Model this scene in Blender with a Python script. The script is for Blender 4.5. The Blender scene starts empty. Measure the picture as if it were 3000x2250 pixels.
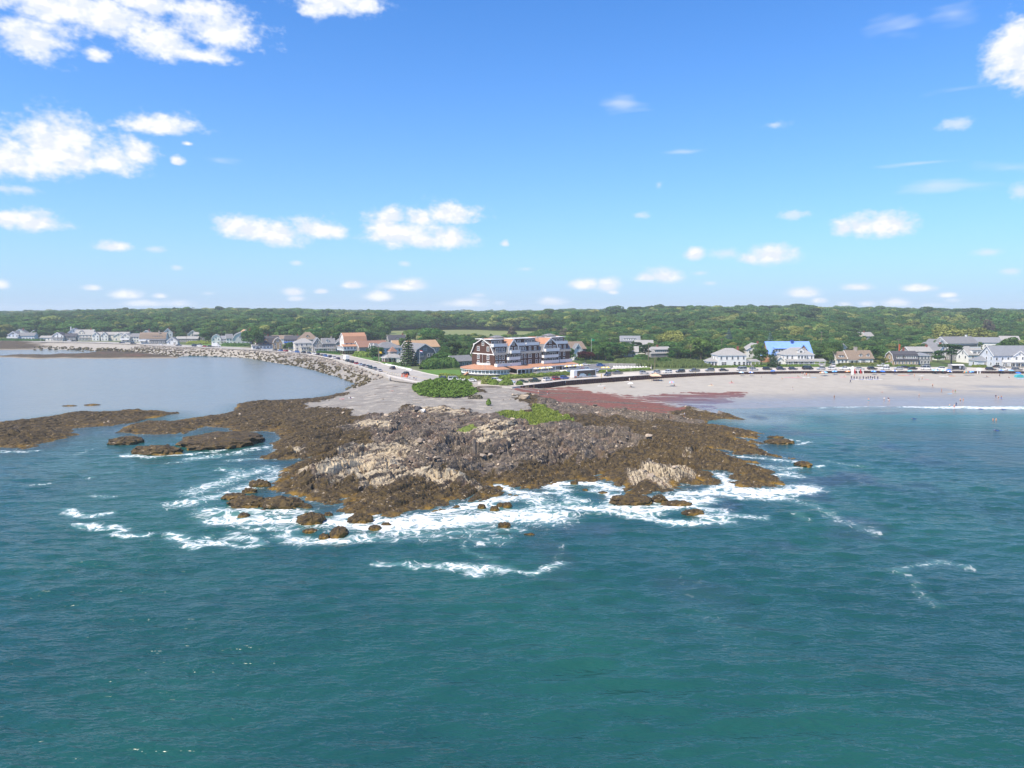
import bpy, bmesh, math, random
import numpy as np
from mathutils import Vector, Matrix
from mathutils.geometry import delaunay_2d_cdt

S = bpy.context.scene
COL = S.collection
R = math.radians
random.seed(7)
RNG = np.random.default_rng(7)

# ------------------------------------------------------------------ camera
CAM_H, F, PITCH = 36.0, 2083.0, math.atan(218.0/2083.0)
cam = bpy.data.cameras.new('camera'); cam.sensor_width = 36.0; cam.lens = 25.0
cam.clip_start = 0.5; cam.clip_end = 30000.0
cam_ob = bpy.data.objects.new('camera', cam); COL.objects.link(cam_ob)
cam_ob.location = (0, 0, CAM_H); cam_ob.rotation_euler = (math.pi/2 - PITCH, 0, 0)
S.camera = cam_ob
CP, SP = math.cos(PITCH), math.sin(PITCH)

def W(u, v, z=0.0):
    """point of the place at height z that the photograph shows at u, v"""
    x = (u-1500.0)/F; yy = -(v-1125.0)/F
    dy = CP+yy*SP; dz = -SP+yy*CP
    t = (z-CAM_H)/dz
    return Vector((x*t, dy*t, z))

def WD(u, d, z=0.0):
    """point at ground distance d in the direction of column u"""
    return Vector(((u-1500.0)/F*d, d, z))

# ------------------------------------------------------------------ view, sun
vs = S.view_settings
vs.view_transform = 'Standard'; vs.look = 'None'; vs.gamma = 1.0; vs.use_curve_mapping = False
vs.exposure = 0.56
S.cycles.use_denoising = True
S.cycles.max_bounces = 8; S.cycles.diffuse_bounces = 3; S.cycles.glossy_bounces = 3
S.cycles.transparent_max_bounces = 8; S.cycles.volume_bounces = 1
S.cycles.sample_clamp_direct = 1.6; S.cycles.caustics_reflective = False; S.cycles.caustics_refractive = False
SUN_H = Vector((-0.74, -0.6726)); SUN_EL = R(54)
sund = bpy.data.lights.new('sun', 'SUN'); sund.energy = 5.0; sund.angle = R(0.5); sund.color = (1.0, 0.87, 0.69)
sun = bpy.data.objects.new('sun', sund); COL.objects.link(sun)
sv = Vector((SUN_H.x*math.cos(SUN_EL), SUN_H.y*math.cos(SUN_EL), math.sin(SUN_EL)))
sun.rotation_euler = sv.to_track_quat('Z', 'Y').to_euler(); sun.location = (0, 0, 300)

# ------------------------------------------------------------------ node helper
class NT:
    def __init__(s, tree):
        s.t = tree; s.N = tree.nodes; s.L = tree.links
        s.N.clear()
    def n(s, typ, ins=None, **kw):
        nd = s.N.new(typ)
        for k, v in kw.items(): setattr(nd, k, v)
        for k, v in (ins or {}).items():
            sk = nd.inputs[k]
            if hasattr(v, 'is_output') or isinstance(v, bpy.types.NodeSocket): s.L.new(v, sk)
            else: sk.default_value = v
        return nd
    def math(s, op, a, b=None, c=None, clamp=False):
        ins = {0: a}
        if b is not None: ins[1] = b
        if c is not None: ins[2] = c
        return s.n('ShaderNodeMath', ins, operation=op, use_clamp=clamp).outputs[0]
    def vec(s, op, a, b=None, c=None, out=0):
        ins = {0: a}
        if b is not None: ins[1] = b
        if c is not None: ins[2] = c
        return s.n('ShaderNodeVectorMath', ins, operation=op).outputs[out]
    def mix(s, f, a, b, blend='MIX'):
        nd = s.n('ShaderNodeMix', data_type='RGBA', blend_type=blend)
        for i, v in ((0, f), (6, a), (7, b)):
            if isinstance(v, bpy.types.NodeSocket): s.L.new(v, nd.inputs[i])
            else: nd.inputs[i].default_value = v
        return nd.outputs[2]
    def ramp(s, f, lo, hi):
        return s.n('ShaderNodeMapRange', {0: f, 1: lo, 2: hi}, interpolation_type='SMOOTHSTEP').outputs[0]
    def noise(s, vec, scale, detail=4.0, rough=0.55, dist=0.0, lac=2.0):
        ins = {'Scale': scale, 'Detail': detail, 'Roughness': rough, 'Distortion': dist, 'Lacunarity': lac}
        if vec is not None: ins['Vector'] = vec
        return s.n('ShaderNodeTexNoise', ins).outputs[0]

def c4(c): return (c[0], c[1], c[2], 1.0)
def srgb(r, g, b):
    f = lambda x: (x/255/12.92 if x/255 <= 0.04045 else ((x/255+0.055)/1.055)**2.4)
    return (f(r), f(g), f(b))

# ------------------------------------------------------------------ world: sky and clouds
world = bpy.data.worlds.new('World'); S.world = world; world.use_nodes = True
def build_world():
    t = NT(world.node_tree)
    sky = t.n('ShaderNodeTexSky', sky_type='NISHITA', sun_disc=False, sun_elevation=SUN_EL,
              sun_rotation=math.atan2(SUN_H.x, SUN_H.y), altitude=0.0, air_density=1.0, dust_density=0.35, ozone_density=2.2)
    skyc = t.n('ShaderNodeHueSaturation', {'Saturation': 1.22, 'Value': 1.0, 'Color': sky.outputs[0]}).outputs[0]
    skyc = t.mix(1.0, skyc, (0.44, 0.88, 1.26, 1), 'MULTIPLY')
    g = t.n('ShaderNodeTexCoord').outputs['Generated']
    d = t.vec('NORMALIZE', g)
    sx = t.n('ShaderNodeSeparateXYZ', {0: d})
    low = t.math('POWER', 2.0, t.math('MULTIPLY', t.math('ABSOLUTE', sx.outputs[2]), -8.5))
    skyc = t.mix(t.math('MULTIPLY', low, 0.88), skyc, (2.9, 3.75, 5.3, 1))
    bg = t.n('ShaderNodeBackground', {0: skyc, 1: 0.12})
    az = t.math('ARCTAN2', sx.outputs[0], sx.outputs[1])
    el = t.math('ARCSINE', sx.outputs[2])
    ae = t.n('ShaderNodeCombineXYZ', {0: az, 1: el, 2: 0.0}).outputs[0]
    # edge turbulence: finer towards the horizon, where clouds are farther off
    sc = t.vec('MULTIPLY', ae, (1.0, 1.55, 1.0))
    wob = t.n('ShaderNodeTexNoise', {'Vector': sc, 'Scale': 26.0, 'Detail': 3.0, 'Roughness': 0.60}, noise_dimensions='2D')
    wobf = t.n('ShaderNodeTexNoise', {'Vector': sc, 'Scale': 95.0, 'Detail': 2.0, 'Roughness': 0.6}, noise_dimensions='2D')
    # clouds: u, v, half width, half height (upper), underside factor
    def to_ae(u, v):
        x = (u-1500)/F; yy = -(v-1125)/F
        dx, dy, dz = x, CP+yy*SP, -SP+yy*CP
        l = math.sqrt(dx*dx+dy*dy+dz*dz)
        return math.atan2(dx, dy), math.asin(dz/l)
    big = [(170,20,200,75),(330,60,190,90),(420,10,140,60),(470,130,130,60),(630,95,150,70),(590,30,70,50),(560,160,140,30),(90,130,130,70),(280,165,40,25),
           (980,5,130,70),(930,30,70,35),(1060,20,60,30),
           (120,440,150,100),(30,480,130,70),(200,400,90,70),(230,470,80,70),(330,470,90,60),(400,450,60,50),(470,370,110,42),(420,370,60,30),(520,475,20,15),(550,420,20,10),
           (2960,170,90,100),(2990,240,60,50),(3050,160,120,110),(2990,90,60,40),
           (110,655,90,36),(20,645,50,35),(820,690,90,45),(740,680,90,40),(680,665,60,36),(930,675,90,36),(990,680,35,30),
           (1170,690,110,52),(1130,665,60,50),(1320,700,75,42),(1250,710,90,30),(1310,632,90,40),(1230,640,50,36),(1140,640,50,30),
           (2520,665,70,42),(2600,665,85,40),(2480,670,40,36),(2260,750,75,36),(2200,760,40,20),(2035,750,32,24),(1945,812,55,28),(1900,815,40,16),
           (1780,840,36,26),(1715,835,44,20),(1620,886,44,16),(1365,893,70,20),(1180,840,70,18),(1110,870,44,20),(1035,837,38,14),(975,908,26,10),
           (1205,837,50,22),(330,725,50,20),(370,865,50,18),(420,893,70,14),(520,893,55,16),(470,868,24,10),(270,845,30,11),(860,858,36,15),(870,876,30,11),(940,855,22,10),
           (2345,860,52,19),(2400,882,24,10),(2510,843,48,14),(2690,845,56,15),(2630,893,44,20),(2720,903,36,14),(2540,892,28,11),(2475,893,26,10),(2775,866,30,10),(1795,857,20,10),(1480,715,14,12),(0,835,30,20)]
    faint = [(1930,540,16,14),(1880,632,30,12),(2270,366,46,14),(2800,365,60,22),(2990,560,40,28),(2330,628,60,14),(2120,745,60,18),(2890,740,70,16),(2960,795,40,12),
             (60,555,90,18),(450,730,40,12),(520,784,22,10),(2050,800,32,9),(1540,788,30,9),(1185,772,22,10),(2510,838,50,14),(2080,830,26,8),(1460,888,26,9),(2790,880,30,8),(2740,895,40,10),(1400,865,30,8),(870,770,26,9),(610,860,26,8)]
    streak = [(2830,258,110,14),(2960,490,140,24),(2700,478,120,7),(2740,545,160,22),(2640,80,90,34),(2790,40,100,34),(2010,445,80,8),(640,470,60,14),(1820,300,60,30)]
    w1 = t.math('MULTIPLY_ADD', wob.outputs[0], 1.0, -0.5); w2 = t.math('MULTIPLY_ADD', wobf.outputs[0], 1.0, -0.5)
    wsum = t.math('ADD', t.math('MULTIPLY', w1, 1.35), t.math('MULTIPLY', w2, 0.48))
    wsum = t.math('MULTIPLY', wsum, t.math('MULTIPLY_ADD', t.ramp(el, 0.02, 0.14), 0.5, 0.5))
    wst = t.n('ShaderNodeTexNoise', {'Vector': t.vec('MULTIPLY', ae, (1.0, 4.0, 1.0)), 'Scale': 12.0, 'Detail': 2.0, 'Roughness': 0.6}, noise_dimensions='2D').outputs[0]
    wstm = t.math('MULTIPLY_ADD', wst, 2.0, -1.0)
    wobu = t.n('ShaderNodeTexNoise', {'Vector': t.vec('ADD', sc, (-0.006, 0.013, 0.0)), 'Scale': 26.0, 'Detail': 3.0, 'Roughness': 0.60}, noise_dimensions='2D')
    lump = t.ramp(t.math('SUBTRACT', wob.outputs[0], wobu.outputs[0]), -0.13, 0.10)  # relief lighting put into the cloud colour: upper edges whiter, undersides greyer
    azv = t.n('ShaderNodeCombineXYZ', {0: az, 1: az, 2: az}).outputs[0]; elv3 = t.n('ShaderNodeCombineXYZ', {0: el, 1: el, 2: el}).outputs[0]
    def field(lst, under, grow):
        """distance to the nearest cloud centre in units of its size, three clouds per vector"""
        cur = None
        lst = lst+[lst[-1]]*(-len(lst) % 3)
        for i in range(0, len(lst), 3):
            IA, OA, IB, OB = [], [], [], []
            for (u, v, a, b) in lst[i:i+3]:
                ca, ce = to_ae(u, v); ca2, _ = to_ae(u+a, v); _, ce2 = to_ae(u, v-b)
                ia, ib = 1.0/max(1e-4, abs(ca2-ca)*grow), 1.0/max(1e-4, abs(ce2-ce)*grow)
                IA.append(ia); OA.append(-ca*ia); IB.append(ib); OB.append(-ce*ib)
            dx = t.vec('MULTIPLY_ADD', azv, IA, OA); dy = t.vec('MULTIPLY_ADD', elv3, IB, OB)
            if under != 1.0: dy = t.vec('MAXIMUM', dy, t.vec('MULTIPLY', dy, (-under, -under, -under)))
            r2 = t.vec('MULTIPLY_ADD', dy, dy, t.vec('MULTIPLY', dx, dx))
            cur = r2 if cur is None else t.vec('MINIMUM', cur, r2)
        sp3 = t.n('ShaderNodeSeparateXYZ', {0: cur})
        return t.math('SQRT', t.math('MINIMUM', sp3.outputs[0], t.math('MINIMUM', sp3.outputs[1], sp3.outputs[2])))
    def shade(mask, thick):
        body = t.math('MULTIPLY', lump, thick)
        ccol = t.mix(thick, (0.74, 0.82, 0.96, 1), (0.80, 0.84, 0.92, 1))
        ccol = t.mix(body, ccol, (1.0, 1.0, 1.0, 1))
        cb = t.n('ShaderNodeBackground', {0: ccol, 1: 0.74})
        return t.n('ShaderNodeMixShader', {0: mask, 1: bg.outputs[0], 2: cb.outputs[0]}).outputs[0]
    def split(sock, below, above, at):
        return t.n('ShaderNodeMixShader', {0: t.math('GREATER_THAN', sock, at), 1: below, 2: above}).outputs[0]
    db = t.math('ADD', t.math('SUBTRACT', 1.0, field(big, 1.5, 1.30)), wsum)
    df = t.math('ADD', t.math('SUBTRACT', 0.95, field(faint, 1.0, 1.2)), t.math('MULTIPLY', wsum, 1.2))
    ds = t.math('ADD', t.math('SUBTRACT', 0.9, field(streak, 1.0, 1.3)), wstm)
    mask = t.math('MAXIMUM', t.ramp(db, -0.05, 0.72), t.math('MAXIMUM', t.math('MULTIPLY', t.ramp(df, 0.0, 1.0), 0.75), t.math('MULTIPLY', t.ramp(ds, 0.0, 1.3), 0.55)))
    front = shade(mask, t.ramp(db, 0.15, 1.1))
    # fair weather clouds all round the rest of the sky
    rnd = t.n('ShaderNodeTexNoise', {'Vector': t.vec('MULTIPLY', ae, (1.0, 2.2, 1.0)), 'Scale': 5.0, 'Detail': 3.0, 'Roughness': 0.58}, noise_dimensions='2D').outputs[0]
    mo = t.math('MULTIPLY', t.ramp(rnd, 0.57, 0.70), t.math('MULTIPLY', t.ramp(el, 0.0, 0.05), t.math('MAXIMUM', t.ramp(t.math('ABSOLUTE', az), 0.75, 0.95), t.ramp(el, 0.5, 0.62))))
    rest = shade(mo, t.ramp(rnd, 0.60, 0.75))
    infr = t.math('MULTIPLY', t.math('LESS_THAN', t.math('ABSOLUTE', az), 0.75), t.math('LESS_THAN', el, 0.50))
    allsky = t.n('ShaderNodeMixShader', {0: infr, 1: rest, 2: front}).outputs[0]
    allsky = split(sx.outputs[2], bg.outputs[0], allsky, 0.004)
    out = t.n('ShaderNodeOutputWorld'); t.L.new(allsky, out.inputs[0])
    world.cycles.sampling_method = 'MANUAL'; world.cycles.sample_map_resolution = 512
build_world()

# ------------------------------------------------------------------ materials
MATS = {}
def pmat(name, col, rough=0.8, spec=0.3, metal=0.0, var=0.0, vscale=1.0, col2=None, bump=0.0, bscale=8.0, objrand=0.0, coat=0.0):
    """procedural surface: base colour with noise between two tones, optional bump and per-object tone"""
    if name in MATS: return MATS[name]
    m = bpy.data.materials.new(name); m.use_nodes = True; t = NT(m.node_tree)
    p = t.n('ShaderNodeBsdfPrincipled', {'Roughness': rough, 'Metallic': metal, 'Specular IOR Level': spec, 'Coat Weight': coat})
    o = t.n('ShaderNodeOutputMaterial'); t.L.new(p.outputs[0], o.inputs[0])
    tc = t.n('ShaderNodeTexCoord').outputs['Object']
    if var > 0 or col2 is not None:
        nz = t.noise(tc, vscale, 5.0, 0.6)
        c2 = col2 if col2 is not None else tuple(x*(1-var) for x in col)
        c1 = col if col2 is not None else tuple(x*(1+var*0.5) for x in col)
        cc = t.mix(t.ramp(nz, 0.35, 0.65), c4(c1), c4(c2))
    else:
        cc = t.mix(0.0, c4(col), c4(col))
    if objrand > 0:
        oi = t.n('ShaderNodeObjectInfo').outputs['Random']
        vv = t.math('MULTIPLY_ADD', oi, 2*objrand, 1.0-objrand)
        cc = t.n('ShaderNodeHueSaturation', {'Value': vv, 'Color': cc}).outputs[0]
    t.L.new(cc, p.inputs['Base Color'])
    if bump > 0:
        nz2 = t.noise(tc, bscale, 4.0, 0.6)
        b = t.n('ShaderNodeBump', {'Strength': bump, 'Distance': 0.1, 'Height': nz2})
        t.L.new(b.outputs[0], p.inputs['Normal'])
    MATS[name] = m
    return m

# ------------------------------------------------------------------ objects
LABELS = {}
def tag(o, label, cat=None, group=None, kind=None):
    if label: o['label'] = label
    if cat: o['category'] = cat
    if group: o['group'] = group
    if kind: o['kind'] = kind
    return o
def empty(name, loc=(0, 0, 0), rz=0.0):
    o = bpy.data.objects.new(name, None); COL.objects.link(o)
    o.location = loc; o.rotation_euler = (0, 0, rz); o.empty_display_size = 0.5
    return o
def link(name, mesh, parent=None, loc=None, rot=None, scale=None):
    o = bpy.data.objects.new(name, mesh); COL.objects.link(o)
    if parent is not None: o.parent = parent
    if loc is not None: o.location = loc
    if rot is not None: o.rotation_euler = rot
    if scale is not None: o.scale = scale
    return o
def npmesh(name, V, Fc, mats=(), mi=None, smooth=False):
    """mesh from arrays: V (n,3), Fc (m,k) all the same k"""
    V = np.asarray(V, np.float32); Fc = np.asarray(Fc, np.int32)
    me = bpy.data.meshes.new(name)
    k = Fc.shape[1]
    me.vertices.add(len(V)); me.vertices.foreach_set('co', V.ravel())
    me.loops.add(Fc.size); me.loops.foreach_set('vertex_index', Fc.ravel())
    me.polygons.add(len(Fc)); me.polygons.foreach_set('loop_start', np.arange(0, Fc.size, k, dtype=np.int32))
    if mi is not None: me.polygons.foreach_set('material_index', np.asarray(mi, np.int32))
    me.polygons.foreach_set('use_smooth', np.full(len(Fc), smooth))
    for m in mats: me.materials.append(m)
    me.update(calc_edges=True); me.validate()
    return me
def fcolor(me, name, arr):
    a = me.attributes.new(name, 'FLOAT_COLOR', 'POINT')
    a.data.foreach_set('color', np.asarray(arr, np.float32).ravel())

class MB:
    """collects boxes, prisms, tubes and quads; build() links them as one mesh"""
    def __init__(s): s.v = []; s.f = []; s.m = []
    def quad(s, pts, m=0):
        b = len(s.v); s.v += [tuple(p) for p in pts]; s.f.append(tuple(range(b, b+len(pts)))); s.m.append(m)
    def box(s, x0, x1, y0, y1, z0, z1, m=0):
        b = len(s.v)
        s.v += [(x0,y0,z0),(x1,y0,z0),(x1,y1,z0),(x0,y1,z0),(x0,y0,z1),(x1,y0,z1),(x1,y1,z1),(x0,y1,z1)]
        for q in ((0,3,2,1),(4,5,6,7),(0,1,5,4),(1,2,6,5),(2,3,7,6),(3,0,4,7)):
            s.f.append(tuple(b+i for i in q)); s.m.append(m)
    def slab(s, pts, th, m=0):
        """polygon pts thickened downward along its normal"""
        P = [Vector(p) for p in pts]; n = (P[1]-P[0]).cross(P[2]-P[0]).normalized()
        b = len(s.v); k = len(P)
        s.v += [tuple(p) for p in P]+[tuple(p-n*th) for p in P]
        s.f.append(tuple(range(b, b+k))); s.m.append(m)
        s.f.append(tuple(b+k+i for i in reversed(range(k)))); s.m.append(m)
        for i in range(k):
            j = (i+1) % k
            s.f.append((b+i, b+k+i, b+k+j, b+j)); s.m.append(m)
    def prism(s, prof, axis, a0, a1, m=0):
        """closed 2-D profile extruded; axis 'x': profile (y,z); 'y': profile (x,z)"""
        b = len(s.v); k = len(prof)
        for a in (a0, a1):
            for (p, q) in prof: s.v.append((a, p, q) if axis == 'x' else (p, a, q))
        s.f.append(tuple(b+i for i in range(k))); s.f.append(tuple(b+k+i for i in reversed(range(k)))); s.m += [m, m]
        for i in range(k):
            j = (i+1) % k
            s.f.append((b+j, b+i, b+k+i, b+k+j)); s.m.append(m)
    def tube(s, p0, p1, r0, r1, n=6, m=0, cap=True):
        p0, p1 = Vector(p0), Vector(p1); d = (p1-p0).normalized()
        a = d.orthogonal().normalized(); c = d.cross(a); b = len(s.v)
        for (p, r) in ((p0, r0), (p1, r1)):
            for i in range(n):
                w = 2*math.pi*i/n; s.v.append(tuple(p+a*math.cos(w)*r+c*math.sin(w)*r))
        for i in range(n):
            j = (i+1) % n; s.f.append((b+i, b+j, b+n+j, b+n+i)); s.m.append(m)
        if cap:
            s.f.append(tuple(b+n+i for i in range(n))); s.f.append(tuple(b+i for i in reversed(range(n)))); s.m += [m, m]
    def mesh(s, name, mats, smooth=False):
        me = bpy.data.meshes.new(name); me.from_pydata(s.v, [], s.f)
        for m in (mats if isinstance(mats, (list, tuple)) else [mats]): me.materials.append(m)
        me.polygons.foreach_set('material_index', s.m)
        bm = bmesh.new(); bm.from_mesh(me); bmesh.ops.recalc_face_normals(bm, faces=bm.faces); bm.to_mesh(me); bm.free()
        if smooth: me.polygons.foreach_set('use_smooth', [True]*len(me.polygons))
        return me
    def build(s, name, mats, parent=None, smooth=False, **kw):
        return link(name, s.mesh(name, mats, smooth), parent, **kw)

# ------------------------------------------------------------------ numpy noise
_P = RNG.permutation(4096)
def _hash(ix, iy, seed):
    return _P[(_P[(ix+seed*131) & 4095]+iy) & 4095]
_ANG = RNG.random(4096)*2*np.pi
_GX, _GY = np.cos(_ANG), np.sin(_ANG)
def gnoise(x, y, seed=0):
    ix = np.floor(x).astype(np.int64); iy = np.floor(y).astype(np.int64)
    fx, fy = x-ix, y-iy
    sx = fx*fx*fx*(fx*(fx*6-15)+10); sy = fy*fy*fy*(fy*(fy*6-15)+10)
    def g(a, b):
        h = _hash(ix+a, iy+b, seed); return _GX[h]*(fx-a)+_GY[h]*(fy-b)
    n0 = g(0, 0)*(1-sx)+g(1, 0)*sx; n1 = g(0, 1)*(1-sx)+g(1, 1)*sx
    return (n0*(1-sy)+n1*sy)*1.45
def fbm(x, y, octv=4, seed=0, gain=0.5, lac=2.03):
    a, s, n = 1.0, 0.0, 0.0
    for i in range(octv):
        s = s+a*gnoise(x, y, seed+i*7); n += a; a *= gain; x = x*lac+13.7; y = y*lac-7.3
    return s/n
def sstep(x, a, b):
    t = np.clip((x-a)/(b-a), 0, 1); return t*t*(3-2*t)
def segdist(px, py, pts, closed=False):
    d = np.full(px.shape, 1e9)
    n = len(pts)
    for i in range(n if closed else n-1):
        ax, ay = pts[i][0], pts[i][1]; bx, by = pts[(i+1) % n][0], pts[(i+1) % n][1]
        ex, ey = bx-ax, by-ay; L2 = ex*ex+ey*ey+1e-9
        t = np.clip(((px-ax)*ex+(py-ay)*ey)/L2, 0, 1)
        d = np.minimum(d, (px-ax-t*ex)**2+(py-ay-t*ey)**2)
    return np.sqrt(d)
def inpoly(px, py, pts):
    r = np.zeros(px.shape, bool); n = len(pts)
    for i in range(n):
        ax, ay = pts[i][0], pts[i][1]; bx, by = pts[(i+1) % n][0], pts[(i+1) % n][1]
        if ay == by: continue
        c = ((ay > py) != (by > py)) & (px < (bx-ax)*(py-ay)/(by-ay)+ax)
        r ^= c
    return r
def sdf(px, py, pts):
    """positive inside"""
    d = segdist(px, py, pts, True)
    return np.where(inpoly(px, py, pts), d, -d)
def PX(s, z=0.0):
    """'u,v u,v ...' -> list of world points on height z"""
    return [W(*map(float, p.split(',')), z) for p in s.split()]
def dens(pts, step, closed=False):
    out = []; n = len(pts)
    for i in range(n if closed else n-1):
        a, b = Vector(pts[i]), Vector(pts[(i+1) % n]); k = max(1, int((b-a).length/step))
        out += [a.lerp(b, j/k) for j in range(k)]
    if not closed: out.append(Vector(pts[-1]))
    return out
# ================================================================== shape of the coast
COAST = PX('-900,1016 -300,1017 0,1016 130,1021 160,1024 230,1026 300,1028 305,1029 360,1034 430,1040 500,1046.5 566,1042 642,1044.5 719,1048 746,1052 805,1063 879,1074 934,1088 997,1106 1047,1124 1036,1133 1008,1148 956,1162.5 895,1172 846,1174 781,1175 730,1178 694,1186 687,1204 655,1214 600,1222 560,1227 500,1236 434,1233 398,1241 354,1255 344,1267 416,1274 542,1271 570,1262 600,1250 673,1255 687,1267 750,1266 803,1265 819,1284 795,1306 798,1330 772,1344 808,1347 868,1345 936,1339 903,1351 841,1368 817,1385 819,1398 789,1420 808,1436 863,1453 906,1469 939,1480 987,1480 1009,1461 993,1485 1010,1507 1079,1507 1151,1519 1187,1505 1214,1498 1275,1492 1336,1484 1320,1466 1385,1468 1425,1462 1507,1450 1454,1419 1507,1431 1584,1435 1621,1415 1670,1407 1739,1409 1751,1391 1779,1409 1827,1427 1818,1445 1812,1455 1850,1452 1900,1448 2016,1436 1997,1425 2045,1423 2118,1415 2092,1396 2099,1377 2121,1379 2140,1406 2168,1431 2206,1425 2276,1428 2285,1403 2251,1377 2194,1362 2219,1355 2168,1346 2092,1314 2121,1316 2159,1330 2254,1336 2317,1343 2251,1333 2238,1317 2219,1305 2257,1300 2137,1279 2206,1286 2228,1270 2156,1254 2080,1243 2073,1232 2127,1227 2181,1230 2111,1203 2089,1197 2206,1196 2400,1192 2600,1192 2800,1191 3000,1190 3400,1190 5200,1192')
COAST += [Vector((3500, 300, 0)), Vector((3500, 9500, 0)), Vector((-6500, 9500, 0)), Vector((-6500, 760, 0)), Vector((-1200, 720, 0))]
REEFS = [PX('-80,1234 0,1239 145,1222 217,1208 300,1206 405,1201 470,1205 528,1210 480,1220 430,1227 398,1237 325,1248 221,1255 188,1273 230,1272 188,1282 150,1295 98,1313 72,1318 0,1311 -80,1312'),
         PX('-120,1044 0,1045 60,1041 151,1042 237,1039 305,1030 420,1038 500,1046 520,1049 271,1050.6 180,1049 102,1051 40,1047'),
         PX('-120,1014 0,1015 70,1016 130,1020 100,1024 20,1025 -120,1024')]
SEAWALL_L = PX('-900,1000 -300,1000 0,1001.5 130,1003 250,1004 400,1009 450,1013 560,1018 640,1021 760,1027 850,1034 900,1039 940,1046 979,1054 1004,1061 1039,1070 1082,1086 1104,1093 1126,1099 1139,1106 1141,1113', 5.0)
RAMP = PX('1165,1117 1230,1125 1262,1142 1300,1150 1360,1146 1400,1132 1450,1132 1500,1136', 5.0)
SEAWALL_R = PX('1524,1131 1590,1123.5 1650,1116 1705,1112 1761,1108 1850,1102 1935,1097 2040,1093 2150,1090 2326,1087.3 2530,1086.5 2800,1087 3000,1087.5 3400,1089 4400,1092', 5.0)
PLATEAU = SEAWALL_L+RAMP+SEAWALL_R+[Vector((3500, 340, 5)), Vector((3500, 9500, 5)), Vector((-6500, 9500, 5)), Vector((-6500, 900, 5)), Vector((-1200, 800, 5))]
GRAVEL = PX('890,1176 956,1164 1010,1149 1038,1134 1050,1126 1110,1118 1142,1113 1240,1118 1262,1150 1400,1158 1420,1136 1460,1130 1525,1135 1600,1140 1560,1158 1512,1163 1530,1180 1560,1186 1540,1200 1500,1206 1440,1210 1410,1212 1380,1204 1300,1194 1240,1196 1200,1190 1150,1202 1060,1208 1010,1204 1030,1194 960,1190 900,1185', 3.0)
BEACHP = PX('1525,1120 1524,1140 1600,1146 1700,1152 1780,1162 1850,1172 1930,1178 2020,1186 2089,1197 2206,1199 3400,1199 3400,1070 2000,1070', 2.0)
REDW = [PX('1508,1164 1560,1150 1640,1142 1690,1140 1720,1150 1790,1158 1850,1166 1930,1176 2010,1190 1960,1208 1890,1208 1800,1202 1700,1196 1640,1190 1560,1174', 1.5),
        PX('1740,1160 1830,1164 1900,1162 1990,1154 2060,1152 2190,1150 2160,1165 2115,1185 2088,1196 2020,1190 1940,1182', 1.2)]
PALE = [PX('845,1370 900,1352 1000,1330 1080,1300 1200,1295 1240,1320 1180,1350 1250,1375 1330,1378 1410,1400 1420,1412 1350,1415 1230,1402 1150,1420 1060,1408 1010,1400 930,1415 900,1400', 2.0),
        PX('1820,1400 1850,1360 1900,1345 1960,1358 2040,1365 2050,1385 1960,1390 2000,1408 1900,1400 1840,1412', 2.0),
        PX('808,1302 860,1292 890,1300 890,1312 840,1306', 2.0), PX('1000,1240 1080,1225 1150,1232 1170,1250 1100,1258 1030,1248', 2.5),
        PX('1380,1260 1450,1235 1530,1240 1560,1260 1520,1290 1440,1300 1380,1290', 2.5), PX('1200,1196 1300,1199 1420,1212 1330,1222 1220,1214', 2.5),
        PX('2016,1318 2050,1310 2045,1325 2020,1330', 2.0)]
BARE = PX('985,1245 1060,1215 1200,1200 1400,1212 1560,1230 1700,1235 1850,1250 1900,1290 1850,1310 1700,1330 1560,1340 1500,1360 1400,1380 1250,1370 1100,1375 1000,1360 930,1370 960,1345 1040,1310 1100,1290 1050,1265', 2.5)
BARE2 = PX('1560,1182 1700,1192 1900,1204 2090,1222 2060,1238 1950,1232 1800,1222 1650,1228 1560,1205', 1.5)
GRASS = PX('1445,1216 1480,1206 1560,1208 1556,1188 1600,1192 1640,1205 1688,1231 1620,1232 1570,1242 1530,1228 1480,1226', 2.6)
GRASS2 = PX('1338,1246 1385,1240 1392,1250 1345,1256', 3.0)

def hills(x, y):
    """inland ground above the coastal flat"""
    az = x/np.maximum(y, 1.0)
    left = np.exp(-((az+0.42)/0.22)**2); right = np.exp(-((az-0.32)/0.34)**2)
    mid = np.exp(-((az+0.03)/0.09)**2)
    up = sstep(y, 780, 1350)
    h = up*(3.5+9.5*left+7.5*right-3.0*mid)
    h += sstep(y, 520, 900)*sstep(az, 0.10, 0.3)*3.0
    h += 2.2*fbm(x/260, y/260, 3, 41)*sstep(y, 800, 1200)
    return h+sstep(y, 2500, 6500)*4.0
def land(x, y): return 5.0+hills(np.asarray(x, float), np.asarray(y, float))
def landz(x, y): return float(land(np.array([x]), np.array([y]))[0])

def coast_fields(x, y):
    dC = sdf(x, y, COAST)
    for r in REEFS:
        if (x.min() < max(p.x for p in r)) : dC = np.maximum(dC, sdf(x, y, r))
    dP = sdf(x, y, PLATEAU)
    return dC, dP
def lowland(x, y, dC, dP):
    """beach, gravel and rock base: rises from the water line to the plateau edge"""
    dPo = np.maximum(-dP, 0.0)
    t = np.clip(dC/np.maximum(dC+dPo, 1e-3), 0, 1)
    top = 4.75-1.75*sstep(x, 0, 16)*sstep(y, 262, 285)*(1-0.52*sstep(x, 45, 125))
    h = top*np.power(t, 0.92)
    return np.where(dC > 0, h, np.maximum(-5.0, dC*0.16-0.02))

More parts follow.
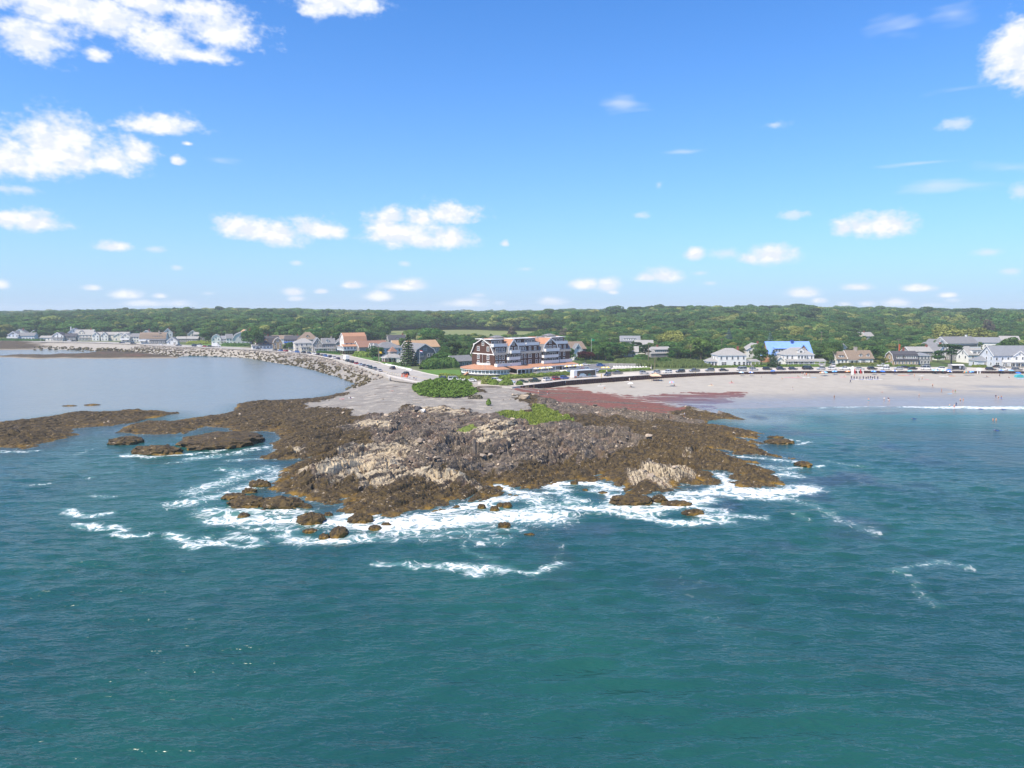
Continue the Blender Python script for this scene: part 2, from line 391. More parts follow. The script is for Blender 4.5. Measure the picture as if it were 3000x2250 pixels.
def hrand(a, b, seed):
    return _P[(_P[(a+seed*977) & 4095]+b*3) & 4095]/4095.0
def blocks(x, y, ang, lam, seg, seed):
    """slabs broken along the strike: each with its own height and tilt"""
    ca, sa = math.cos(ang), math.sin(ang)
    s = -sa*x+ca*y; t = ca*x+sa*y
    s = s+lam*1.1*fbm(x/(lam*5), y/(lam*5), 2, seed+3)
    q = s/lam; b = np.floor(q).astype(np.int64)
    r = t/(lam*seg)+7.0*hrand(b, b*0+5, seed)+0.3*gnoise(x/lam, y/lam, seed+9); k = np.floor(r).astype(np.int64)
    h = hrand(b, k, seed+1)
    fs, ft = q-b, r-k
    edge = np.minimum(np.minimum(fs, 1-fs)*2.2, np.minimum(ft, 1-ft)*2.2*seg)
    tilt = (fs-0.5)*(0.55+0.6*hrand(b, k, seed+2))+(ft-0.5)*(hrand(b, k, seed+4)-0.5)
    return h-0.5+tilt*0.8-0.95*(1-sstep(edge, 0.0, 0.36))

def zones(x, y, dC):
    n1 = fbm(x/9, y/14, 4, 21); n2 = fbm(x/3.5, y/6, 3, 33)
    wob = 7.5*n1+4.0*n2+2.2*fbm(x/1.5, y/2.2, 2, 37)
    def z(poly, soft, w=1.0): return sstep(sdf(x, y, poly)+wob*w, -soft, soft)
    grav = z(GRAVEL, 2.2, 0.85)
    sand = z(BEACHP, 1.5, 0.7)*(1-grav)
    st = fbm(x/26+0.3*n1, y/2.6, 4, 51)
    red = np.maximum(z(REDW[0], 3, 0.8)*sstep(st, -0.26, -0.10), z(REDW[1], 3, 1.2)*sstep(st, -0.24, -0.08))
    pale = np.zeros_like(x)
    for p in PALE: pale = np.maximum(pale, z(p, 3.2, 0.62))
    bare = np.maximum(z(BARE, 4.0, 1.1), z(BARE2, 4.0, 1.0)*0.85)
    grass = np.maximum(z(GRASS, 0.9, 0.30), z(GRASS2, 0.8, 0.3)*0.7)
    soft = np.clip(np.maximum(grav+sand, z(REDW[0], 2.0, 0.4)), 0, 1)
    alg = np.clip(1.0-bare*0.93-pale*0.85+0.35*n1, 0, 1)*(1-soft)
    alg = np.maximum(alg, (1-sstep(dC, 0.4, 2.2))*(1-soft))
    return dict(grav=grav, sand=sand, red=red, pale=pale*(1-soft), bare=bare, grass=grass, alg=alg, soft=soft, n1=n1, n2=n2)

def rockrelief(x, y, dC, zn):
    rock = 1-zn['soft']
    w = sstep(x, 15, 45)
    A1, A2 = R(52), R(148)
    big = blocks(x, y, A1, 5.2, 3.2, 3)*(1-w)+blocks(x, y, A2, 6.0, 3.4, 13)*w
    med = blocks(x, y, A1, 2.6, 2.6, 23)*(1-w)+blocks(x, y, A2, 2.5, 2.8, 33)*w
    sml = blocks(x, y, A1+0.12, 1.15, 2.2, 43)*(1-w)+blocks(x, y, A2-0.1, 1.15, 2.2, 53)*w
    lump = fbm(x/11, y/14, 4, 61)
    rdg = 1-np.abs(fbm(x/17, y/22, 3, 71))*2.4
    rise = sstep(dC, 0.0, 9.0)
    alg = zn['alg']
    back = 1-0.82*sstep(y, 160, 225)
    h = back*rock*rise*(0.45+1.0*np.clip(lump+0.25, 0, 1.2)+0.6*np.clip(rdg, 0, 1))
    amp = (0.35+0.65*rise)*rock*(1-0.42*alg)*(0.30+0.70*back)
    h += amp*(2.5*big+1.35*med+0.5*sml)*(0.55+0.9*np.clip(0.5+fbm(x/20, y/24, 2, 81), 0, 1))
    h += rock*alg*(0.30*fbm(x/1.7, y/2.1, 3, 91)+0.22*fbm(x/0.8, y/0.9, 2, 95))
    h += rock*0.35*sstep(dC, -0.2, 1.4)
    h -= zn['grass']*0.8*amp
    h += zn['soft']*(0.16*fbm(x/5, y/7, 3, 99)+0.10*zn['grav']*fbm(x/1.3, y/1.6, 2, 98))
    return h

# ------------------------------------------------------------------ materials of the shore
def shore_material():
    m = bpy.data.materials.new('shore_rock_and_gravel'); m.use_nodes = True; t = NT(m.node_tree)
    z1 = t.n('ShaderNodeAttribute', attribute_name='zone_a'); z2 = t.n('ShaderNodeAttribute', attribute_name='zone_b')
    s1 = t.n('ShaderNodeSeparateColor', {0: z1.outputs['Color']}); s2 = t.n('ShaderNodeSeparateColor', {0: z2.outputs['Color']})
    alg, pale, grav, red = s1.outputs[0], s1.outputs[1], s1.outputs[2], z1.outputs['Alpha']
    sand, grass, wet, blk = s2.outputs[0], s2.outputs[1], s2.outputs[2], z2.outputs['Alpha']
    P = t.n('ShaderNodeTexCoord').outputs['Object']
    nA = t.noise(P, 0.22, 6, 0.62); nB = t.noise(P, 0.9, 5, 0.65, 0.6); nC = t.noise(P, 3.2, 4, 0.7)
    sp = t.n('ShaderNodeSeparateXYZ', {0: P}); px, py, pz = sp.outputs[0], sp.outputs[1], sp.outputs[2]
    def strike(a):   # across the beds, along the beds, height
        ca, sa = math.cos(a), math.sin(a)
        s_ = t.math('MULTIPLY_ADD', px, -sa, t.math('MULTIPLY', py, ca)); q = t.math('MULTIPLY_ADD', px, ca, t.math('MULTIPLY', py, sa))
        return t.n('ShaderNodeCombineXYZ', {0: t.math('MULTIPLY', s_, 1.0), 1: t.math('MULTIPLY', q, 0.16), 2: t.math('MULTIPLY', pz, 0.9)}).outputs[0]
    st = t.n('ShaderNodeMix', data_type='VECTOR'); t.L.new(t.ramp(px, 15.0, 45.0), st.inputs[0]); t.L.new(strike(R(52)), st.inputs[4]); t.L.new(strike(R(148)), st.inputs[5])
    nL = t.noise(st.outputs[1], 0.62, 5, 0.68, 0.5)
    rock = t.mix(t.ramp(nL, 0.36, 0.62), c4((0.040, 0.033, 0.026)), c4((0.135, 0.109, 0.080)))
    rock = t.mix(t.math('MULTIPLY', t.ramp(nA, 0.48, 0.66), 0.6), rock, c4((0.165, 0.105, 0.070)))
    rock = t.mix(t.ramp(nL, 0.60, 0.74), rock, c4((0.36, 0.28, 0.195)))
    rock = t.mix(t.math('MULTIPLY', t.ramp(nC, 0.52, 0.66), 0.6), rock, c4((0.035, 0.030, 0.030)))
    rock = t.mix(t.math('MULTIPLY', blk, 0.75), rock, c4((0.40, 0.33, 0.27)))
    palec = t.mix(t.ramp(nL, 0.35, 0.65), c4((0.36, 0.285, 0.18)), c4((0.47, 0.405, 0.29)))
    palec = t.mix(t.ramp(nC, 0.53, 0.66), palec, c4((0.14, 0.095, 0.06)))
    pm = t.ramp(t.math('ADD', t.math('MULTIPLY', pale, 0.56), t.math('MULTIPLY_ADD', nL, 1.7, t.math('MULTIPLY_ADD', nB, 0.8, -1.25))), 0.40, 0.58)
    rock = t.mix(pm, rock, palec)
    algc = t.mix(t.ramp(nB, 0.38, 0.66), c4((0.026, 0.018, 0.009)), c4((0.088, 0.059, 0.019)))
    algc = t.mix(t.math('MULTIPLY', t.ramp(nC, 0.5, 0.7), 0.6), algc, c4((0.155, 0.102, 0.026)))
    geo = t.n('ShaderNodeSeparateXYZ', {0: t.n('ShaderNodeNewGeometry').outputs['Position']})
    lowz = t.math('SUBTRACT', 1.0, t.ramp(geo.outputs[2], 0.10, 0.75))
    algc = t.mix(t.math('MULTIPLY', lowz, t.ramp(nA, 0.46, 0.66)), algc, c4((0.20, 0.118, 0.012)))
    am = t.ramp(t.math('ADD', alg, t.math('MULTIPLY_ADD', nC, 0.7, t.math('MULTIPLY_ADD', nB, 0.7, -0.7))), 0.36, 0.60)
    col = t.mix(am, rock, algc)
    fl = t.noise(t.vec('MULTIPLY', P, (0.7, 1.0, 1.0)), 2.1, 2, 0.5)
    col = t.mix(t.math('MULTIPLY', t.ramp(t.math('ADD', fl, t.math('MULTIPLY', am, -0.055)), 0.60, 0.68), 0.8), col, c4((0.40, 0.325, 0.235)))
    gv = t.mix(t.ramp(nC, 0.35, 0.7), c4((0.265, 0.248, 0.220)), c4((0.165, 0.155, 0.138)))
    gv = t.mix(t.ramp(nA, 0.48, 0.66), gv, c4((0.335, 0.308, 0.262)))
    gv = t.mix(t.math('MULTIPLY', t.ramp(nB, 0.56, 0.70), 0.6), gv, c4((0.15, 0.135, 0.12)))
    strk = t.n('ShaderNodeTexNoise', {'Vector': t.vec('MULTIPLY', P, (0.05, 0.5, 0.3)), 'Scale': 1.0, 'Detail': 5.0, 'Roughness': 0.6, 'Distortion': 1.2}).outputs[0]
    gv = t.mix(t.math('MULTIPLY', t.ramp(strk, 0.55, 0.63), 0.8), gv, c4((0.12, 0.095, 0.075)))
    col = t.mix(t.ramp(t.math('ADD', grav, t.math('MULTIPLY_ADD', nC, 0.6, -0.3)), 0.35, 0.6), col, gv)
    sd = t.mix(t.ramp(nA, 0.3, 0.75), c4((0.37, 0.345, 0.298)), c4((0.31, 0.288, 0.25)))
    col = t.mix(sand, col, sd)
    rd = t.mix(t.ramp(nB, 0.35, 0.65), c4((0.21, 0.075, 0.05)), c4((0.12, 0.05, 0.034)))
    col = t.mix(t.ramp(t.math('ADD', red, t.math('MULTIPLY_ADD', strk, 1.1, -0.56)), 0.42, 0.66), col, rd)
    gr = t.mix(t.ramp(nB, 0.35, 0.65), c4((0.17, 0.215, 0.035)), c4((0.10, 0.14, 0.025)))
    col = t.mix(t.ramp(t.math('ADD', grass, t.math('MULTIPLY_ADD', nB, 0.6, -0.3)), 0.42, 0.6), col, gr)
    colw = t.mix(t.math('MULTIPLY', wet, 0.50), col, c4((0.11, 0.11, 0.115)))
    rgh = t.math('MULTIPLY_ADD', wet, -0.52, 0.78)
    p = t.n('ShaderNodeBsdfPrincipled', {'Base Color': colw, 'Roughness': rgh, 'Specular IOR Level': 0.35})
    bh = t.math('ADD', t.math('MULTIPLY', nC, 0.35), nB)
    bstr = t.math('MULTIPLY_ADD', t.math('MAXIMUM', grav, sand), -0.42, 0.5)
    b = t.n('ShaderNodeBump', {'Strength': bstr, 'Distance': 0.6, 'Height': bh})
    t.L.new(b.outputs[0], p.inputs['Normal'])
    o = t.n('ShaderNodeOutputMaterial'); t.L.new(p.outputs[0], o.inputs[0])
    return m
M_SHORE = shore_material()

def grid_faces(nx, ny):
    i = np.arange(nx*ny).reshape(ny, nx)
    return np.stack([i[:-1, :-1], i[:-1, 1:], i[1:, 1:], i[1:, :-1]], -1).reshape(-1, 4)
def compact(V, Fc, *attrs):
    used = np.unique(Fc); mp = np.full(len(V), -1, np.int64); mp[used] = np.arange(len(used))
    return (V[used], mp[Fc])+tuple(a[used] for a in attrs)

FINE = (-192.0, 122.0, 102.0, 300.0)
def build_headland():
    xs = np.arange(FINE[0], FINE[1], 0.46)
    ys = [FINE[2]]
    while ys[-1] < FINE[3]: ys.append(ys[-1]+max(0.36, 0.0027*ys[-1]))
    ys = np.array(ys)
    X, Y = np.meshgrid(xs, ys); x, y = X.ravel(), Y.ravel()
    Fc = grid_faces(len(xs), len(ys))
    dC, dP = coast_fields(x, y)
    # ragged water line
    dC = dC+np.where(np.abs(dC) < 12, 0.9*fbm(x/3.2, y/3.8, 3, 5)*(1-sstep(x-0.35*y, 0, 20)*0.8), 0)
    zn = zones(x, y, dC)
    base = lowland(x, y, dC, dP)
    rel = rockrelief(x, y, dC, zn)
    fade = sstep(x-FINE[0], 0, 4)*sstep(FINE[1]-x, 0, 4)*sstep(FINE[3]-y, 0, 6)
    z = base+rel*np.where(dC > -1.0, 1, 0)*fade
    z = np.where(dP > -1, np.minimum(z, 4.85), z)
    keep = ((dC > -5) & (dP < 5))[Fc].any(1)
    V = np.stack([x, y, z], 1); Fc = Fc[keep]
    blk = np.clip(hrand(np.floor(x/1.3+y*0.4).astype(np.int64), np.floor(y/2.1).astype(np.int64), 3)*1.4-1.05, 0, 1)*zn['bare']
    wet = zn['sand']*(1-sstep(z, 0.5, 1.9))
    a = np.stack([zn['alg'], zn['pale'], zn['grav'], zn['red']], 1)
    b = np.stack([zn['sand'], zn['grass'], wet, blk], 1)
    V, Fc, a, b = compact(V, Fc, a, b)
    me = npmesh('rocky_headland', V, Fc, [M_SHORE])
    fcolor(me, 'zone_a', a); fcolor(me, 'zone_b', b)
    o = link('rocky_headland', me); tag(o, 'brown and grey rocky headland with gravel and weed running into the sea', None, None, 'structure')
    global HEAD_INTERP
    Zg = z.reshape(len(ys), len(xs))
    def HEAD_INTERP(px, py):
        i = min(max(int((px-xs[0])/0.46+0.5), 0), len(xs)-1); j = int(np.searchsorted(ys, py)); j = min(max(j, 0), len(ys)-1)
        return float(Zg[j, i])
    return o, zn['alg'].reshape(Zg.shape), xs, ys, zn, dC
HEADLAND, _alg, HXS, HYS, HZN, HDC = build_headland()

def build_shore():
    xs = np.concatenate([np.arange(-1100, -420, 12.0), np.arange(-420, 420, 2.2), np.arange(420, 1500, 14.0)])
    ys = np.concatenate([np.arange(225, 560, 2.2), np.arange(560, 830, 3.5)])
    X, Y = np.meshgrid(xs, ys); x, y = X.ravel(), Y.ravel()
    Fc = grid_faces(len(xs), len(ys))
    cx = x[Fc].mean(1); cy = y[Fc].mean(1)
    inner = (cx > FINE[0]+3) & (cx < FINE[1]-3) & (cy > FINE[2]) & (cy < FINE[3]-3)
    Fc = Fc[~inner]
    dC, dP = coast_fields(x, y)
    z = lowland(x, y, dC, dP)
    zn = zones(x, y, dC)
    near = ((dC > -7) & (dP < 6))[Fc].any(1) & (dC[Fc] > -30).all(1)
    Fc = Fc[near]
    left = x < -55
    grav = np.where(left, 1.0, zn['grav']); sand = np.where(left, 0.0, 1-zn['grav'])
    farsand = (x < -165) & (y > 480)
    sand = np.where(farsand, 0.85, sand); grav = np.where(farsand, 0.15, grav)
    alg = np.zeros_like(x); reefm = np.zeros_like(x)
    for r in REEFS: reefm = np.maximum(reefm, sstep(sdf(x, y, r), -3, 2))
    alg = reefm; grav = grav*(1-reefm); sand = sand*(1-reefm)
    z = z+reefm*(0.5+0.9*np.clip(fbm(x/14, y/9, 3, 3)+0.4, 0, 1.4))-0.05*(1-reefm)
    wet = sand*(1-sstep(z, 0.55, 2.0))*(x > 0)
    wet = np.maximum(wet, sand*(x > 120)*sstep(fbm(x/40, y/9, 3, 17), 0.0, 0.3)*0.8*(1-sstep(z, 2.0, 2.7)))
    red = zn['red']*(x > 0)+((x < -200) & (z > 1.4) & (z < 2.6))*0.5*sstep(fbm(x/30, y/8, 3, 19), 0.05, 0.2)
    a = np.stack([alg, alg*0, grav, red], 1); b = np.stack([sand, alg*0, wet, alg*0], 1)
    V = np.stack([x, y, z], 1)
    isb = (x[Fc].mean(1) > 10)
    for nm, sel, lab in (('beach', isb, 'pale sand beach between the steel sea wall and the water'), ('shore', ~isb, 'grey shingle and low rocky shore round the calm bay')):
        v, f, aa, bb = compact(V, Fc[sel], a, b)
        me = npmesh(nm, v, f, [M_SHORE], smooth=True); fcolor(me, 'zone_a', aa); fcolor(me, 'zone_b', bb)
        tag(link(nm, me), lab, None, None, 'structure')
build_shore()

# ------------------------------------------------------------------ ground behind the sea walls
def ground_material():
    m = bpy.data.materials.new('ground_grass'); m.use_nodes = True; t = NT(m.node_tree)
    P = t.n('ShaderNodeTexCoord').outputs['Object']
    at = t.n('ShaderNodeAttribute', attribute_name='cover'); sp = t.n('ShaderNodeSeparateColor', {0: at.outputs['Color']})
    nA = t.noise(P, 0.03, 6, 0.6); nB = t.noise(P, 0.5, 5, 0.65)
    g = t.mix(t.ramp(nA, 0.35, 0.65), c4((0.060, 0.105, 0.030)), c4((0.125, 0.150, 0.050)))
    g = t.mix(t.ramp(nB, 0.4, 0.7), g, c4((0.045, 0.075, 0.022)))
    st = t.n('ShaderNodeTexNoise', {'Vector': t.vec('MULTIPLY', P, (0.006, 0.03, 0.1)), 'Scale': 1.0, 'Detail': 5.0}).outputs[0]
    mar = t.mix(t.ramp(st, 0.4, 0.6), c4((0.135, 0.170, 0.058)), c4((0.19, 0.205, 0.09)))
    mar = t.mix(t.ramp(st, 0.60, 0.7), mar, c4((0.25, 0.22, 0.13)))
    g = t.mix(sp.outputs[0], g, mar)
    sd = t.mix(t.ramp(nB, 0.35, 0.7), c4((0.34, 0.31, 0.265)), c4((0.265, 0.24, 0.205)))
    g = t.mix(sp.outputs[1], g, sd)
    wood = t.mix(t.ramp(t.noise(P, 0.05, 5, 0.7), 0.35, 0.65), c4((0.022, 0.05, 0.016)), c4((0.05, 0.09, 0.028)))
    g = t.mix(sp.outputs[2], g, wood)
    p = t.n('ShaderNodeBsdfPrincipled', {'Base Color': g, 'Roughness': 0.9, 'Specular IOR Level': 0.15})
    b = t.n('ShaderNodeBump', {'Strength': 0.5, 'Distance': 0.3, 'Height': nB}); t.L.new(b.outputs[0], p.inputs['Normal'])
    o = t.n('ShaderNodeOutputMaterial'); t.L.new(p.outputs[0], o.inputs[0]); return m
M_GROUND = ground_material()
MARSH = [WD(1120, 690), WD(1300, 660), WD(1480, 690), WD(1640, 760), WD(1700, 900), WD(1500, 1010), WD(1350, 1060), WD(1120, 960)]
def build_ground():
    edge = dens(SEAWALL_L[2:], 5.0)+dens(RAMP, 5.0)+dens(SEAWALL_R, 5.0)
    bd = [Vector((p.x, p.y)) for p in [SEAWALL_L[0], SEAWALL_L[1]]]+[Vector((p.x, p.y)) for p in edge]
    bd += [Vector((3500, 340)), Vector((3500, 9500)), Vector((-6500, 9500)), Vector((-6500, 900)), Vector((-1200, 800))]
    pts = []
    rows = [300.0]
    while rows[-1] < 9300: rows.append(rows[-1]+max(7.0, rows[-1]*0.022))
    for yy in rows:
        st = max(9.0, yy*0.022); k = int(1.15*yy/st)
        for i in range(-k, k+1): pts.append((i*st+random.uniform(-2, 2), yy+random.uniform(-2, 2)))
    P = np.array(pts); sd = sdf(P[:, 0], P[:, 1], [(p.x, p.y) for p in bd])
    P = P[sd > 3.0]
    nb = len(bd)
    verts = bd+[Vector((a, b)) for a, b in P]
    ov, oe, of, *_ = delaunay_2d_cdt(verts, [(i, (i+1) % nb) for i in range(nb)], [], 1, 1e-4)
    vx = np.array([v.x for v in ov]); vy = np.array([v.y for v in ov])
    z = land(vx, vy)
    dP = sdf(vx, vy, PLATEAU)
    marsh = sstep(sdf(vx, vy, MARSH)+20*fbm(vx/60, vy/60, 3, 4), -10, 10)
    az = vx/np.maximum(vy, 1)
    sandy = (1-sstep(dP, 14, 30))*np.where(vy > 420, 1, 0.8)
    sandy = np.maximum(sandy, ((vx < 15) & (vx > -60) & (vy < 322))*1.0)
    wood = sstep(vy, 900, 1300)*(1-marsh)
    me = npmesh('ground', np.stack([vx, vy, z], 1), np.array([f for f in of if len(f) == 3]), [M_GROUND], smooth=True)
    fcolor(me, 'cover', np.stack([marsh, sandy, wood, wood*0+1], 1))
    tag(link('ground', me), 'low green coastal land rising to wooded hills', None, None, 'structure')
build_ground()

# ------------------------------------------------------------------ sea
BAY = PX('-900,1016 0,1016 300,1030 500,1047 719,1048 900,1079 1000,1107 1047,1124 1000,1150 895,1172 781,1175 694,1186 655,1214 560,1222 528,1210 405,1201 217,1208 0,1239 -900,1300')
FOAM = [  # path, width (m), strength
 ('560,1445 620,1420 700,1395 790,1372 830,1390', 3.2, .68), ('520,1480 600,1462 660,1450 720,1430 790,1400', 3.0, .75), ('600,1500 700,1497 800,1500 880,1505', 3.0, .95), ('640,1520 760,1525 850,1530 960,1530 1080,1545', 3.4, 1.0),
 ('840,1568 920,1585 1010,1580 1080,1575', 2.4, .9), ('640,1590 680,1575 740,1580 760,1592 700,1597 650,1590', 1.1, .75), ('510,1565 540,1580 575,1597 620,1590 600,1575', 1.3, .95), ('700,1560 790,1545 850,1555', 2.2, .6),
 ('1000,1515 1080,1520 1160,1530 1250,1512 1340,1492 1420,1480', 2.8, 1.1), ('1150,1540 1300,1530 1420,1515 1540,1505 1600,1510', 5.0, 1.2), ('1360,1480 1450,1465 1520,1455 1580,1470', 2.6, 1.0), ('1460,1425 1500,1440 1580,1448 1650,1440 1620,1425', 2.0, 1.0),
 ('1620,1418 1700,1414 1745,1415 1800,1432', 2.6, 1.1), ('1640,1450 1690,1470 1650,1480', 2.5, .7), ('1750,1440 1800,1450 1800,1475', 2.2, .9), ('1150,1575 1300,1570 1400,1560 1500,1550', 3.0, .55), ('1330,1560 1420,1590 1480,1580', 2.2, .45),
 ('1110,1645 1190,1643 1215,1655 1280,1652', 1.3, .72), ('1300,1655 1360,1665 1400,1672 1440,1665 1480,1668', 1.4, .8), ('1480,1668 1570,1672 1620,1662 1638,1650', 1.0, .7), ('1640,1600 1650,1620 1625,1640', .9, .22), ('1340,1585 1370,1620 1460,1640', .9, .4),
 ('1560,1484 1700,1488 1800,1500 1900,1515', 1.6, .9), ('1700,1490 1800,1490 1900,1495 2000,1480 2060,1465', 3.2, 1.15), ('1930,1465 2010,1450 2080,1440 2130,1425', 2.8, 1.05), ('2110,1390 2130,1410 2150,1430', 1.6, 1.0), ('2170,1440 2250,1442 2330,1436 2370,1430', 3.4, 1.25),
 ('2120,1445 2200,1455 2260,1452', 3.0, 1.0), ('2280,1395 2310,1385 2330,1395', 2.8, .75), ('2160,1335 2260,1345 2340,1352', 1.8, .75), ('2200,1360 2290,1375 2330,1370', 3.0, .55), ('2336,1302 2380,1293', 0.8, .9), ('2300,1284 2340,1290', .9, .7), ('2385,1368 2410,1364', .9, .9),
 ('1960,1530 2030,1535 2080,1520 2060,1510', 1.8, 1.0), ('2050,1490 2130,1510 2120,1530', 2.4, .8), ('1830,1508 1900,1520 2000,1528', 1.2, .9), ('2160,1510 2230,1520', 1.6, .7), ('1720,1490 1780,1497', 2.0, .8),
 ('200,1498 260,1508 310,1503', 1.2, .95), ('180,1492 215,1500', .8, .7), ('235,1538 330,1541 370,1552 330,1560 380,1570 420,1568', 1.2, .9), ('480,1563 520,1566', .8, .6), ('260,1456 330,1458', .9, .5), ('80,1425 140,1420', .9, .5), ('240,1402 270,1398', .7, .4), ('320,1382 326,1384', .8, .7),
 ('365,1336 450,1340 540,1332 620,1322 690,1305', 1.5, .95), ('560,1345 680,1330 740,1315 780,1310', 2.6, .65), ('650,1375 700,1380 690,1392', 1.8, .6), ('680,1350 760,1345', 1.4, .6), ('0,1320 60,1324 110,1320', 1.2, .7), ('210,1340 260,1320', 1.4, .35), ('480,1362 560,1352', 1.2, .35),
 ('2300,1455 2400,1490 2470,1530 2560,1555', 1.8, .42), ('2630,1680 2660,1660 2740,1638 2800,1650 2850,1668', 1.4, .48), ('2640,1665 2660,1690 2690,1720 2730,1770', 1.0, .30), ('2420,1350 2480,1360 2530,1365', 1.4, .33), ('2330,1500 2360,1520', 1.4, .35),
 ('1960,1620 2000,1690 2030,1780 2180,1890', 4.0, .12), ('2225,2190 2230,2191', .35, .35), ('2300,2218 2303,2219', .3, .3),
 ('2400,1196 2550,1191 2650,1193 2740,1196', 1.2, .9), ('2660,1192 2760,1194 2900,1196 3100,1197', 2.6, 1.2), ('2780,1191 2900,1193 3100,1192', 2.0, 1.0), ('2000,1187.5 2500,1184 2650,1184.5', .7, .5)]
def sea_material():
    m = bpy.data.materials.new('sea_water'); m.use_nodes = True; t = NT(m.node_tree)
    at = t.n('ShaderNodeAttribute', attribute_name='sea'); sp = t.n('ShaderNodeSeparateColor', {0: at.outputs['Color']})
    foam, calm, shal = sp.outputs[0], sp.outputs[1], sp.outputs[2]; weed = at.outputs['Alpha']
    P = t.n('ShaderNodeTexCoord').outputs['Object']
    nb = t.noise(P, 0.02, 4, 0.55)
    col = t.mix(t.ramp(nb, 0.35, 0.65), c4((0.008, 0.054, 0.057)), c4((0.011, 0.073, 0.064)))
    col = t.mix(t.math('MULTIPLY', shal, 0.6), col, c4((0.065, 0.200, 0.195)))
    col = t.mix(t.math('MULTIPLY', t.ramp(shal, 0.72, 1.0), 0.75), col, c4((0.20, 0.235, 0.235)))
    col = t.mix(t.math('MULTIPLY', weed, 0.75), col, c4((0.030, 0.048, 0.075)))
    col = t.mix(t.math('MULTIPLY', calm, 0.85), col, c4((0.20, 0.215, 0.21)))
    warp = t.n('ShaderNodeTexNoise', {'Vector': t.vec('MULTIPLY', P, (1.0, 0.75, 1.0)), 'Scale': 0.22, 'Detail': 3.0}).outputs[1]
    pw = t.vec('MULTIPLY_ADD', t.vec('SUBTRACT', warp, (0.5, 0.5, 0.5)), (6.5, 6.5, 0), P)
    lace = t.n('ShaderNodeTexVoronoi', {'Vector': t.vec('MULTIPLY', pw, (0.42, 0.62, 1.0)), 'Scale': 1.0}, feature='DISTANCE_TO_EDGE').outputs[0]
    lace2 = t.n('ShaderNodeTexVoronoi', {'Vector': t.vec('MULTIPLY', pw, (1.1, 1.5, 1.0)), 'Scale': 1.0}, feature='DISTANCE_TO_EDGE').outputs[0]
    fn = t.noise(pw, 0.8, 6, 0.65, 0.4)
    l1 = t.math('SUBTRACT', 1.0, t.ramp(lace, 0.0, 0.34)); l2 = t.math('SUBTRACT', 1.0, t.ramp(lace2, 0.0, 0.36))
    lac = t.math('ADD', t.math('MULTIPLY', l1, 0.36), t.math('ADD', t.math('MULTIPLY', l2, 0.20), t.math('MULTIPLY_ADD', fn, 1.5, -0.75)))
    fm = t.ramp(t.math('ADD', t.math('MULTIPLY', foam, 0.92), t.math('MULTIPLY_ADD', lac, 1.5, -0.55)), 0.36, 1.30)
    fm = t.math('MULTIPLY', fm, t.math('MULTIPLY', t.ramp(foam, 0.02, 0.25), 0.94))
    milky = t.math('MULTIPLY', t.ramp(foam, 0.05, 0.8), 0.36)
    col = t.mix(milky, col, c4((0.16, 0.33, 0.33)))
    col = t.mix(fm, col, c4((0.80, 0.82, 0.83)))
    rg = t.math('MULTIPLY_ADD', fm, 0.6, t.math('MULTIPLY_ADD', calm, 0.12, 0.13))
    p = t.n('ShaderNodeBsdfPrincipled', {'Base Color': col, 'Roughness': rg, 'IOR': 1.333})
    w1 = t.n('ShaderNodeTexNoise', {'Vector': t.vec('MULTIPLY', P, (0.38, 1.0, 1.0)), 'Scale': 2.3, 'Detail': 2.0, 'Roughness': 0.5, 'Distortion': 0.25}).outputs[0]
    w2 = t.n('ShaderNodeTexNoise', {'Vector': t.vec('MULTIPLY', P, (0.45, 1.0, 1.0)), 'Scale': 0.5, 'Detail': 1.0}).outputs[0]
    gust = t.ramp(t.noise(P, 0.035, 2, 0.5), 0.30, 0.70)
    amp = t.math('MULTIPLY', t.math('MULTIPLY_ADD', calm, -0.75, 1.0), t.math('MULTIPLY_ADD', gust, 0.4, 0.75))
    hgt = t.math('MULTIPLY', t.math('MULTIPLY_ADD', w2, 2.2, w1), amp)
    b = t.n('ShaderNodeBump', {'Strength': 1.0, 'Distance': 0.24, 'Height': hgt}); t.L.new(b.outputs[0], p.inputs['Normal'])
    o = t.n('ShaderNodeOutputMaterial'); t.L.new(p.outputs[0], o.inputs[0]); return m
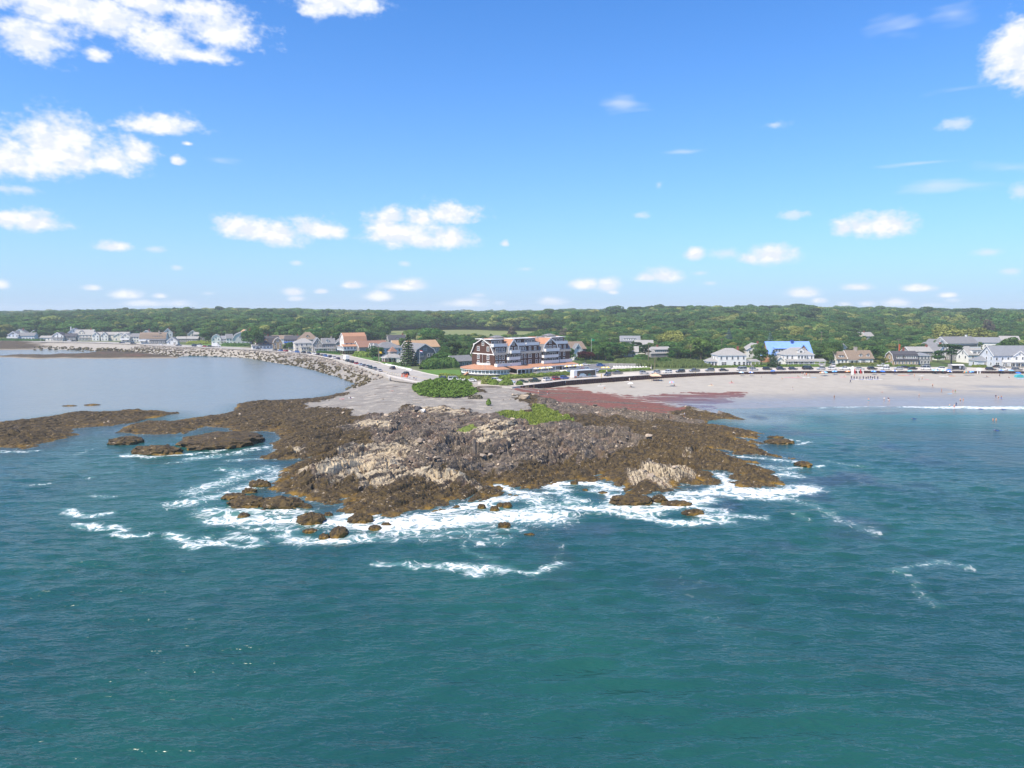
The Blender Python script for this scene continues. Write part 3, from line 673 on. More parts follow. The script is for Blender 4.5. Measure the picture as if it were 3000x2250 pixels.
def build_sea():
    def grow(a, lim, st, k):
        out = [a]
        while abs(out[-1]) < abs(lim): st *= k; out.append(out[-1]+st)
        return out
    xr = grow(95.0, 6000, 0.6, 1.045); xs = np.array([-v for v in xr[::-1]]+list(np.arange(-94.4, 95.0, 0.6))+xr)
    yn = [-v for v in grow(0.0, 3000, 6.0, 1.2)[1:]][::-1]+list(np.arange(0, 42, 2.0))
    yf = [42.0]
    while yf[-1] < 190: yf.append(yf[-1]+max(0.42, 0.0042*yf[-1]))
    while yf[-1] < 760: yf.append(yf[-1]+0.009*yf[-1])
    ys = np.array(yn+yf)
    X, Y = np.meshgrid(xs, ys); x, y = X.ravel(), Y.ravel(); Fc = grid_faces(len(xs), len(ys))
    dC, dP = coast_fields(x, y)
    calm = sstep(sdf(x, y, BAY), -14, 10)
    shelter = np.clip(1-0.55*sstep(x-0.28*y, 10, 60)*sstep(y, 120, 230), 0.2, 1)
    amp = (1-0.94*calm)*shelter*np.clip(0.25+np.maximum(-dC, 0)/18, 0.25, 1)
    z = np.zeros_like(x); rr = np.random.default_rng(5)
    lims = np.gradient(ys); cell = np.interp(y, ys, np.maximum(lims, 0.6))
    cell = np.maximum(cell, np.interp(np.abs(x), np.abs(xs[xs >= 0]), np.gradient(xs[xs >= 0])))
    for i in range(46):
        L = 1.5*(13.0/1.5)**(i/45.0); th = R(98)+rr.normal(0, 0.42 if L < 8 else 0.25)
        k = 2*math.pi/L; a = (0.0105*L**0.5 if L < 5 else 0.023*(5/L)**0.7)*rr.uniform(0.6, 1.3)
        ph = k*(math.cos(th)*x+math.sin(th)*y)+rr.uniform(0, 6.28)+2.0*fbm(x/(L*4), y/(L*4), 1, i+200)
        s = np.sin(ph); z += a*(s+0.35*(s*s-0.5))*sstep(L/cell, 2.2, 4.0)
    swell = 0.17*np.sin(2*math.pi*(0.34*x+0.94*y)/31+1.2*fbm(x/60, y/60, 2, 8))
    z = (z*(0.75+0.9*np.clip(fbm(x/38, y/52, 2, 300)+0.35, 0, 1))+swell)*amp
    # surf swell lines off the beach
    bch = sstep(x, 60, 120)*sstep(y, 195, 225)*(1-sstep(-dC, 60, 90))
    z += bch*0.22*np.clip(np.sin(2*math.pi*(-dC)/17+1.5*fbm(x/40, y/40, 2, 7))-0.3, 0, 1)
    foam = np.zeros_like(x)
    jx, jy = x+1.6*fbm(x/6, y/6, 3, 401), y+2.4*fbm(x/6, y/6, 3, 411)
    for path, w, s in FOAM:
        pts = PX(path); sel = (x > min(p.x for p in pts)-4*w) & (x < max(p.x for p in pts)+4*w) & (y > min(p.y for p in pts)-4*w) & (y < max(p.y for p in pts)+4*w)
        if sel.any():
            d = segdist(jx[sel], jy[sel], pts); foam[sel] = np.maximum(foam[sel], s*np.exp(-(d/w)**2*1.05))
    edge = np.exp(-np.maximum(-dC, 0)/1.0)*(1-calm)*0.34*(y < 225)
    foam = np.maximum(foam, edge)
    shal = sstep(-dC, 70, 0)*sstep(x, 30, 80)*sstep(y, 180, 230)+0.5*calm*0
    shal = np.maximum(shal, 0.45*np.clip(foam, 0, 1))
    px = [W(2060, 1215), W(2350, 1330), W(2250, 1450), W(2500, 1500)]
    weed = sstep(fbm(x/16, y/22, 3, 77), 0.02, 0.35)*np.exp(-(segdist(x, y, PX('2150,1215 2400,1260 2500,1330 2450,1420 2300,1500 1900,1560'))/22)**2)
    weed = np.maximum(weed, 0.8*np.exp(-(segdist(x, y, PX('2200,1212 2400,1205 2600,1210'))/7)**2)*sstep(fbm(x/20, y/6, 2, 78), -0.1, 0.3))
    weed = np.maximum(weed, np.exp(-(np.maximum(-dC, 0)/6)**2)*(1-calm)*0.7*(y < 225))
    keep = ((dC < 4) & (dP < 0))[Fc].any(1)
    V = np.stack([x, y, z], 1); a = np.stack([foam, calm, np.clip(shal, 0, 1), weed], 1)
    V, Fc, a = compact(V, Fc[keep], a)
    me = npmesh('sea', V, Fc, [sea_material()], smooth=True); fcolor(me, 'sea', a)
    tag(link('sea', me), 'teal green sea with white surf round the rocks', None, None, 'structure')
build_sea()
# ================================================================== building materials
def shingle(name, c1, c2, rows=4.0, rough=0.85):
    """wall or roof cladding: horizontal courses with tone from piece to piece"""
    if name in MATS: return MATS[name]
    m = bpy.data.materials.new(name); m.use_nodes = True; t = NT(m.node_tree)
    P = t.n('ShaderNodeTexCoord').outputs['Object']
    n1 = t.noise(t.vec('MULTIPLY', P, (1.6, 1.6, rows)), 1.0, 3, 0.6); n2 = t.noise(P, 0.25, 3, 0.6)
    c = t.mix(t.ramp(n1, 0.35, 0.65), c4(c1), c4(c2))
    c = t.mix(t.math('MULTIPLY', t.ramp(n2, 0.45, 0.7), 0.35), c, c4(tuple(v*0.7 for v in c1)))
    p = t.n('ShaderNodeBsdfPrincipled', {'Base Color': c, 'Roughness': rough, 'Specular IOR Level': 0.2})
    b = t.n('ShaderNodeBump', {'Strength': 0.4, 'Distance': 0.05, 'Height': n1}); t.L.new(b.outputs[0], p.inputs['Normal'])
    o = t.n('ShaderNodeOutputMaterial'); t.L.new(p.outputs[0], o.inputs[0]); MATS[name] = m; return m
WALLM = {'brown': shingle('brown_shingle', (0.115, 0.058, 0.042), (0.060, 0.032, 0.026)), 'grey': shingle('grey_shingle', (0.235, 0.235, 0.235), (0.165, 0.165, 0.17)),
         'white': pmat('white_clapboard', (0.72, 0.72, 0.70), 0.7, var=0.06, vscale=0.6), 'cream': pmat('cream_clapboard', (0.66, 0.62, 0.53), 0.7, var=0.06, vscale=0.6),
         'blue': pmat('pale_blue_clapboard', (0.56, 0.60, 0.66), 0.7, var=0.06, vscale=0.6), 'sage': pmat('sage_clapboard', (0.56, 0.57, 0.53), 0.75, var=0.06, vscale=0.6),
         'tan': shingle('tan_shingle', (0.42, 0.31, 0.20), (0.31, 0.22, 0.14)), 'orange': shingle('orange_shingle', (0.56, 0.27, 0.09), (0.44, 0.20, 0.07)), 'greige': shingle('weathered_shingle', (0.33, 0.31, 0.285), (0.24, 0.225, 0.21)),
         'raw': pmat('raw_sheathing', (0.42, 0.23, 0.14), 0.8, var=0.2, vscale=0.8)}
ROOFM = {'grey': shingle('grey_roof', (0.215, 0.22, 0.235), (0.155, 0.16, 0.17), 5), 'dark': shingle('dark_roof', (0.085, 0.085, 0.10), (0.055, 0.055, 0.065), 5), 'brown': shingle('brown_roof', (0.25, 0.195, 0.15), (0.18, 0.14, 0.11), 5),
         'cedar': shingle('cedar_roof', (0.43, 0.24, 0.155), (0.36, 0.19, 0.12), 5), 'tan': shingle('tan_roof', (0.44, 0.30, 0.185), (0.35, 0.23, 0.14), 5), 'light': shingle('light_grey_roof', (0.34, 0.335, 0.325), (0.26, 0.26, 0.255), 5),
         'blue': pmat('blue_roof_membrane', (0.20, 0.35, 0.76), 0.55, var=0.08, vscale=0.5), 'slate': shingle('slate_blue_roof', (0.235, 0.25, 0.28), (0.175, 0.19, 0.215), 5), 'rust': shingle('rust_roof', (0.30, 0.17, 0.12), (0.23, 0.13, 0.10), 5)}
M_TRIM = pmat('white_trim', (0.78, 0.78, 0.77), 0.6, var=0.04, vscale=0.8)
M_GLASS = pmat('window_glass', (0.045, 0.058, 0.075), 0.06, spec=0.8, var=0.3, vscale=0.5)
M_BRICK = shingle('brick', (0.30, 0.11, 0.075), (0.22, 0.085, 0.06), 8)
M_STONE = pmat('pale_stone', (0.42, 0.37, 0.32), 0.9, var=0.25, vscale=1.5)
M_DECK = pmat('deck_boards', (0.36, 0.33, 0.30), 0.85, var=0.12, vscale=1.2)
M_CONC = pmat('concrete', (0.46, 0.44, 0.41), 0.9, var=0.15, vscale=0.6)
M_BLACKM = pmat('black_metal', (0.03, 0.03, 0.033), 0.5)
M_WOODP = pmat('pole_wood', (0.26, 0.20, 0.15), 0.9, var=0.2, vscale=1.0)
M_GALV = pmat('galvanised', (0.42, 0.43, 0.44), 0.5, metal=0.4)

_wm = {}
def winmesh(w, h, panes=1, trim=None):
    k = (round(w, 2), round(h, 2), panes)
    if k in _wm: return _wm[k]
    mb = MB(); f = 0.16; d = 0.10
    mb.box(-w/2-f, w/2+f, -d, 0.04, h, h+f); mb.box(-w/2-f-0.05, w/2+f+0.05, -d-0.05, 0.04, -f, 0)
    mb.box(-w/2-f, -w/2, -d, 0.04, 0, h); mb.box(w/2, w/2+f, -d, 0.04, 0, h)
    for i in range(1, panes): x = -w/2+w*i/panes; mb.box(x-0.07, x+0.07, -d+0.01, 0.04, 0, h)
    mb.box(-w/2, w/2, -d+0.03, 0.04, h*0.5-0.04, h*0.5+0.04)
    mb.box(-w/2, w/2, -0.045, 0.035, 0, h, 1)
    _wm[k] = mb.mesh('window', [M_TRIM, M_GLASS]); return _wm[k]
_dm = {}
def doormesh(w, h):
    k = (w, h)
    if k not in _dm:
        mb = MB(); mb.box(-w/2-.15, -w/2, -.1, .04, 0, h); mb.box(w/2, w/2+.15, -.1, .04, 0, h); mb.box(-w/2-.15, w/2+.15, -.1, .04, h, h+.15); mb.box(-w/2, w/2, -.05, .03, 0, h, 1)
        mb.box(-w*.36, w*.36, -.06, .03, h*.45, h*.9, 2)
        _dm[k] = mb.mesh('door', [M_TRIM, pmat('door_paint', (0.20, 0.13, 0.10), 0.6), M_GLASS])
    return _dm[k]
FACE = {'F': 0.0, 'R': math.pi/2, 'B': math.pi, 'L': -math.pi/2}
def put(face, x0, x1, y0, y1, a, z):
    """a: distance along the face from its left end seen from outside"""
    if face == 'F': return (x0+a, y0, z)
    if face == 'R': return (x1, y0+a, z)
    if face == 'L': return (x0, y1-a, z)
    return (x1-a, y1, z)

def profile(roof, w, hr):
    """half-open roof line from eave to eave across width w: [(p, z)] starting at (0,0)"""
    if roof == 'gambrel': return [(0, 0), (w*0.16, hr*0.62), (w/2, hr), (w*0.84, hr*0.62), (w, 0)]
    if roof == 'salt': return [(0, 0), (w*0.35, hr), (w, 0)]
    if roof == 'shed': return [(0, 0), (w, hr)]
    return [(0, 0), (w/2, hr), (w, 0)]

def mass(par, x0, x1, y0, y1, zb, hw, roof='gable', hr=3.0, axis='x', wm='white', rm='grey', oh=0.45, trim=True, wins=(), gwin=None):
    """one volume of a building: wall, roof (with its white edge boards) and its windows as parts of par"""
    wmat = WALLM[wm]; rmat = ROOFM[rm]; w, d = x1-x0, y1-y0; ze = zb+hw
    mb = MB(); rb = MB(); tb = MB(); tb2 = MB(); th = 0.22
    if roof in ('gable', 'gambrel', 'salt', 'shed'):
        span = d if axis == 'x' else w
        pr = profile(roof, span, hr); o0 = y0 if axis == 'x' else x0; a0, a1 = (x0, x1) if axis == 'x' else (y0, y1)
        prof = [(o0, zb-0.3)]+[(o0+p, ze+z-0.03) for p, z in pr]+[(o0+span, zb-0.3)]
        if roof == 'shed': prof = [(o0, zb-0.3), (o0, ze-0.03), (o0+span, ze+hr-0.03), (o0+span, zb-0.3)]
        mb.prism(prof, axis, a0, a1)
        for (p, z), (q, zz) in zip(pr[:-1], pr[1:]):
            L = math.hypot(q-p, zz-z); ex, ez = (q-p)/L, (zz-z)/L
            pp, pz, qq, qz = p, z, q, zz
            if p == 0: pp, pz = p-ex*oh, z-ez*oh
            if abs(q-span) < 1e-6: qq, qz = q+ex*oh, zz+ez*oh
            nx, nz = -ez*th, ex*th
            quad = [(o0+pp, ze+pz+0.02), (o0+qq, ze+qz+0.02), (o0+qq+nx, ze+qz+nz+0.02), (o0+pp+nx, ze+pz+nz+0.02)]
            rb.prism(quad, axis, a0-oh, a1+oh)
            if trim:
                n2x, n2z = -ez, ex
                tq = [(o0+pp-n2x*0.22, ze+pz-n2z*0.22+0.02), (o0+qq-n2x*0.22, ze+qz-n2z*0.22+0.02), (o0+qq+n2x*0.16, ze+qz+n2z*0.16+0.02), (o0+pp+n2x*0.16, ze+pz+n2z*0.16+0.02)]
                tb.prism(tq, axis, a0-oh-0.07, a0-oh+0.02); tb2.prism(tq, axis, a1+oh-0.02, a1+oh+0.07)
    elif roof == 'hip':
        mb.box(x0, x1, y0, y1, zb-0.3, ze-0.03)
        X0, X1, Y0, Y1 = x0-oh, x1+oh, y0-oh, y1+oh; m_ = min(X1-X0, Y1-Y0)/2
        if X1-X0 >= Y1-Y0: r0, r1 = (X0+m_, (Y0+Y1)/2), (X1-m_, (Y0+Y1)/2)
        else: r0, r1 = ((X0+X1)/2, Y0+m_), ((X0+X1)/2, Y1-m_)
        v = [(X0, Y0, ze), (X1, Y0, ze), (X1, Y1, ze), (X0, Y1, ze), (r0[0], r0[1], ze+hr), (r1[0], r1[1], ze+hr)]
        fs = [(0, 1, 5, 4), (1, 2, 5), (2, 3, 4, 5), (3, 0, 4)] if X1-X0 >= Y1-Y0 else [(0, 1, 4), (1, 2, 5, 4), (2, 3, 5), (3, 0, 4, 5)]
        for f in fs: rb.quad([v[i] for i in f])
        rb.quad([v[3], v[2], v[1], v[0]])
        if trim: tb.box(X0+.04, X1-.04, Y0+.04, Y1-.04, ze-0.24, ze-0.01)
    else:
        mb.box(x0, x1, y0, y1, zb-0.3, ze); rb.box(x0-oh, x1+oh, y0-oh, y1+oh, ze, ze+0.25)
        if trim: tb.box(x0-oh-.05, x1+oh+.05, y0-oh-.05, y1+oh+.05, ze+0.02, ze+0.18)
    wall = mb.build('wall', wmat, par); ro = rb.build('roof', rmat, par)
    for b_ in (tb, tb2):
        if trim and b_.v: b_.build('trim', M_TRIM, ro)
    for wn in wins:
        face, n, zs, size = wn[:4]; pn = wn[4] if len(wn) > 4 else 1; lo = wn[5] if len(wn) > 5 else 0.0; hi = wn[6] if len(wn) > 6 else 1.0
        L = w if face in 'FB' else d
        for z in (zs if isinstance(zs, (list, tuple)) else [zs]):
            for i in range(n):
                a = L*(lo+(hi-lo)*(i+0.5)/n)
                link('window', winmesh(size[0], size[1], pn), par, put(face, x0, x1, y0, y1, a, zb+z), (0, 0, FACE[face]))
    if gwin:
        for face in gwin[0]:
            L = w if face in 'FB' else d
            link('window', winmesh(gwin[2][0], gwin[2][1], gwin[3] if len(gwin) > 3 else 1), par, put(face, x0, x1, y0, y1, L/2, ze+gwin[1]), (0, 0, FACE[face]))
    return wall, ro
def chimney(ro, x, y, z0, z1, m=None, s=0.45):
    mb = MB(); mb.box(x-s, x+s, y-s*1.2, y+s*1.2, z0, z1); mb.box(x-s-.1, x+s+.1, y-s*1.2-.1, y+s*1.2+.1, z1, z1+.18)
    mb.build('chimney', m or M_BRICK, ro)
def dormer(par, x, y, z, w, d, h, kind='gable', wm='white', rm='grey', n=1, size=(0.9, 1.0)):
    """dormer whose face stands at y, reaching back d"""
    mb = MB(); hr = w*0.45 if kind == 'gable' else 0.35
    if kind == 'gable': mb.prism([(x-w/2, z), (x-w/2, z+h), (x, z+h+hr), (x+w/2, z+h), (x+w/2, z)], 'y', y, y+d)
    else: mb.prism([(y, z), (y, z+h), (y+d, z+h+hr), (y+d, z)], 'x', x-w/2, x+w/2)
    dm = mb.build('dormer', WALLM[wm], par)
    rb = MB()
    if kind == 'gable':
        for s in (-1, 1): rb.slab([(x, y-.25, z+h+hr+.1), (x+s*(w/2+.2), y-.25, z+h-.02), (x+s*(w/2+.2), y+d, z+h-.02), (x, y+d, z+h+hr+.1)][::s], 0.14)
    else: rb.slab([(x-w/2-.2, y-.3, z+h), (x+w/2+.2, y-.3, z+h), (x+w/2+.2, y+d, z+h+hr+.05), (x-w/2-.2, y+d, z+h+hr+.05)], 0.16)
    rb.build('dormer_roof', [ROOFM[rm]], dm)
    for i in range(n): link('window', winmesh(size[0], size[1]), dm, (x-w/2+w*(i+.5)/n, y, z+0.35), (0, 0, 0))
    return dm
def porch(par, x0, x1, y0, y1, zf, zt, posts=5, rm='grey', drop=0.6, face='F', rail=True, postm=None, solid=False):
    """open porch: deck, posts, railing and lean-to roof; face F: y0 is the open side"""
    rb = MB()
    if face == 'F': rb.slab([(x0-.3, y0-.3, zt), (x1+.3, y0-.3, zt), (x1+.3, y1, zt+drop), (x0-.3, y1, zt+drop)], 0.2)
    elif face == 'L': rb.slab([(x0-.3, y1+.3, zt), (x0-.3, y0-.3, zt), (x1, y0-.3, zt+drop), (x1, y1+.3, zt+drop)], 0.2)
    else: rb.slab([(x1+.3, y0-.3, zt), (x1+.3, y1+.3, zt), (x0, y1+.3, zt+drop), (x0, y0-.3, zt+drop)], 0.2)
    ro = rb.build('porch_roof', ROOFM[rm], par)
    tb = MB(); tb.box(x0-.25, x1+.25, y0-.25, y1-.01 if face == 'F' else y1+.2, zt-.42, zt-.21); tb.build('trim', M_TRIM, ro)
    db = MB(); db.box(x0, x1, y0, y1-.01, zf-.6, zf); db.build('deck', M_DECK, par)
    pm = MB(); pm.box(-.11, .11, -.11, .11, zf, zt-.4); me = pm.mesh('post', postm or M_TRIM)
    for i in range(posts):
        f = i/(posts-1)
        if face == 'F': p = (x0+.15+(x1-x0-.3)*f, y0+.15, 0)
        elif face == 'L': p = (x0+.15, y0+.15+(y1-y0-.3)*f, 0)
        else: p = (x1-.15, y0+.15+(y1-y0-.3)*f, 0)
        link('post', me, par, p)
    if rail:
        r = MB()
        if face == 'F': r.box(x0, x1, y0+.1, y0+.18, zf+.85, zf+.97); r.box(x0, x1, y0+.11, y0+.16, zf+.1, zf+(.84 if solid else .2))
        elif face == 'L': r.box(x0+.1, x0+.18, y0, y1, zf+.85, zf+.97); r.box(x0+.11, x0+.16, y0, y1, zf+.1, zf+(.84 if solid else .2))
        else: r.box(x1-.18, x1-.1, y0, y1, zf+.85, zf+.97); r.box(x1-.16, x1-.11, y0, y1, zf+.1, zf+(.84 if solid else .2))
        if not solid:
            k = int(((x1-x0) if face == 'F' else (y1-y0))/0.35)
            for i in range(k):
                q = (i+.5)/k
                if face == 'F': r.box(x0+(x1-x0)*q-.03, x0+(x1-x0)*q+.03, y0+.12, y0+.15, zf+.2, zf+.85)
                else:
                    xx = x0+.12 if face == 'L' else x1-.15
                    r.box(xx, xx+.03, y0+(y1-y0)*q-.03, y0+(y1-y0)*q+.03, zf+.2, zf+.85)
        r.build('railing', M_TRIM, par)
def balcony(par, x0, x1, y0, y1, z, h=1.15):
    mb = MB(); mb.box(x0, x1, y0, y1, z-.25, z); o = mb.build('balcony', M_TRIM, par)
    r = MB(); r.box(x0, x1, y0, y0+.08, z, z+h); r.box(x0, x0+.08, y0+.08, y1, z, z+h); r.box(x1-.08, x1, y0+.08, y1, z, z+h)
    r.box(x0-.06, x1+.06, y0-.06, y0+.14, z+h, z+h+.1); r.build('railing', M_TRIM, o)

# ================================================================== the big shingled inn
HPOS = Vector((-8.2, 336.0, 5.0)); HRZ = math.atan2(0.675, 0.74)
def build_inn():
    inn = empty('seaside_inn', HPOS, HRZ)
    tag(inn, 'large brown shingled inn with gambrel roof, white balconies and orange porch roofs', 'hotel')
    Lx, Dy = 52.0, 17.0
    mass(inn, 0, Lx, 0, Dy, 0, 10.0, 'gambrel', 7.0, 'x', 'brown', 'grey', 0.7)
    # cedar upper slopes
    for s, (ya, za, yb, zb_) in ((1, (Dy*.16, 14.34, Dy/2, 17.0)), (-1, (Dy*.84, 14.34, Dy/2, 17.0))):
        for a, b in ((.5, 6.0), (9.2, 13.5), (29.6, 35.0), (44.0, 51.6)):
            pts = [(a, ya, za+.32), (b, ya, za+.32), (b, yb, zb_+.32), (a, yb, zb_+.32)]
            rb = MB(); rb.slab(pts if s > 0 else pts[::-1], 0.12); rb.build('cedar_roof', ROOFM['cedar'], inn)
    tb = MB(); tb.box(-.05, Lx+.05, -.14, -.02, 9.55, 9.98); tb.box(-.14, -.02, -.1, Dy+.1, 9.55, 10.0); tb.build('band_board', M_TRIM, inn)
    # gable end windows (left end)
    for z, sz in ((4.6, (1.5, 1.7)), (7.3, (1.5, 1.9)), (11.3, (1.6, 1.9))):
        for a in (5.0, 12.2): link('window', winmesh(sz[0], sz[1], 2), inn, (0, Dy-a, z), (0, 0, FACE['L']))
    link('window', winmesh(1.4, 1.7, 2), inn, (0, Dy/2, 13.9), (0, 0, FACE['L']))
    pp = MB(); pp.tube((-.12, Dy/2+.3, 4.2), (-.12, Dy/2+.3, 9.5), .07, .07); pp.build('downpipe', M_TRIM, inn)
    # long front windows on two floors
    for z, h in ((4.5, 1.75), (7.4, 1.75)):
        for x in (1.3, 3.4, 5.5, 15.6, 17.6, 19.8, 27.6, 30.2, 44.0, 47.6): link('window', winmesh(1.0, h), inn, (x, 0, z), (0, 0, 0))
        for x in (23.0,): link('window', winmesh(1.9, h, 2), inn, (x, 0, z), (0, 0, 0))
        for x in (9.2, 12.6, 34.0, 37.6, 40.4): link('window', winmesh(2.2, 2.1, 2), inn, (x, 0, z-.3), (0, 0, 0))
    for z in (4.5, 7.4, 11.2):
        for y in (4, 12): link('window', winmesh(1.3, 1.7), inn, (Lx, y, z), (0, 0, FACE['R']))
    # third floor: shed dormers in the steep roof
    for a, b, ws in ((.6, 6.8, (1.6, 3.7, 5.8)), (15.2, 20.4, (16.2, 17.9, 19.7)), (21.6, 29.4, (23.4, 27.0)), (43.0, 50.8, (45.0, 48.4))):
        mb = MB(); mb.prism([(.35, 10.05), (.35, 13.4), (4.6, 14.6), (4.6, 10.05)], 'x', a, b); dm = mb.build('dormer', WALLM['brown'], inn)
        r2 = MB(); r2.slab([(a-.2, .1, 13.4), (b+.2, .1, 13.4), (b+.2, 4.6, 14.75), (a-.2, 4.6, 14.75)], .16); r2.build('dormer_roof', ROOFM['grey'], dm)
        for x in ws: link('window', winmesh(1.15, 1.6, 2 if b-a > 7 else 1), dm, (x, .35, 11.1), (0, 0, 0))
    # top floor: flat-roofed dormers set back behind white balconies
    for a, b, ws in ((-.4, 8.6, (1.6, 3.8, 6.2)), (13.6, 20.4, (15.4, 18.4)), (21.0, 29.6, (23.2, 25.6, 28.0)), (41.6, 50.6, (43.6, 46.0, 48.6))):
        mb = MB(); mb.box(max(a, .4), b, 3.0, 13.8, 13.2, 16.7); dm = mb.build('dormer', WALLM['brown'], inn)
        r2 = MB(); r2.box(max(a, .4)-.6, b+.5, 2.3, 14.4, 16.7, 16.95); r2.build('dormer_roof', M_TRIM, dm)
        for x in ws: link('window', winmesh(1.7, 1.9, 2), dm, (x, 3.0, 14.1), (0, 0, 0))
        balcony(inn, a, b, .3, 3.0, 13.55, 1.25)
    balcony(inn, 1.0, 6.0, 14.4, 17.2, 13.2, 1.3)
    # cross gables
    for a, b, pr in ((7.4, 14.8, .9), (30.6, 42.0, 1.1)):
        w = b-a; c = (a+b)/2; hr = 6.6
        prof = [(a, 9.98), (a+w*.13, 9.98+hr*.55), (c, 9.98+hr), (b-w*.13, 9.98+hr*.55), (b, 9.98)]
        mb = MB(); mb.prism(prof, 'y', -pr, 8.0); g = mb.build('cross_gable', WALLM['brown'], inn)
        rb = MB(); tb = MB()
        for i, (p, q) in enumerate(zip(prof[:-1], prof[1:])):
            L = math.hypot(q[0]-p[0], q[1]-p[1]); nx, nz = -(q[1]-p[1])/L, (q[0]-p[0])/L
            qd = [p, q, (q[0]+nx*.24, q[1]+nz*.24), (p[0]+nx*.24, p[1]+nz*.24)]
            rb.prism([(x, z+.03) for x, z in qd], 'y', -pr-.5, 8.4, 0 if i in (0, 3) else 1)
            tq = [(p[0]-nx*.25, p[1]-nz*.25), (q[0]-nx*.25, q[1]-nz*.25), (q[0]+nx*.3, q[1]+nz*.3), (p[0]+nx*.3, p[1]+nz*.3)]
            tb.prism(tq, 'y', -pr-.6, -pr-.45)
        rb.build('gable_roof', [ROOFM['grey'], ROOFM['cedar']], g); tb.build('trim', M_TRIM, g)
        link('window', winmesh(1.5, 1.5, 2), g, (c, -pr, 14.0), (0, 0, 0))
        for k in ((-.24, .0, .26) if w > 9 else (-.2, .22)): link('window', winmesh(1.7, 1.9, 2), g, (c+k*w, -pr, 11.0), (0, 0, 0))
        balcony(inn, a+.8, b-.8, -pr-1.9, -pr-.01, 10.35, 1.2)
    for x0, x1 in ((-.3, 8.2), (8.6, 15.2), (30.6, 41.6), (42.4, 51.6)): balcony(inn, x0, x1, -2.2, -.02, 4.35, 1.15)
    for x0, x1 in ((7.4, 14.8), (31.0, 41.4)): balcony(inn, x0, x1, -2.0, -.02, 7.15, 1.15)
    # dark roof lanterns
    for cx, cz in ((8.5, 17.0), (45.0, 17.0)):
        mb = MB(); mb.box(cx-2.6, cx+2.6, 6.0, 11.0, cz-.4, cz+.5); o = mb.build('roof_lantern', M_BLACKM, inn)
        h = MB(); h.v = [(cx-3, 5.6, cz+.5), (cx+3, 5.6, cz+.5), (cx+3, 11.4, cz+.5), (cx-3, 11.4, cz+.5), (cx-1.2, 8.5, cz+1.5), (cx+1.2, 8.5, cz+1.5)]
        h.f = [(0, 1, 5, 4), (1, 2, 5), (2, 3, 4, 5), (3, 0, 4), (3, 2, 1, 0)]; h.m = [0]*5; h.build('lantern_roof', ROOFM['grey'], o)
    # round glazed porch under the left gable
    cx, cy, Rr = 3.0, 8.2, 14.2
    n0, n1, k = R(100), R(275), 22
    A = [n0+(n1-n0)*i/k for i in range(k+1)]
    rd = lambda a, r: (cx+math.cos(a)*r*.86, cy+math.sin(a)*r)
    base = MB(); base.prism  # round base wall
    for i in range(k):
        p, q = rd(A[i], Rr), rd(A[i+1], Rr); c = rd((A[i]+A[i+1])/2, Rr-6)
        pi, qi = rd(A[i], Rr-.3), rd(A[i+1], Rr-.3)
        base.v += [(p[0], p[1], -.3), (q[0], q[1], -.3), (q[0], q[1], .75), (p[0], p[1], .75), (pi[0], pi[1], -.3), (qi[0], qi[1], -.3), (qi[0], qi[1], .75), (pi[0], pi[1], .75)]
        b = len(base.v)-8
        for f in ((0, 1, 2, 3), (5, 4, 7, 6), (3, 2, 6, 7)): base.f.append(tuple(b+j for j in f)); base.m.append(0)
    base.build('porch_base', ROOFM['dark'], inn)
    roof = MB(); tr = MB(); tr2 = MB()
    for i in range(k):
        o1, o2 = rd(A[i], Rr+.8), rd(A[i+1], Rr+.8); i1, i2 = rd(A[i], Rr-7.2), rd(A[i+1], Rr-7.2)
        roof.slab([(o1[0], o1[1], 3.15), (o2[0], o2[1], 3.15), (i2[0], i2[1], 4.7), (i1[0], i1[1], 4.7)], .2)
        t1, t2 = rd(A[i], Rr+.62), rd(A[i+1], Rr+.62)
        w1, w2 = rd(A[i], Rr-.1), rd(A[i+1], Rr-.1)
        tr.slab([(t1[0], t1[1], 2.95), (t2[0], t2[1], 2.95), (w2[0], w2[1], 2.95), (w1[0], w1[1], 2.95)], .35)
        tr2.slab([(rd(A[i], Rr+.12)[0], rd(A[i], Rr+.12)[1], 1.0), (rd(A[i+1], Rr+.12)[0], rd(A[i+1], Rr+.12)[1], 1.0), (w2[0], w2[1], 1.0), (w1[0], w1[1], 1.0)], .25)
    rr = roof.build('porch_roof', ROOFM['cedar'], inn); tr.build('trim', M_TRIM, rr); tr2.build('sill_band', M_TRIM, rr)
    wl = 2*math.pi*Rr*.93*(n1-n0)/(2*math.pi)/k
    me = winmesh(wl*.62, 1.55, 2); pm = MB(); pm.box(-.17, .17, -.12, .12, .75, 2.9); pme = pm.mesh('post', M_TRIM)
    for i in range(k):
        a = (A[i]+A[i+1])/2; p, q = rd(A[i], Rr-.12), rd(A[i+1], Rr-.12)
        ang = math.atan2(q[1]-p[1], q[0]-p[0])
        link('window', me, inn, ((p[0]+q[0])/2, (p[1]+q[1])/2, 1.15), (0, 0, ang))
        link('post', pme, inn, (p[0], p[1], 0), (0, 0, ang))
    rw = MB()
    for i in range(k):
        p, q = rd(A[i], Rr-8.2), rd(A[i+1], Rr-8.2); rw.slab([(p[0], p[1], 5.6), (q[0], q[1], 5.6), (q[0], q[1], 4.4), (p[0], p[1], 4.4)], .15)
    rw.build('roof_deck_wall', M_TRIM, inn)
    # ground floor wing under the lean-to roof along the front
    mb = MB(); mb.box(15.5, 51.5, -5.0, -.05, -.3, 3.2); mb.build('wing_wall', WALLM['brown'], inn)
    r = MB(); r.slab([(14.8, -6.2, 3.15), (52.2, -6.2, 3.15), (52.2, -.03, 4.3), (14.8, -.03, 4.3)], .22); ro = r.build('porch_roof', ROOFM['cedar'], inn)
    tb = MB(); tb.box(14.8, 52.2, -6.3, -6.1, 2.72, 3.12); tb.build('trim', M_TRIM, ro)
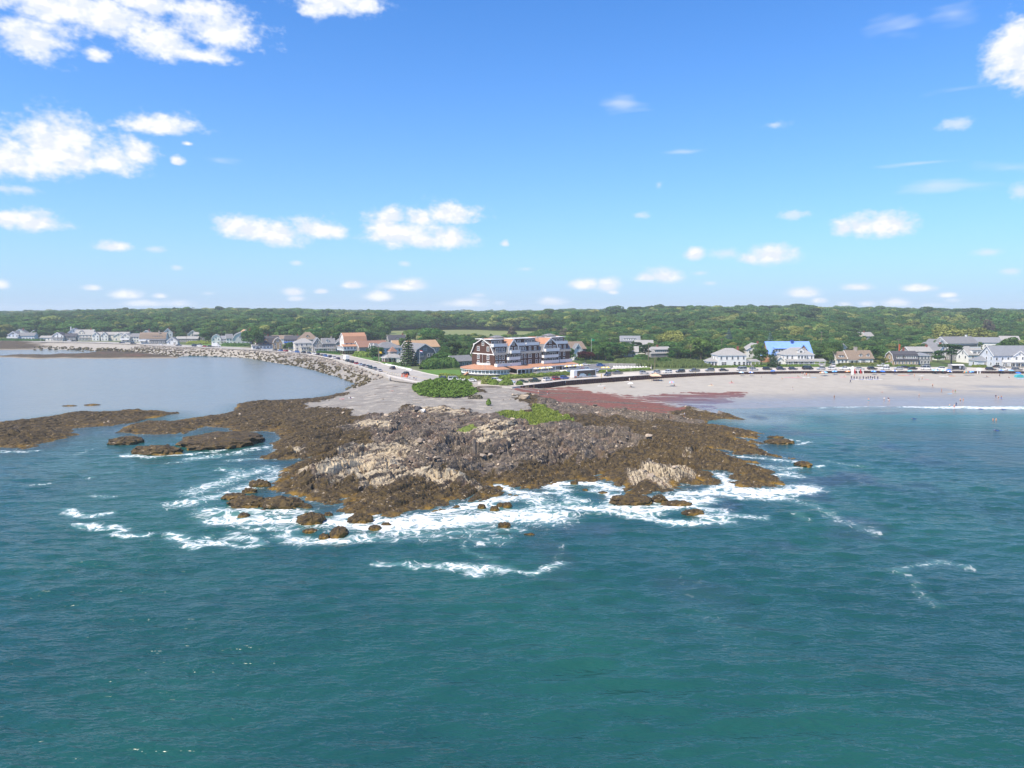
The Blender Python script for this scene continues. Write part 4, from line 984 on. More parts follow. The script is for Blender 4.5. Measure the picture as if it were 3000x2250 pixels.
    for i, x in enumerate((17.6, 21.0, 24.4, 27.6, 31.0, 34.2, 37.6, 42.4, 48.0)): link('window', winmesh(2.3, 2.1, 3), inn, (x, -5.0, .55), (0, 0, 0))
    pm = MB(); pm.box(-.13, .13, -.13, .13, -.2, 2.75); pme = pm.mesh('post', M_TRIM)
    for x in (15.2, 20, 25, 30, 35, 40, 45, 51.6): link('post', pme, inn, (x, -6.0, 0))
    # covered entrance porch beside the round room
    r = MB(); r.slab([(6.0, -9.4, 3.1), (16.4, -9.4, 3.1), (16.4, -.05, 4.3), (6.0, -.05, 4.3)], .22); ro = r.build('porch_roof', ROOFM['cedar'], inn)
    tb = MB(); tb.box(6.0, 16.4, -9.5, -9.3, 2.66, 3.06); tb.build('trim', M_TRIM, ro)
    for x in (6.3, 8.8, 11.4, 13.8, 16.1): link('post', pme, inn, (x, -9.1, 0))
    db = MB(); db.box(6.0, 16.4, -9.2, -.1, -.3, .9); db.build('deck', M_DECK, inn)
    db = MB(); db.box(16.4, 52.0, -11.0, -5.02, -.3, .75); db.build('terrace', M_DECK, inn)
    rl = MB()
    for (x0, x1, y) in ((17.0, 33.0, -11.0), (37.5, 52.0, -11.0)):
        rl.box(x0, x1, y, y+.1, 1.55, 1.7)
        for i in range(int((x1-x0)/.5)): rl.box(x0+i*.5, x0+i*.5+.08, y+.01, y+.09, .75, 1.55)
    rl.build('terrace_railing', M_TRIM, inn)
    for x0 in (33.3, 35.6):
        st = MB()
        for i in range(5): st.box(x0, x0+1.7, -11.0-.45*(i+1), -11.0-.45*i, -.3, .75-.17*(i+1))
        st.box(x0-.15, x0-.03, -13.4, -11.0, .0, 1.3); st.build('stair', M_TRIM, inn)
    mb = MB(); mb.box(16.9, 52.0, -11.15, -11.02, -.3, .72); mb.build('terrace_wall', M_TRIM, inn)
    st = MB()
    for i in range(5): st.box(9.0, 12.0, -9.2-.4*(i+1), -9.2-.4*i, -.3, .9-.18*(i+1))
    st.build('stair', M_DECK, inn)
    sl = MB(); sl.prism([(-9.5, -.2), (-12.6, -.2), (-9.5, 1.6)], 'y', 8.0, 9.2); sl.build('side_stair', ROOFM['cedar'], inn)
    return inn
build_inn()

# ================================================================== houses
HOUSES = []; HNAMES = []
def house(name, label, u, v, rz, d=None, cat='house', z=None, foot=9.0):
    p = WD(u, d) if d else W(u, v, 5.0)
    zz = landz(p.x, p.y) if z is None else z
    e = empty(name, (p.x, p.y, zz), R(rz)); tag(e, label, cat, 'houses along the shore')
    HOUSES.append((p.x, p.y, foot)); HNAMES.append(label); return e
W12 = (1.0, 1.4)
def simple(name, label, u, v, rz, w, dp, hw, roof, hr, axis, wm, rm, d=None, fl=1, nf=3, ns=2, ch=None, trim=True, dor=0, por=None, foot=None, gw=True, cm=None):
    """one-volume house; nf windows per floor in front, ns on each side"""
    h = house(name, label, u, v, rz, d, foot=foot or max(w, dp)*.7)
    zs = [0.9+2.8*i for i in range(fl)]
    win = [('F', nf, zs, W12), ('L', ns, zs, W12), ('R', ns, zs, W12)]
    gf = ('LR' if axis == 'x' else 'FB') if roof in ('gable', 'gambrel', 'salt') and gw else ''
    wl, ro = mass(h, -w/2, w/2, 0, dp, 0, hw, roof, hr, axis, wm, rm, wins=win, gwin=(gf, min(.6, hr*.15), (1.0, min(1.3, hr*.4))) if gf else None, trim=trim)
    link('door', doormesh(1.0, 2.1), h, (w*.18, 0, .05))
    if ch is not None: chimney(ro, ch*w/2, dp*.5, hw+hr*.4, hw+hr+1.2, cm)
    for i in range(dor):
        x = -w/2+w*(i+.5)/dor; s = 0.30
        dormer(h, x, dp*.5*s*.6, hw+hr*s*.35, 2.2, dp*.32, 1.4, 'gable', wm, rm)
    if por: porch(h, -w/2+por[0]*w, -w/2+por[1]*w, -por[2], -.01, .5, 2.9, max(3, int(w*(por[1]-por[0])/2.6)+1), rm)
    return h

def build_houses():
    # ---- far left across the bay
    h = house('beach_house', 'grey blue house with white balcony gable at the far left shore', 40, 997.5, 8, foot=16)
    mass(h, -5, 5, 0, 9, 0, 5.6, 'gable', 3.4, 'y', 'blue', 'grey', wins=[('F', 3, [.9, 3.6], (1.6, 1.5)), ('L', 2, [.9, 3.6], W12)], gwin=('F', .5, (2.0, 1.4), 2))
    mass(h, 5.02, 19, 1, 9, 0, 4.6, 'gable', 3.0, 'x', 'blue', 'grey', wins=[('F', 5, 1.2, (1.3, 1.5))])
    balcony(h, -5, 5, -2.4, -.02, 2.9, 1.0); porch(h, -5, 5, -2.4, -.03, .3, 2.6, 4, 'light', .0, rail=False)
    simple('beach_house', 'grey gabled house half behind dark spruces at the far left', 100, 995, 15, 10, 9, 5.2, 'gable', 4.4, 'y', 'sage', 'light', nf=2, fl=2)
    simple('cottage', 'low white bungalow with pale flat-pitched roof left of the white porch house', 143, 998.5, 5, 17, 8, 3.0, 'gable', 1.8, 'x', 'white', 'light', nf=5)
    h = simple('beach_house', 'white house with columned front porch and dark side wing at the far left shore', 170, 999, 5, 11, 9, 5.0, 'gable', 3.6, 'y', 'white', 'dark', fl=2, por=(0, 1, 2.2))
    mass(h, 5.52, 16, 2, 9, 0, 4.4, 'gable', 2.8, 'x', 'grey', 'dark', wins=[('F', 3, 1.2, W12)])
    simple('beach_house', 'tall white gabled house left of the yellow-white rooming house', 218, 997.5, 20, 10, 11, 8.2, 'gable', 4.2, 'y', 'white', 'grey', fl=3, nf=2, ch=-.7, cm=M_TRIM)
    h = house('rooming_house', 'big cream gabled rooming house with red brick chimney on the far left shore', 252, 998, 10, foot=22)
    _, ro = mass(h, -10, 6, 0, 12, 0, 5.8, 'gable', 5.0, 'x', 'cream', 'light', wins=[('F', 5, [.9, 3.7], W12), ('L', 3, [.9, 3.7], W12)], gwin=('LR', .5, W12))
    chimney(ro, 3, 6, 7, 12.4); dormer(h, -4, .6, 6.2, 5.0, 5, 1.6, 'gable', 'cream', 'light', 2)
    mass(h, 6.02, 16, 2, 12, 0, 7.4, 'flat', 0, 'x', 'cream', 'light', wins=[('F', 4, [.9, 3.7], W12)])
    porch(h, -6, 14, -2.6, -.02, .4, 2.8, 8, 'grey')
    h = house('motel', 'long cream motel with pale low roof behind the utility pole on the far left shore', 318, 998.5, 8, foot=24)
    mass(h, -17, 17, 4, 13, 0, 6.0, 'gable', 2.4, 'x', 'cream', 'light', wins=[('F', 9, [.9, 3.7], (1.6, 1.4))])
    mass(h, 6, 16, -3, 3.98, 0, 4.6, 'gable', 3.0, 'y', 'cream', 'light', wins=[('F', 2, .9, W12)], gwin=('F', .4, W12))
    for x in (-12, -4): mass(h, x-3.2, x+3.2, 1.0, 3.98, 0, 5.4, 'gable', 3.0, 'y', 'white', 'grey', wins=[('F', 2, [.9, 3.6], W12)], gwin=('F', .3, (.9, 1.0)))
    h = house('beach_house', 'pale double-gabled house with white bay front between motel and shingled gambrel', 388, 1003, 6, foot=14)
    mass(h, -10, -2, 0, 9, 0, 5.2, 'gable', 3.2, 'y', 'sage', 'light', wins=[('F', 2, [.9, 3.5], (1.6, 1.5), 2), ('L', 2, [.9, 3.5], W12)], gwin=('F', .4, W12))
    mass(h, -1.98, 10, 2, 10, 0, 5.2, 'gable', 3.0, 'x', 'sage', 'grey', wins=[('F', 5, [.9, 3.5], W12)]); balcony(h, -10, -2, -2, -.02, 2.8, 1.0)
    h = house('beach_house', 'half-timbered white and brown gambrel house with white corner porch at the far left', 448, 1007, 12, foot=15)
    _, ro = mass(h, -11, 11, 0, 11, 0, 4.8, 'gambrel', 5.2, 'x', 'white', 'brown', wins=[('L', 3, [.9, 3.4], W12), ('F', 6, .9, W12)], gwin=('LR', .8, (1.4, 1.5), 2))
    mass(h, -2, 11.5, -3, -.02, 0, 3.6, 'flat', 0, 'x', 'grey', 'brown', wins=[('F', 4, .9, W12)]); dormer(h, 4, .8, 5.2, 8, 4, 1.9, 'shed', 'grey', 'brown', 4); chimney(ro, 5, 3, 6, 11.6, M_STONE)
    balcony(h, -11, -5, -3, -.02, 2.8, 1)
    simple('beach_house', 'white peaked house showing over the roofs behind the half-timbered gambrel', 494, 0, 25, 9, 10, 6.6, 'gable', 4.6, 'y', 'white', 'grey', d=760, fl=2, nf=2, ch=.3)
    simple('cottage', 'tiny white peaked cottage beside the flagpole at the bend of the bay', 505, 1009.5, 12, 9, 8, 2.8, 'gable', 3.8, 'y', 'white', 'grey', nf=2)
    simple('cottage', 'long low grey ranch house with picture windows above green hedges', 548, 0, 5, 20, 8, 3.2, 'gable', 2.0, 'x', 'greige', 'light', d=680, nf=6)
    simple('cottage', 'plain grey box house at the edge of the left wood', 586, 0, 20, 10, 8, 5.6, 'gable', 2.2, 'x', 'greige', 'light', d=730, fl=2, nf=3)
    h = simple('beach_house', 'white gambrel-fronted house with long grey wing left of the blue porch house', 634, 1009, 18, 8, 10, 4.6, 'gambrel', 4.4, 'y', 'white', 'grey', fl=2, nf=2)
    mass(h, 4.02, 16, 3, 10, 0, 4.8, 'gable', 2.6, 'x', 'greige', 'grey', wins=[('F', 4, [.9, 3.3], W12)])
    simple('beach_house', 'blue-trimmed cottage with wide porch squeezed between two white gambrels', 664, 1008.5, 12, 10, 8, 4.6, 'gable', 2.6, 'x', 'blue', 'slate', fl=2, nf=4, por=(0, 1, 2.5))
    h = house('beach_house', 'pale green gambrel house with white peaked front bay beside the dark tree', 706, 1009, 22, foot=14)
    mass(h, -7, 7, 0, 14, 0, 4.8, 'gambrel', 6.0, 'y', 'sage', 'grey', wins=[('F', 4, .9, W12), ('L', 4, [.9, 3.0], W12), ('R', 4, .9, W12)], gwin=('F', 1.2, (2.2, 1.6), 2))
    mass(h, -12, -7.02, 2, 9, 0, 5.6, 'gable', 3.6, 'x', 'white', 'grey', wins=[('F', 2, [.9, 3.4], W12), ('L', 2, [.9, 3.4], (1.6, 1.5), 2)], gwin=('L', .6, W12))
    simple('beach_house', 'brown-roofed house with tall brick chimney showing above the green gambrel house', 722, 0, 30, 12, 11, 8.0, 'gable', 5.0, 'y', 'brown', 'tan', d=640, fl=2, nf=3, ch=.8)
    h = house('beach_house', 'orange shingled gambrel house with dark roof and glazed white porch', 788, 1022, 24, foot=14)
    _, ro = mass(h, -9, 8, 0, 10, 0, 4.6, 'gambrel', 5.4, 'x', 'orange', 'dark', wins=[('L', 3, [1.0, 3.0], (1.2, 1.5)), ('F', 5, 3.0, W12)], gwin=('L', 1.0, (1.9, 1.4), 3))
    mass(h, 3, 10, -3.2, -.02, 0, 5.0, 'gambrel', 4.0, 'y', 'tan', 'brown', wins=[('F', 2, [.9, 3.0], W12), ('R', 1, .9, W12)], gwin=('F', .8, (1.4, 1.3), 2))
    dormer(h, -2, .6, 5.6, 2.4, 3.4, 1.5, 'gable', 'orange', 'dark'); chimney(ro, 0, 5, 8, 11.2)
    mass(h, -12.5, 2.9, -2.8, -.02, 0, 2.7, 'shed', .8, 'x', 'white', 'grey', wins=[('F', 6, .8, (1.5, 1.4), 2), ('L', 1, .8, (1.5, 1.4), 2)]); mass(h, -12.5, -9.02, 0, 8, 0, 2.7, 'flat', 0, 'x', 'white', 'grey', wins=[('L', 4, .8, (1.4, 1.4), 2)])
    simple('beach_house', 'white house with wide brown low-pitched roof up behind the orange gambrel', 826, 0, 12, 17, 10, 4.6, 'gable', 3.2, 'x', 'white', 'brown', d=640, nf=5, fl=1)
    h = simple('beach_house', 'dark gabled house with bright blue deck panels above the road', 860, 0, 8, 15, 9, 5.4, 'gable', 3.2, 'x', 'grey', 'dark', d=610, fl=2, nf=4, ch=.4)
    mb = MB(); mb.box(-7.5, 7.5, -2.6, -.02, 2.6, 2.8); mb.box(-7.5, 7.5, -2.7, -2.6, 2.8, 3.9, 1); mb.build('deck', [M_DECK, pmat('blue_panel', (0.04, 0.16, 0.62), .5)], h)
    h = house('beach_house', 'white hip-roofed house with bay windows beside the parked row on the sea wall', 892, 1027.5, 22, foot=12)
    mass(h, -7, 7, 0, 11, 0, 6.0, 'hip', 3.2, 'x', 'cream', 'light', wins=[('F', 4, [.9, 3.7], (1.1, 1.6)), ('L', 3, [.9, 3.7], W12)])
    mass(h, -2.5, 3, -1.8, -.02, 0, 3.0, 'flat', 0, 'x', 'cream', 'light', wins=[('F', 3, .8, (1.1, 1.6))])
    h = house('beach_house', 'tan shingled house with steep brown hip roof behind the white hip-roofed house', 902, 0, 15, d=590, foot=11)
    mass(h, -8, 8, 0, 12, 0, 6.4, 'hip', 6.0, 'x', 'greige', 'brown', wins=[('F', 4, [.9, 3.7], W12)]); dormer(h, 0, 1.4, 7.4, 2.6, 3, 1.6, 'gable', 'tan', 'brown')
    h = house('beach_house', 'wide grey house with two peaked white-edged gables beside the sea wall road', 962, 1031, 20, foot=16)
    mass(h, -11, -4, 0, 11, 0, 6.0, 'gable', 4.6, 'y', 'greige', 'grey', wins=[('F', 2, [.9, 3.6], (1.4, 1.6), 2), ('L', 3, [.9, 3.6], W12)], gwin=('F', .8, W12))
    _, ro = mass(h, -3.98, 5, 1.5, 11, 0, 6.0, 'gable', 3.8, 'x', 'greige', 'grey', wins=[('F', 3, [.9, 3.6], W12)]); dormer(h, 0, 2.3, 6.8, 2.2, 3, 1.5, 'gable', 'white', 'grey')
    mass(h, 5.02, 13, 0, 11, 0, 6.0, 'gable', 3.2, 'y', 'greige', 'grey', wins=[('F', 2, [.9, 3.6], (1.8, 1.6), 2), ('R', 3, [.9, 3.6], (1.1, 1.5))], gwin=('FR', .5, W12))
    porch(h, -10, 5, -2.2, -.02, .4, 2.9, 6, 'grey'); chimney(ro, 3, 6, 8, 11.2, M_STONE)
    h = house('stilt_house', 'white house on dark posts with big orange roof and glazed upper porch', 1040, 1037, 32, foot=13)
    mass(h, -7, 9, 1, 11, 5.4, 2.6, 'gambrel', 6.6, 'x', 'white', 'cedar', wins=[('F', 5, .7, W12)], gwin=('LR', 1.4, (1.6, 1.6), 2))
    mass(h, -9, 10, -2.2, .98, 2.9, 2.6, 'shed', 1.1, 'x', 'white', 'cedar', wins=[('F', 8, .7, (1.3, 1.4), 2), ('L', 2, .7, W12), ('R', 2, .7, W12)])
    mass(h, -9, 10, 1.0, 11.4, 2.9, 2.4, 'flat', 0, 'x', 'blue', 'cedar', wins=[('L', 4, .7, W12), ('R', 4, .7, W12)])
    pm = MB(); pm.box(-.3, .3, -.3, .3, -.5, 2.6); me = pm.mesh('post', WALLM['brown'])
    for x in (-8.5, -5, -1.5, 2, 5.5, 9.5):
        for y in (-1.8, 4, 10): link('post', me, h, (x, y, 0))
    simple('beach_house', 'long house with red-brown roof and tan gable end behind the stilt house', 1096, 0, 35, 22, 11, 5.0, 'gable', 4.0, 'x', 'greige', 'rust', d=500, fl=1, nf=5)
    h = house('beach_house', 'grey hip-roofed house with two small white-trimmed front gables and stacked porches', 1142, 1047, 34, foot=13)
    mass(h, -8, 9, 0, 12, 0, 6.2, 'hip', 3.6, 'x', 'blue', 'grey', wins=[('F', 4, [.9, 3.8], (1.3, 1.6), 1), ('L', 3, [.9, 3.8], W12)])
    for y in (.5, 6.5): mass(h, -9.6, -7.9, y, y+4.6, 0, 6.2, 'gable', 3.0, 'x', 'white', 'grey', wins=[('L', 2, [.9, 3.8], W12)], gwin=('L', .3, (.9, 1.0)))
    h = house('cottage', 'small octagon-fronted brown cottage with pale hip roof beside the tall spruce', 1158, 1061, 30, foot=8)
    mass(h, -6, 5, 0, 7, 0, 2.7, 'hip', 2.2, 'x', 'brown', 'light', wins=[('F', 4, .7, (1.0, 1.5)), ('L', 2, .7, (1.0, 1.5))])
    _, ro = mass(h, -1, 3, 5, 9, 0, 6.0, 'hip', 3.0, 'y', 'tan', 'rust', wins=[('F', 2, 3.8, (1.0, 1.4)), ('L', 2, 3.8, (1.0, 1.4))])
    h = house('beach_house', 'large grey shingled gambrel house with white edge boards and dark shutters', 1246, 1066, 33, foot=15)
    mass(h, -8, 8, 0, 17, 0, 3.4, 'gambrel', 8.0, 'y', 'grey', 'grey', wins=[('F', 1, .8, (1.6, 1.4), 2, .15, .4), ('F', 1, 4.2, (2.2, 1.7), 3, .18, .5), ('F', 2, 4.2, (1.0, 1.6), 1, .55, .9), ('R', 4, .8, W12)], gwin=('F', 4.2, (1.9, 1.3), 3))
    mass(h, -11.2, -8.02, -1.0, 15, 0, 2.9, 'shed', .8, 'y', 'white', 'grey', wins=[('L', 7, .7, (1.4, 1.6), 2), ('F', 1, .7, (1.8, 1.6), 2)], trim=True)
    mb = MB(); mb.box(-8.4, -5.6, 2, 15, 3.6, 6.6); dm = mb.build('dormer', WALLM['grey'], h)
    rb = MB(); rb.slab([(-8.9, 1.6, 6.6), (-5, 1.6, 8.0), (-5, 15.4, 8.0), (-8.9, 15.4, 6.6)][::-1], .2); rb.build('dormer_roof', ROOFM['grey'], dm)
    for y in (4, 7, 10, 13): link('window', winmesh(1.3, 1.3, 2), dm, (-8.4, y, 4.4), (0, 0, FACE['L']))
    simple('beach_house', 'pale gabled house with tan roof behind the shingled gambrel', 1245, 0, 36, 22, 12, 6.4, 'gable', 4.2, 'x', 'greige', 'tan', d=470, fl=2, nf=6)
    simple('beach_house', 'dark-roofed house with small white peak behind the grey hip-roofed house', 1165, 0, 20, 14, 9, 6.4, 'gable', 4.2, 'x', 'greige', 'dark', d=570, fl=2, dor=1, ch=.7)
    simple('cottage', 'small tan-roofed cottage glimpsed left of the tall spruce', 1170, 0, 25, 9, 8, 5.4, 'gable', 3.0, 'x', 'cream', 'tan', d=520, fl=1)
    simple('garage', 'low grey gabled garage in the shrubs left of the inn', 1358, 0, 40, 13, 8, 3.0, 'gable', 2.8, 'x', 'grey', 'grey', d=388, nf=3)
    # ---- right of the inn
    h = simple('beach_house', 'grey house with white-edged front gable right behind the inn', 1690, 0, 25, 13, 12, 6.8, 'gable', 4.2, 'x', 'grey', 'brown', d=440, fl=2, ch=None)
    mass(h, -4, 2, -3, -.02, 0, 6.2, 'gable', 4.0, 'y', 'white', 'grey', wins=[('F', 1, [.9, 3.8], (1.6, 1.5), 2)], gwin=('F', .6, W12))
    h = simple('beach_house', 'grey house with one long shed dormer of five windows among the trees', 1846, 0, -6, 15, 9, 6.2, 'gable', 4.0, 'x', 'greige', 'slate', d=560, fl=2)
    dormer(h, -.5, .8, 6.8, 9, 3.2, 1.9, 'shed', 'white', 'light', 5)
    simple('cottage', 'small white cottage with pale roof among shrubs below the long dormer house', 1848, 0, -8, 9.5, 8, 3.2, 'gable', 3.4, 'x', 'white', 'light', d=470, nf=2)
    simple('beach_house', 'white two-storey house half hidden by a dark pine right of the white cottage', 1888, 0, -4, 12, 9, 6.0, 'gable', 3.4, 'x', 'white', 'light', d=500, fl=2, nf=4)
    h = house('cottage', 'grey cottage with red chimney and one long band of windows in the reeds', 1937, 1047, 16, foot=10)
    _, ro = mass(h, -7, 7, 0, 9, 0, 2.8, 'gambrel', 3.8, 'x', 'grey', 'light', wins=[('L', 2, .8, W12)], gwin=('L', .5, W12))
    mb = MB(); mb.box(-4.6, 7.0, .2, 4, 2.9, 5.1); dm = mb.build('dormer', WALLM['greige'], h); rb = MB(); rb.slab([(-5, -.3, 5.1), (7.4, -.3, 5.1), (7.4, 4.2, 6.4), (-5, 4.2, 6.4)], .16); rb.build('dormer_roof', ROOFM['light'], dm)
    for i in range(8): link('window', winmesh(1.1, 1.2), dm, (-3.9+i*1.42, .2, 3.4))
    chimney(ro, -.6, 4.6, 5, 7.8)
    h = house('beach_house', 'big white hip-roofed house with grey roof, side porch and flower boxes', 2145, 1074, 4, foot=15)
    _, ro = mass(h, -7.8, 7.8, 0, 11, 0, 6.3, 'hip', 3.6, 'x', 'white', 'light', wins=[('F', 5, 3.9, (1.0, 1.6)), ('F', 1, .7, (2.6, 1.8), 3, .0, .4), ('F', 3, .6, (1.2, 2.0), 1, .5, 1.0), ('L', 3, 3.9, W12), ('R', 3, 3.9, W12)])
    chimney(ro, 5.5, 7, 7, 10.6); mass(h, -13, -7.82, 1.5, 8, 0, 2.9, 'hip', 1.8, 'y', 'white', 'light', wins=[('F', 3, .7, (1.1, 1.6)), ('L', 2, .7, W12)])
    mass(h, 7.82, 10.6, .5, 6, 0, 2.9, 'flat', 0, 'x', 'white', 'light', wins=[('F', 2, .8, (1.0, 1.5))]); porch(h, 10.7, 15.4, .2, 6.0, .3, 3.0, 3, 'light', .7, rail=False)
    fb = pmat('flowers', (0.42, 0.03, 0.22), .8, var=.6, vscale=6)
    for x in (-10.5, -9, 5.5, 8.6, 10.0):
        m2 = MB(); m2.box(x-.6, x+.6, -.35 if abs(x) < 8 else .1, -.06 if abs(x) < 8 else .45, .35, .75); m2.build('flower_box', fb, h)
    h = house('unfinished_building', 'house under construction with bright blue roof sheeting and raw wood gable', 2318, 0, 2, d=418, foot=17)
    _, ro = mass(h, -13, 13, 0, 13, 0, 4.6, 'gable', 7.4, 'x', 'raw', 'blue', wins=[('F', 6, 2.6, (1.3, 1.6)), ('L', 3, 2.6, W12)], trim=False)
    mb = MB(); mb.box(-9, 3, 1.2, 6, 5.4, 8.2); dm = mb.build('dormer', WALLM['raw'], h); rb = MB(); rb.slab([(-9.6, .6, 8.2), (3.6, .6, 8.2), (3.6, 6.6, 10.4), (-9.6, 6.6, 10.4)], .2); rb.build('dormer_roof', ROOFM['blue'], dm)
    for i in range(7): link('window', winmesh(1.2, 1.5), dm, (-8.2+i*1.7, 1.2, 6.1))
    mb = MB(); mb.prism([(4.2, 4.4), (4.2, 6.0), (7.4, 10.2), (10.6, 6.0), (10.6, 4.4)], 'y', .4, 8); g = mb.build('cross_gable', WALLM['raw'], h)
    rb = MB()
    for s in (-1, 1): rb.slab([(7.4, 0, 10.5), (7.4+s*3.9, 0, 5.7), (7.4+s*3.9, 8, 5.7), (7.4, 8, 10.5)][::s], .2)
    rb.build('gable_roof', ROOFM['blue'], g); link('window', winmesh(2.2, 2.0, 2), g, (7.4, .4, 6.2)); chimney(ro, 2.8, 6.0, 9.6, 12.8, pmat('dark_blue_wrap', (0.03, 0.08, .28), .6), .7)
    mass(h, -15.6, -13.02, 2, 9, 0, 3.8, 'shed', 1.4, 'y', 'raw', 'blue', trim=False)
    h = house('beach_house', 'white two-storey house with hip roof, roof dormer and wraparound porch', 2340, 1071.5, 2, foot=15)
    mass(h, -8, 8.4, 0, 11, 0, 6.2, 'hip', 3.8, 'x', 'white', 'light', wins=[('F', 6, 3.9, (.95, 1.6)), ('F', 4, .6, (1.8, 1.7), 2), ('L', 3, [.9, 3.9], W12), ('R', 3, 3.9, W12)])
    dormer(h, 1.2, .6, 6.7, 3.6, 4.5, 1.7, 'gable', 'white', 'light', 1, (1.4, 1.3)); mass(h, -1.6, 3.8, -1.2, -.02, 3.6, 2.7, 'hip', 1.0, 'x', 'white', 'light', wins=[('F', 3, .5, (1.1, 1.5))])
    porch(h, -7.5, 13.5, -3.0, -.02, .5, 3.0, 8, 'light', .9); mass(h, -12.5, -8.02, 1, 9, 0, 3.0, 'gable', 2.0, 'y', 'white', 'light', wins=[('F', 1, .8, (1.2, 1.4)), ('L', 2, .8, W12)])
    h = house('beach_house', 'white cape house with brown roof, stone chimney and two little arched dormers', 2505, 1067, 3, foot=13)
    _, ro = mass(h, -4, 10.6, 0, 10, 0, 3.2, 'gable', 4.4, 'x', 'white', 'brown', wins=[('F', 1, .7, (2.4, 1.6), 3, .45, .75), ('F', 2, .8, (1.0, 1.5), 1, .05, .45), ('F', 1, .8, (1.0, 1.5), 1, .8, 1), ('R', 2, .8, W12)])
    mass(h, -10.4, -4.02, .6, 9, 0, 3.0, 'gable', 3.9, 'x', 'white', 'brown', wins=[('F', 3, .9, W12), ('L', 2, .8, W12)], gwin=('L', .5, W12))
    dormer(h, -7.6, 1.2, 3.8, 3.0, 3, 1.3, 'shed', 'white', 'brown', 2, (.9, .8)); chimney(ro, 2.5, 5, 6.4, 9.4, M_STONE, .7)
    for x in (3.6, 7.9): dormer(h, x, 1.0, 4.0, 1.9, 3, 1.3, 'gable', 'white', 'brown', 1, (.9, 1.2))
    porch(h, -4, 1.0, -1.6, -.02, .3, 2.7, 3, 'brown', .4, rail=False)
    h = house('beach_house', 'black-roofed brown gambrel house with row of cream dormer windows', 2654, 1069.5, 2, foot=13)
    _, ro = mass(h, -7, 7, 0, 9, 0, 2.9, 'gambrel', 4.6, 'x', 'tan', 'dark', wins=[('F', 7, .7, (1.0, 1.4)), ('L', 2, .7, W12)], gwin=('L', .6, W12))
    for x0, n in ((-3.6, 3), (2.8, 6)):
        mb = MB(); mb.box(x0-n*.62, x0+n*.62, .25, 3, 3.4, 5.3); dm = mb.build('dormer', WALLM['tan'], h); rb = MB(); rb.slab([(x0-n*.7, -.1, 5.3), (x0+n*.7, -.1, 5.3), (x0+n*.7, 3, 5.9), (x0-n*.7, 3, 5.9)], .15); rb.build('dormer_roof', ROOFM['dark'], dm)
        for i in range(n): link('window', winmesh(.75, 1.2), dm, (x0-n*.62+(i+.5)*1.24, .25, 3.8))
    mass(h, 7.02, 14.6, 1.5, 8.5, 0, 5.4, 'hip', 1.4, 'x', 'grey', 'slate', wins=[('F', 4, [.8, 3.3], (1.2, 1.4))]); chimney(ro, 1.6, 6, 6.4, 9.4)
    simple('beach_house', 'grey-roofed house with red chimneys right behind the black-roofed gambrel', 2700, 0, 2, 14, 9, 6.0, 'gable', 2.6, 'x', 'greige', 'light', d=425, ch=.8, nf=4, fl=2)
    h = house('guest_house', 'long white two-storey guest house with upper gallery behind the spreading pine', 2822, 0, 14, d=480, foot=20)
    _, ro = mass(h, -13, 12, 0, 12, 2, 6.4, 'gable', 4.2, 'x', 'white', 'grey', wins=[('F', 8, .9, (1.5, 1.6)), ('R', 3, [.9, 3.7], W12)], gwin=('R', .6, (1.6, 1.4), 2)); balcony(h, -13, 12, -2.4, -.02, 5.0, 1.0)
    mb = MB(); mb.box(-12.6, 11.6, -.1, -.03, 5.6, 7.6); mb.build('gallery_glazing', M_GLASS, h); mass(h, -20, -13.02, 2, 12, 2, 5.4, 'gable', 3.6, 'y', 'white', 'grey', wins=[('F', 2, .9, W12)], gwin=('F', .4, W12)); chimney(ro, 8, 6, 10.4, 13.6, M_TRIM)
    h = simple('cottage', 'white gabled cottage with dark skylight left of the long guest house', 2742, 0, 20, 10, 9, 5.6, 'gable', 3.6, 'y', 'white', 'grey', d=470, fl=2)
    simple('beach_house', 'grey shingled house with pale roof below the guest house behind the pine', 2835, 0, 18, 13, 10, 4.6, 'gable', 3.8, 'x', 'grey', 'light', d=432, fl=1, nf=4)
    h = house('beach_house', 'white square house with flat-topped dormer next to the big pale blue house', 2861, 1063, 10, foot=10)
    mass(h, -5.6, 5.6, 0, 9, 0, 4.6, 'gable', 3.6, 'x', 'white', 'light', wins=[('F', 2, 2.6, (1.4, 1.4), 2), ('L', 2, 2.6, W12)], gwin=('L', .5, W12)); dormer(h, .4, .6, 5.2, 6.4, 4, 2.2, 'shed', 'white', 'light', 2, (2.2, 1.0)); 
    h = house('cottage', 'small white cottage with slate hip roof left of the big pale blue house', 2888, 1073, 6, foot=8)
    mass(h, -4.6, 4.2, 0, 7, 0, 3.2, 'hip', 2.2, 'x', 'blue', 'slate', wins=[('F', 1, .8, (1.8, 1.5), 3), ('L', 1, .8, W12)])
    h = house('beach_house', 'big pale blue house with slate roof, white balcony and central peak at far right', 2972, 1075, 3, foot=18)
    _, ro = mass(h, -12, 14, 0, 11, 0, 6.2, 'gable', 5.0, 'x', 'blue', 'slate', wins=[('F', 8, 3.7, (1.1, 1.5)), ('F', 6, .6, (1.9, 1.8), 2), ('L', 3, [.9, 3.8], W12)], gwin=('L', .8, W12))
    mass(h, -2, 5, -1.2, -.02, 3.4, 2.9, 'gable', 2.4, 'y', 'white', 'slate', wins=[('F', 2, .5, (1.1, 1.5))], gwin=('F', .2, (.8, .8))); balcony(h, -8, 13, -3.2, -1.24, 3.1, 1.0); porch(h, -8, 13, -3.2, -1.24, .4, 2.8, 8, 'light', .0, rail=False); chimney(ro, 12, 5.5, 9, 12.6)
    simple('beach_house', 'slate-roofed house with white wing in the trees behind the far right houses', 2886, 0, -10, 22, 10, 7.0, 'gable', 3.6, 'x', 'white', 'slate', d=520, fl=2, nf=5)
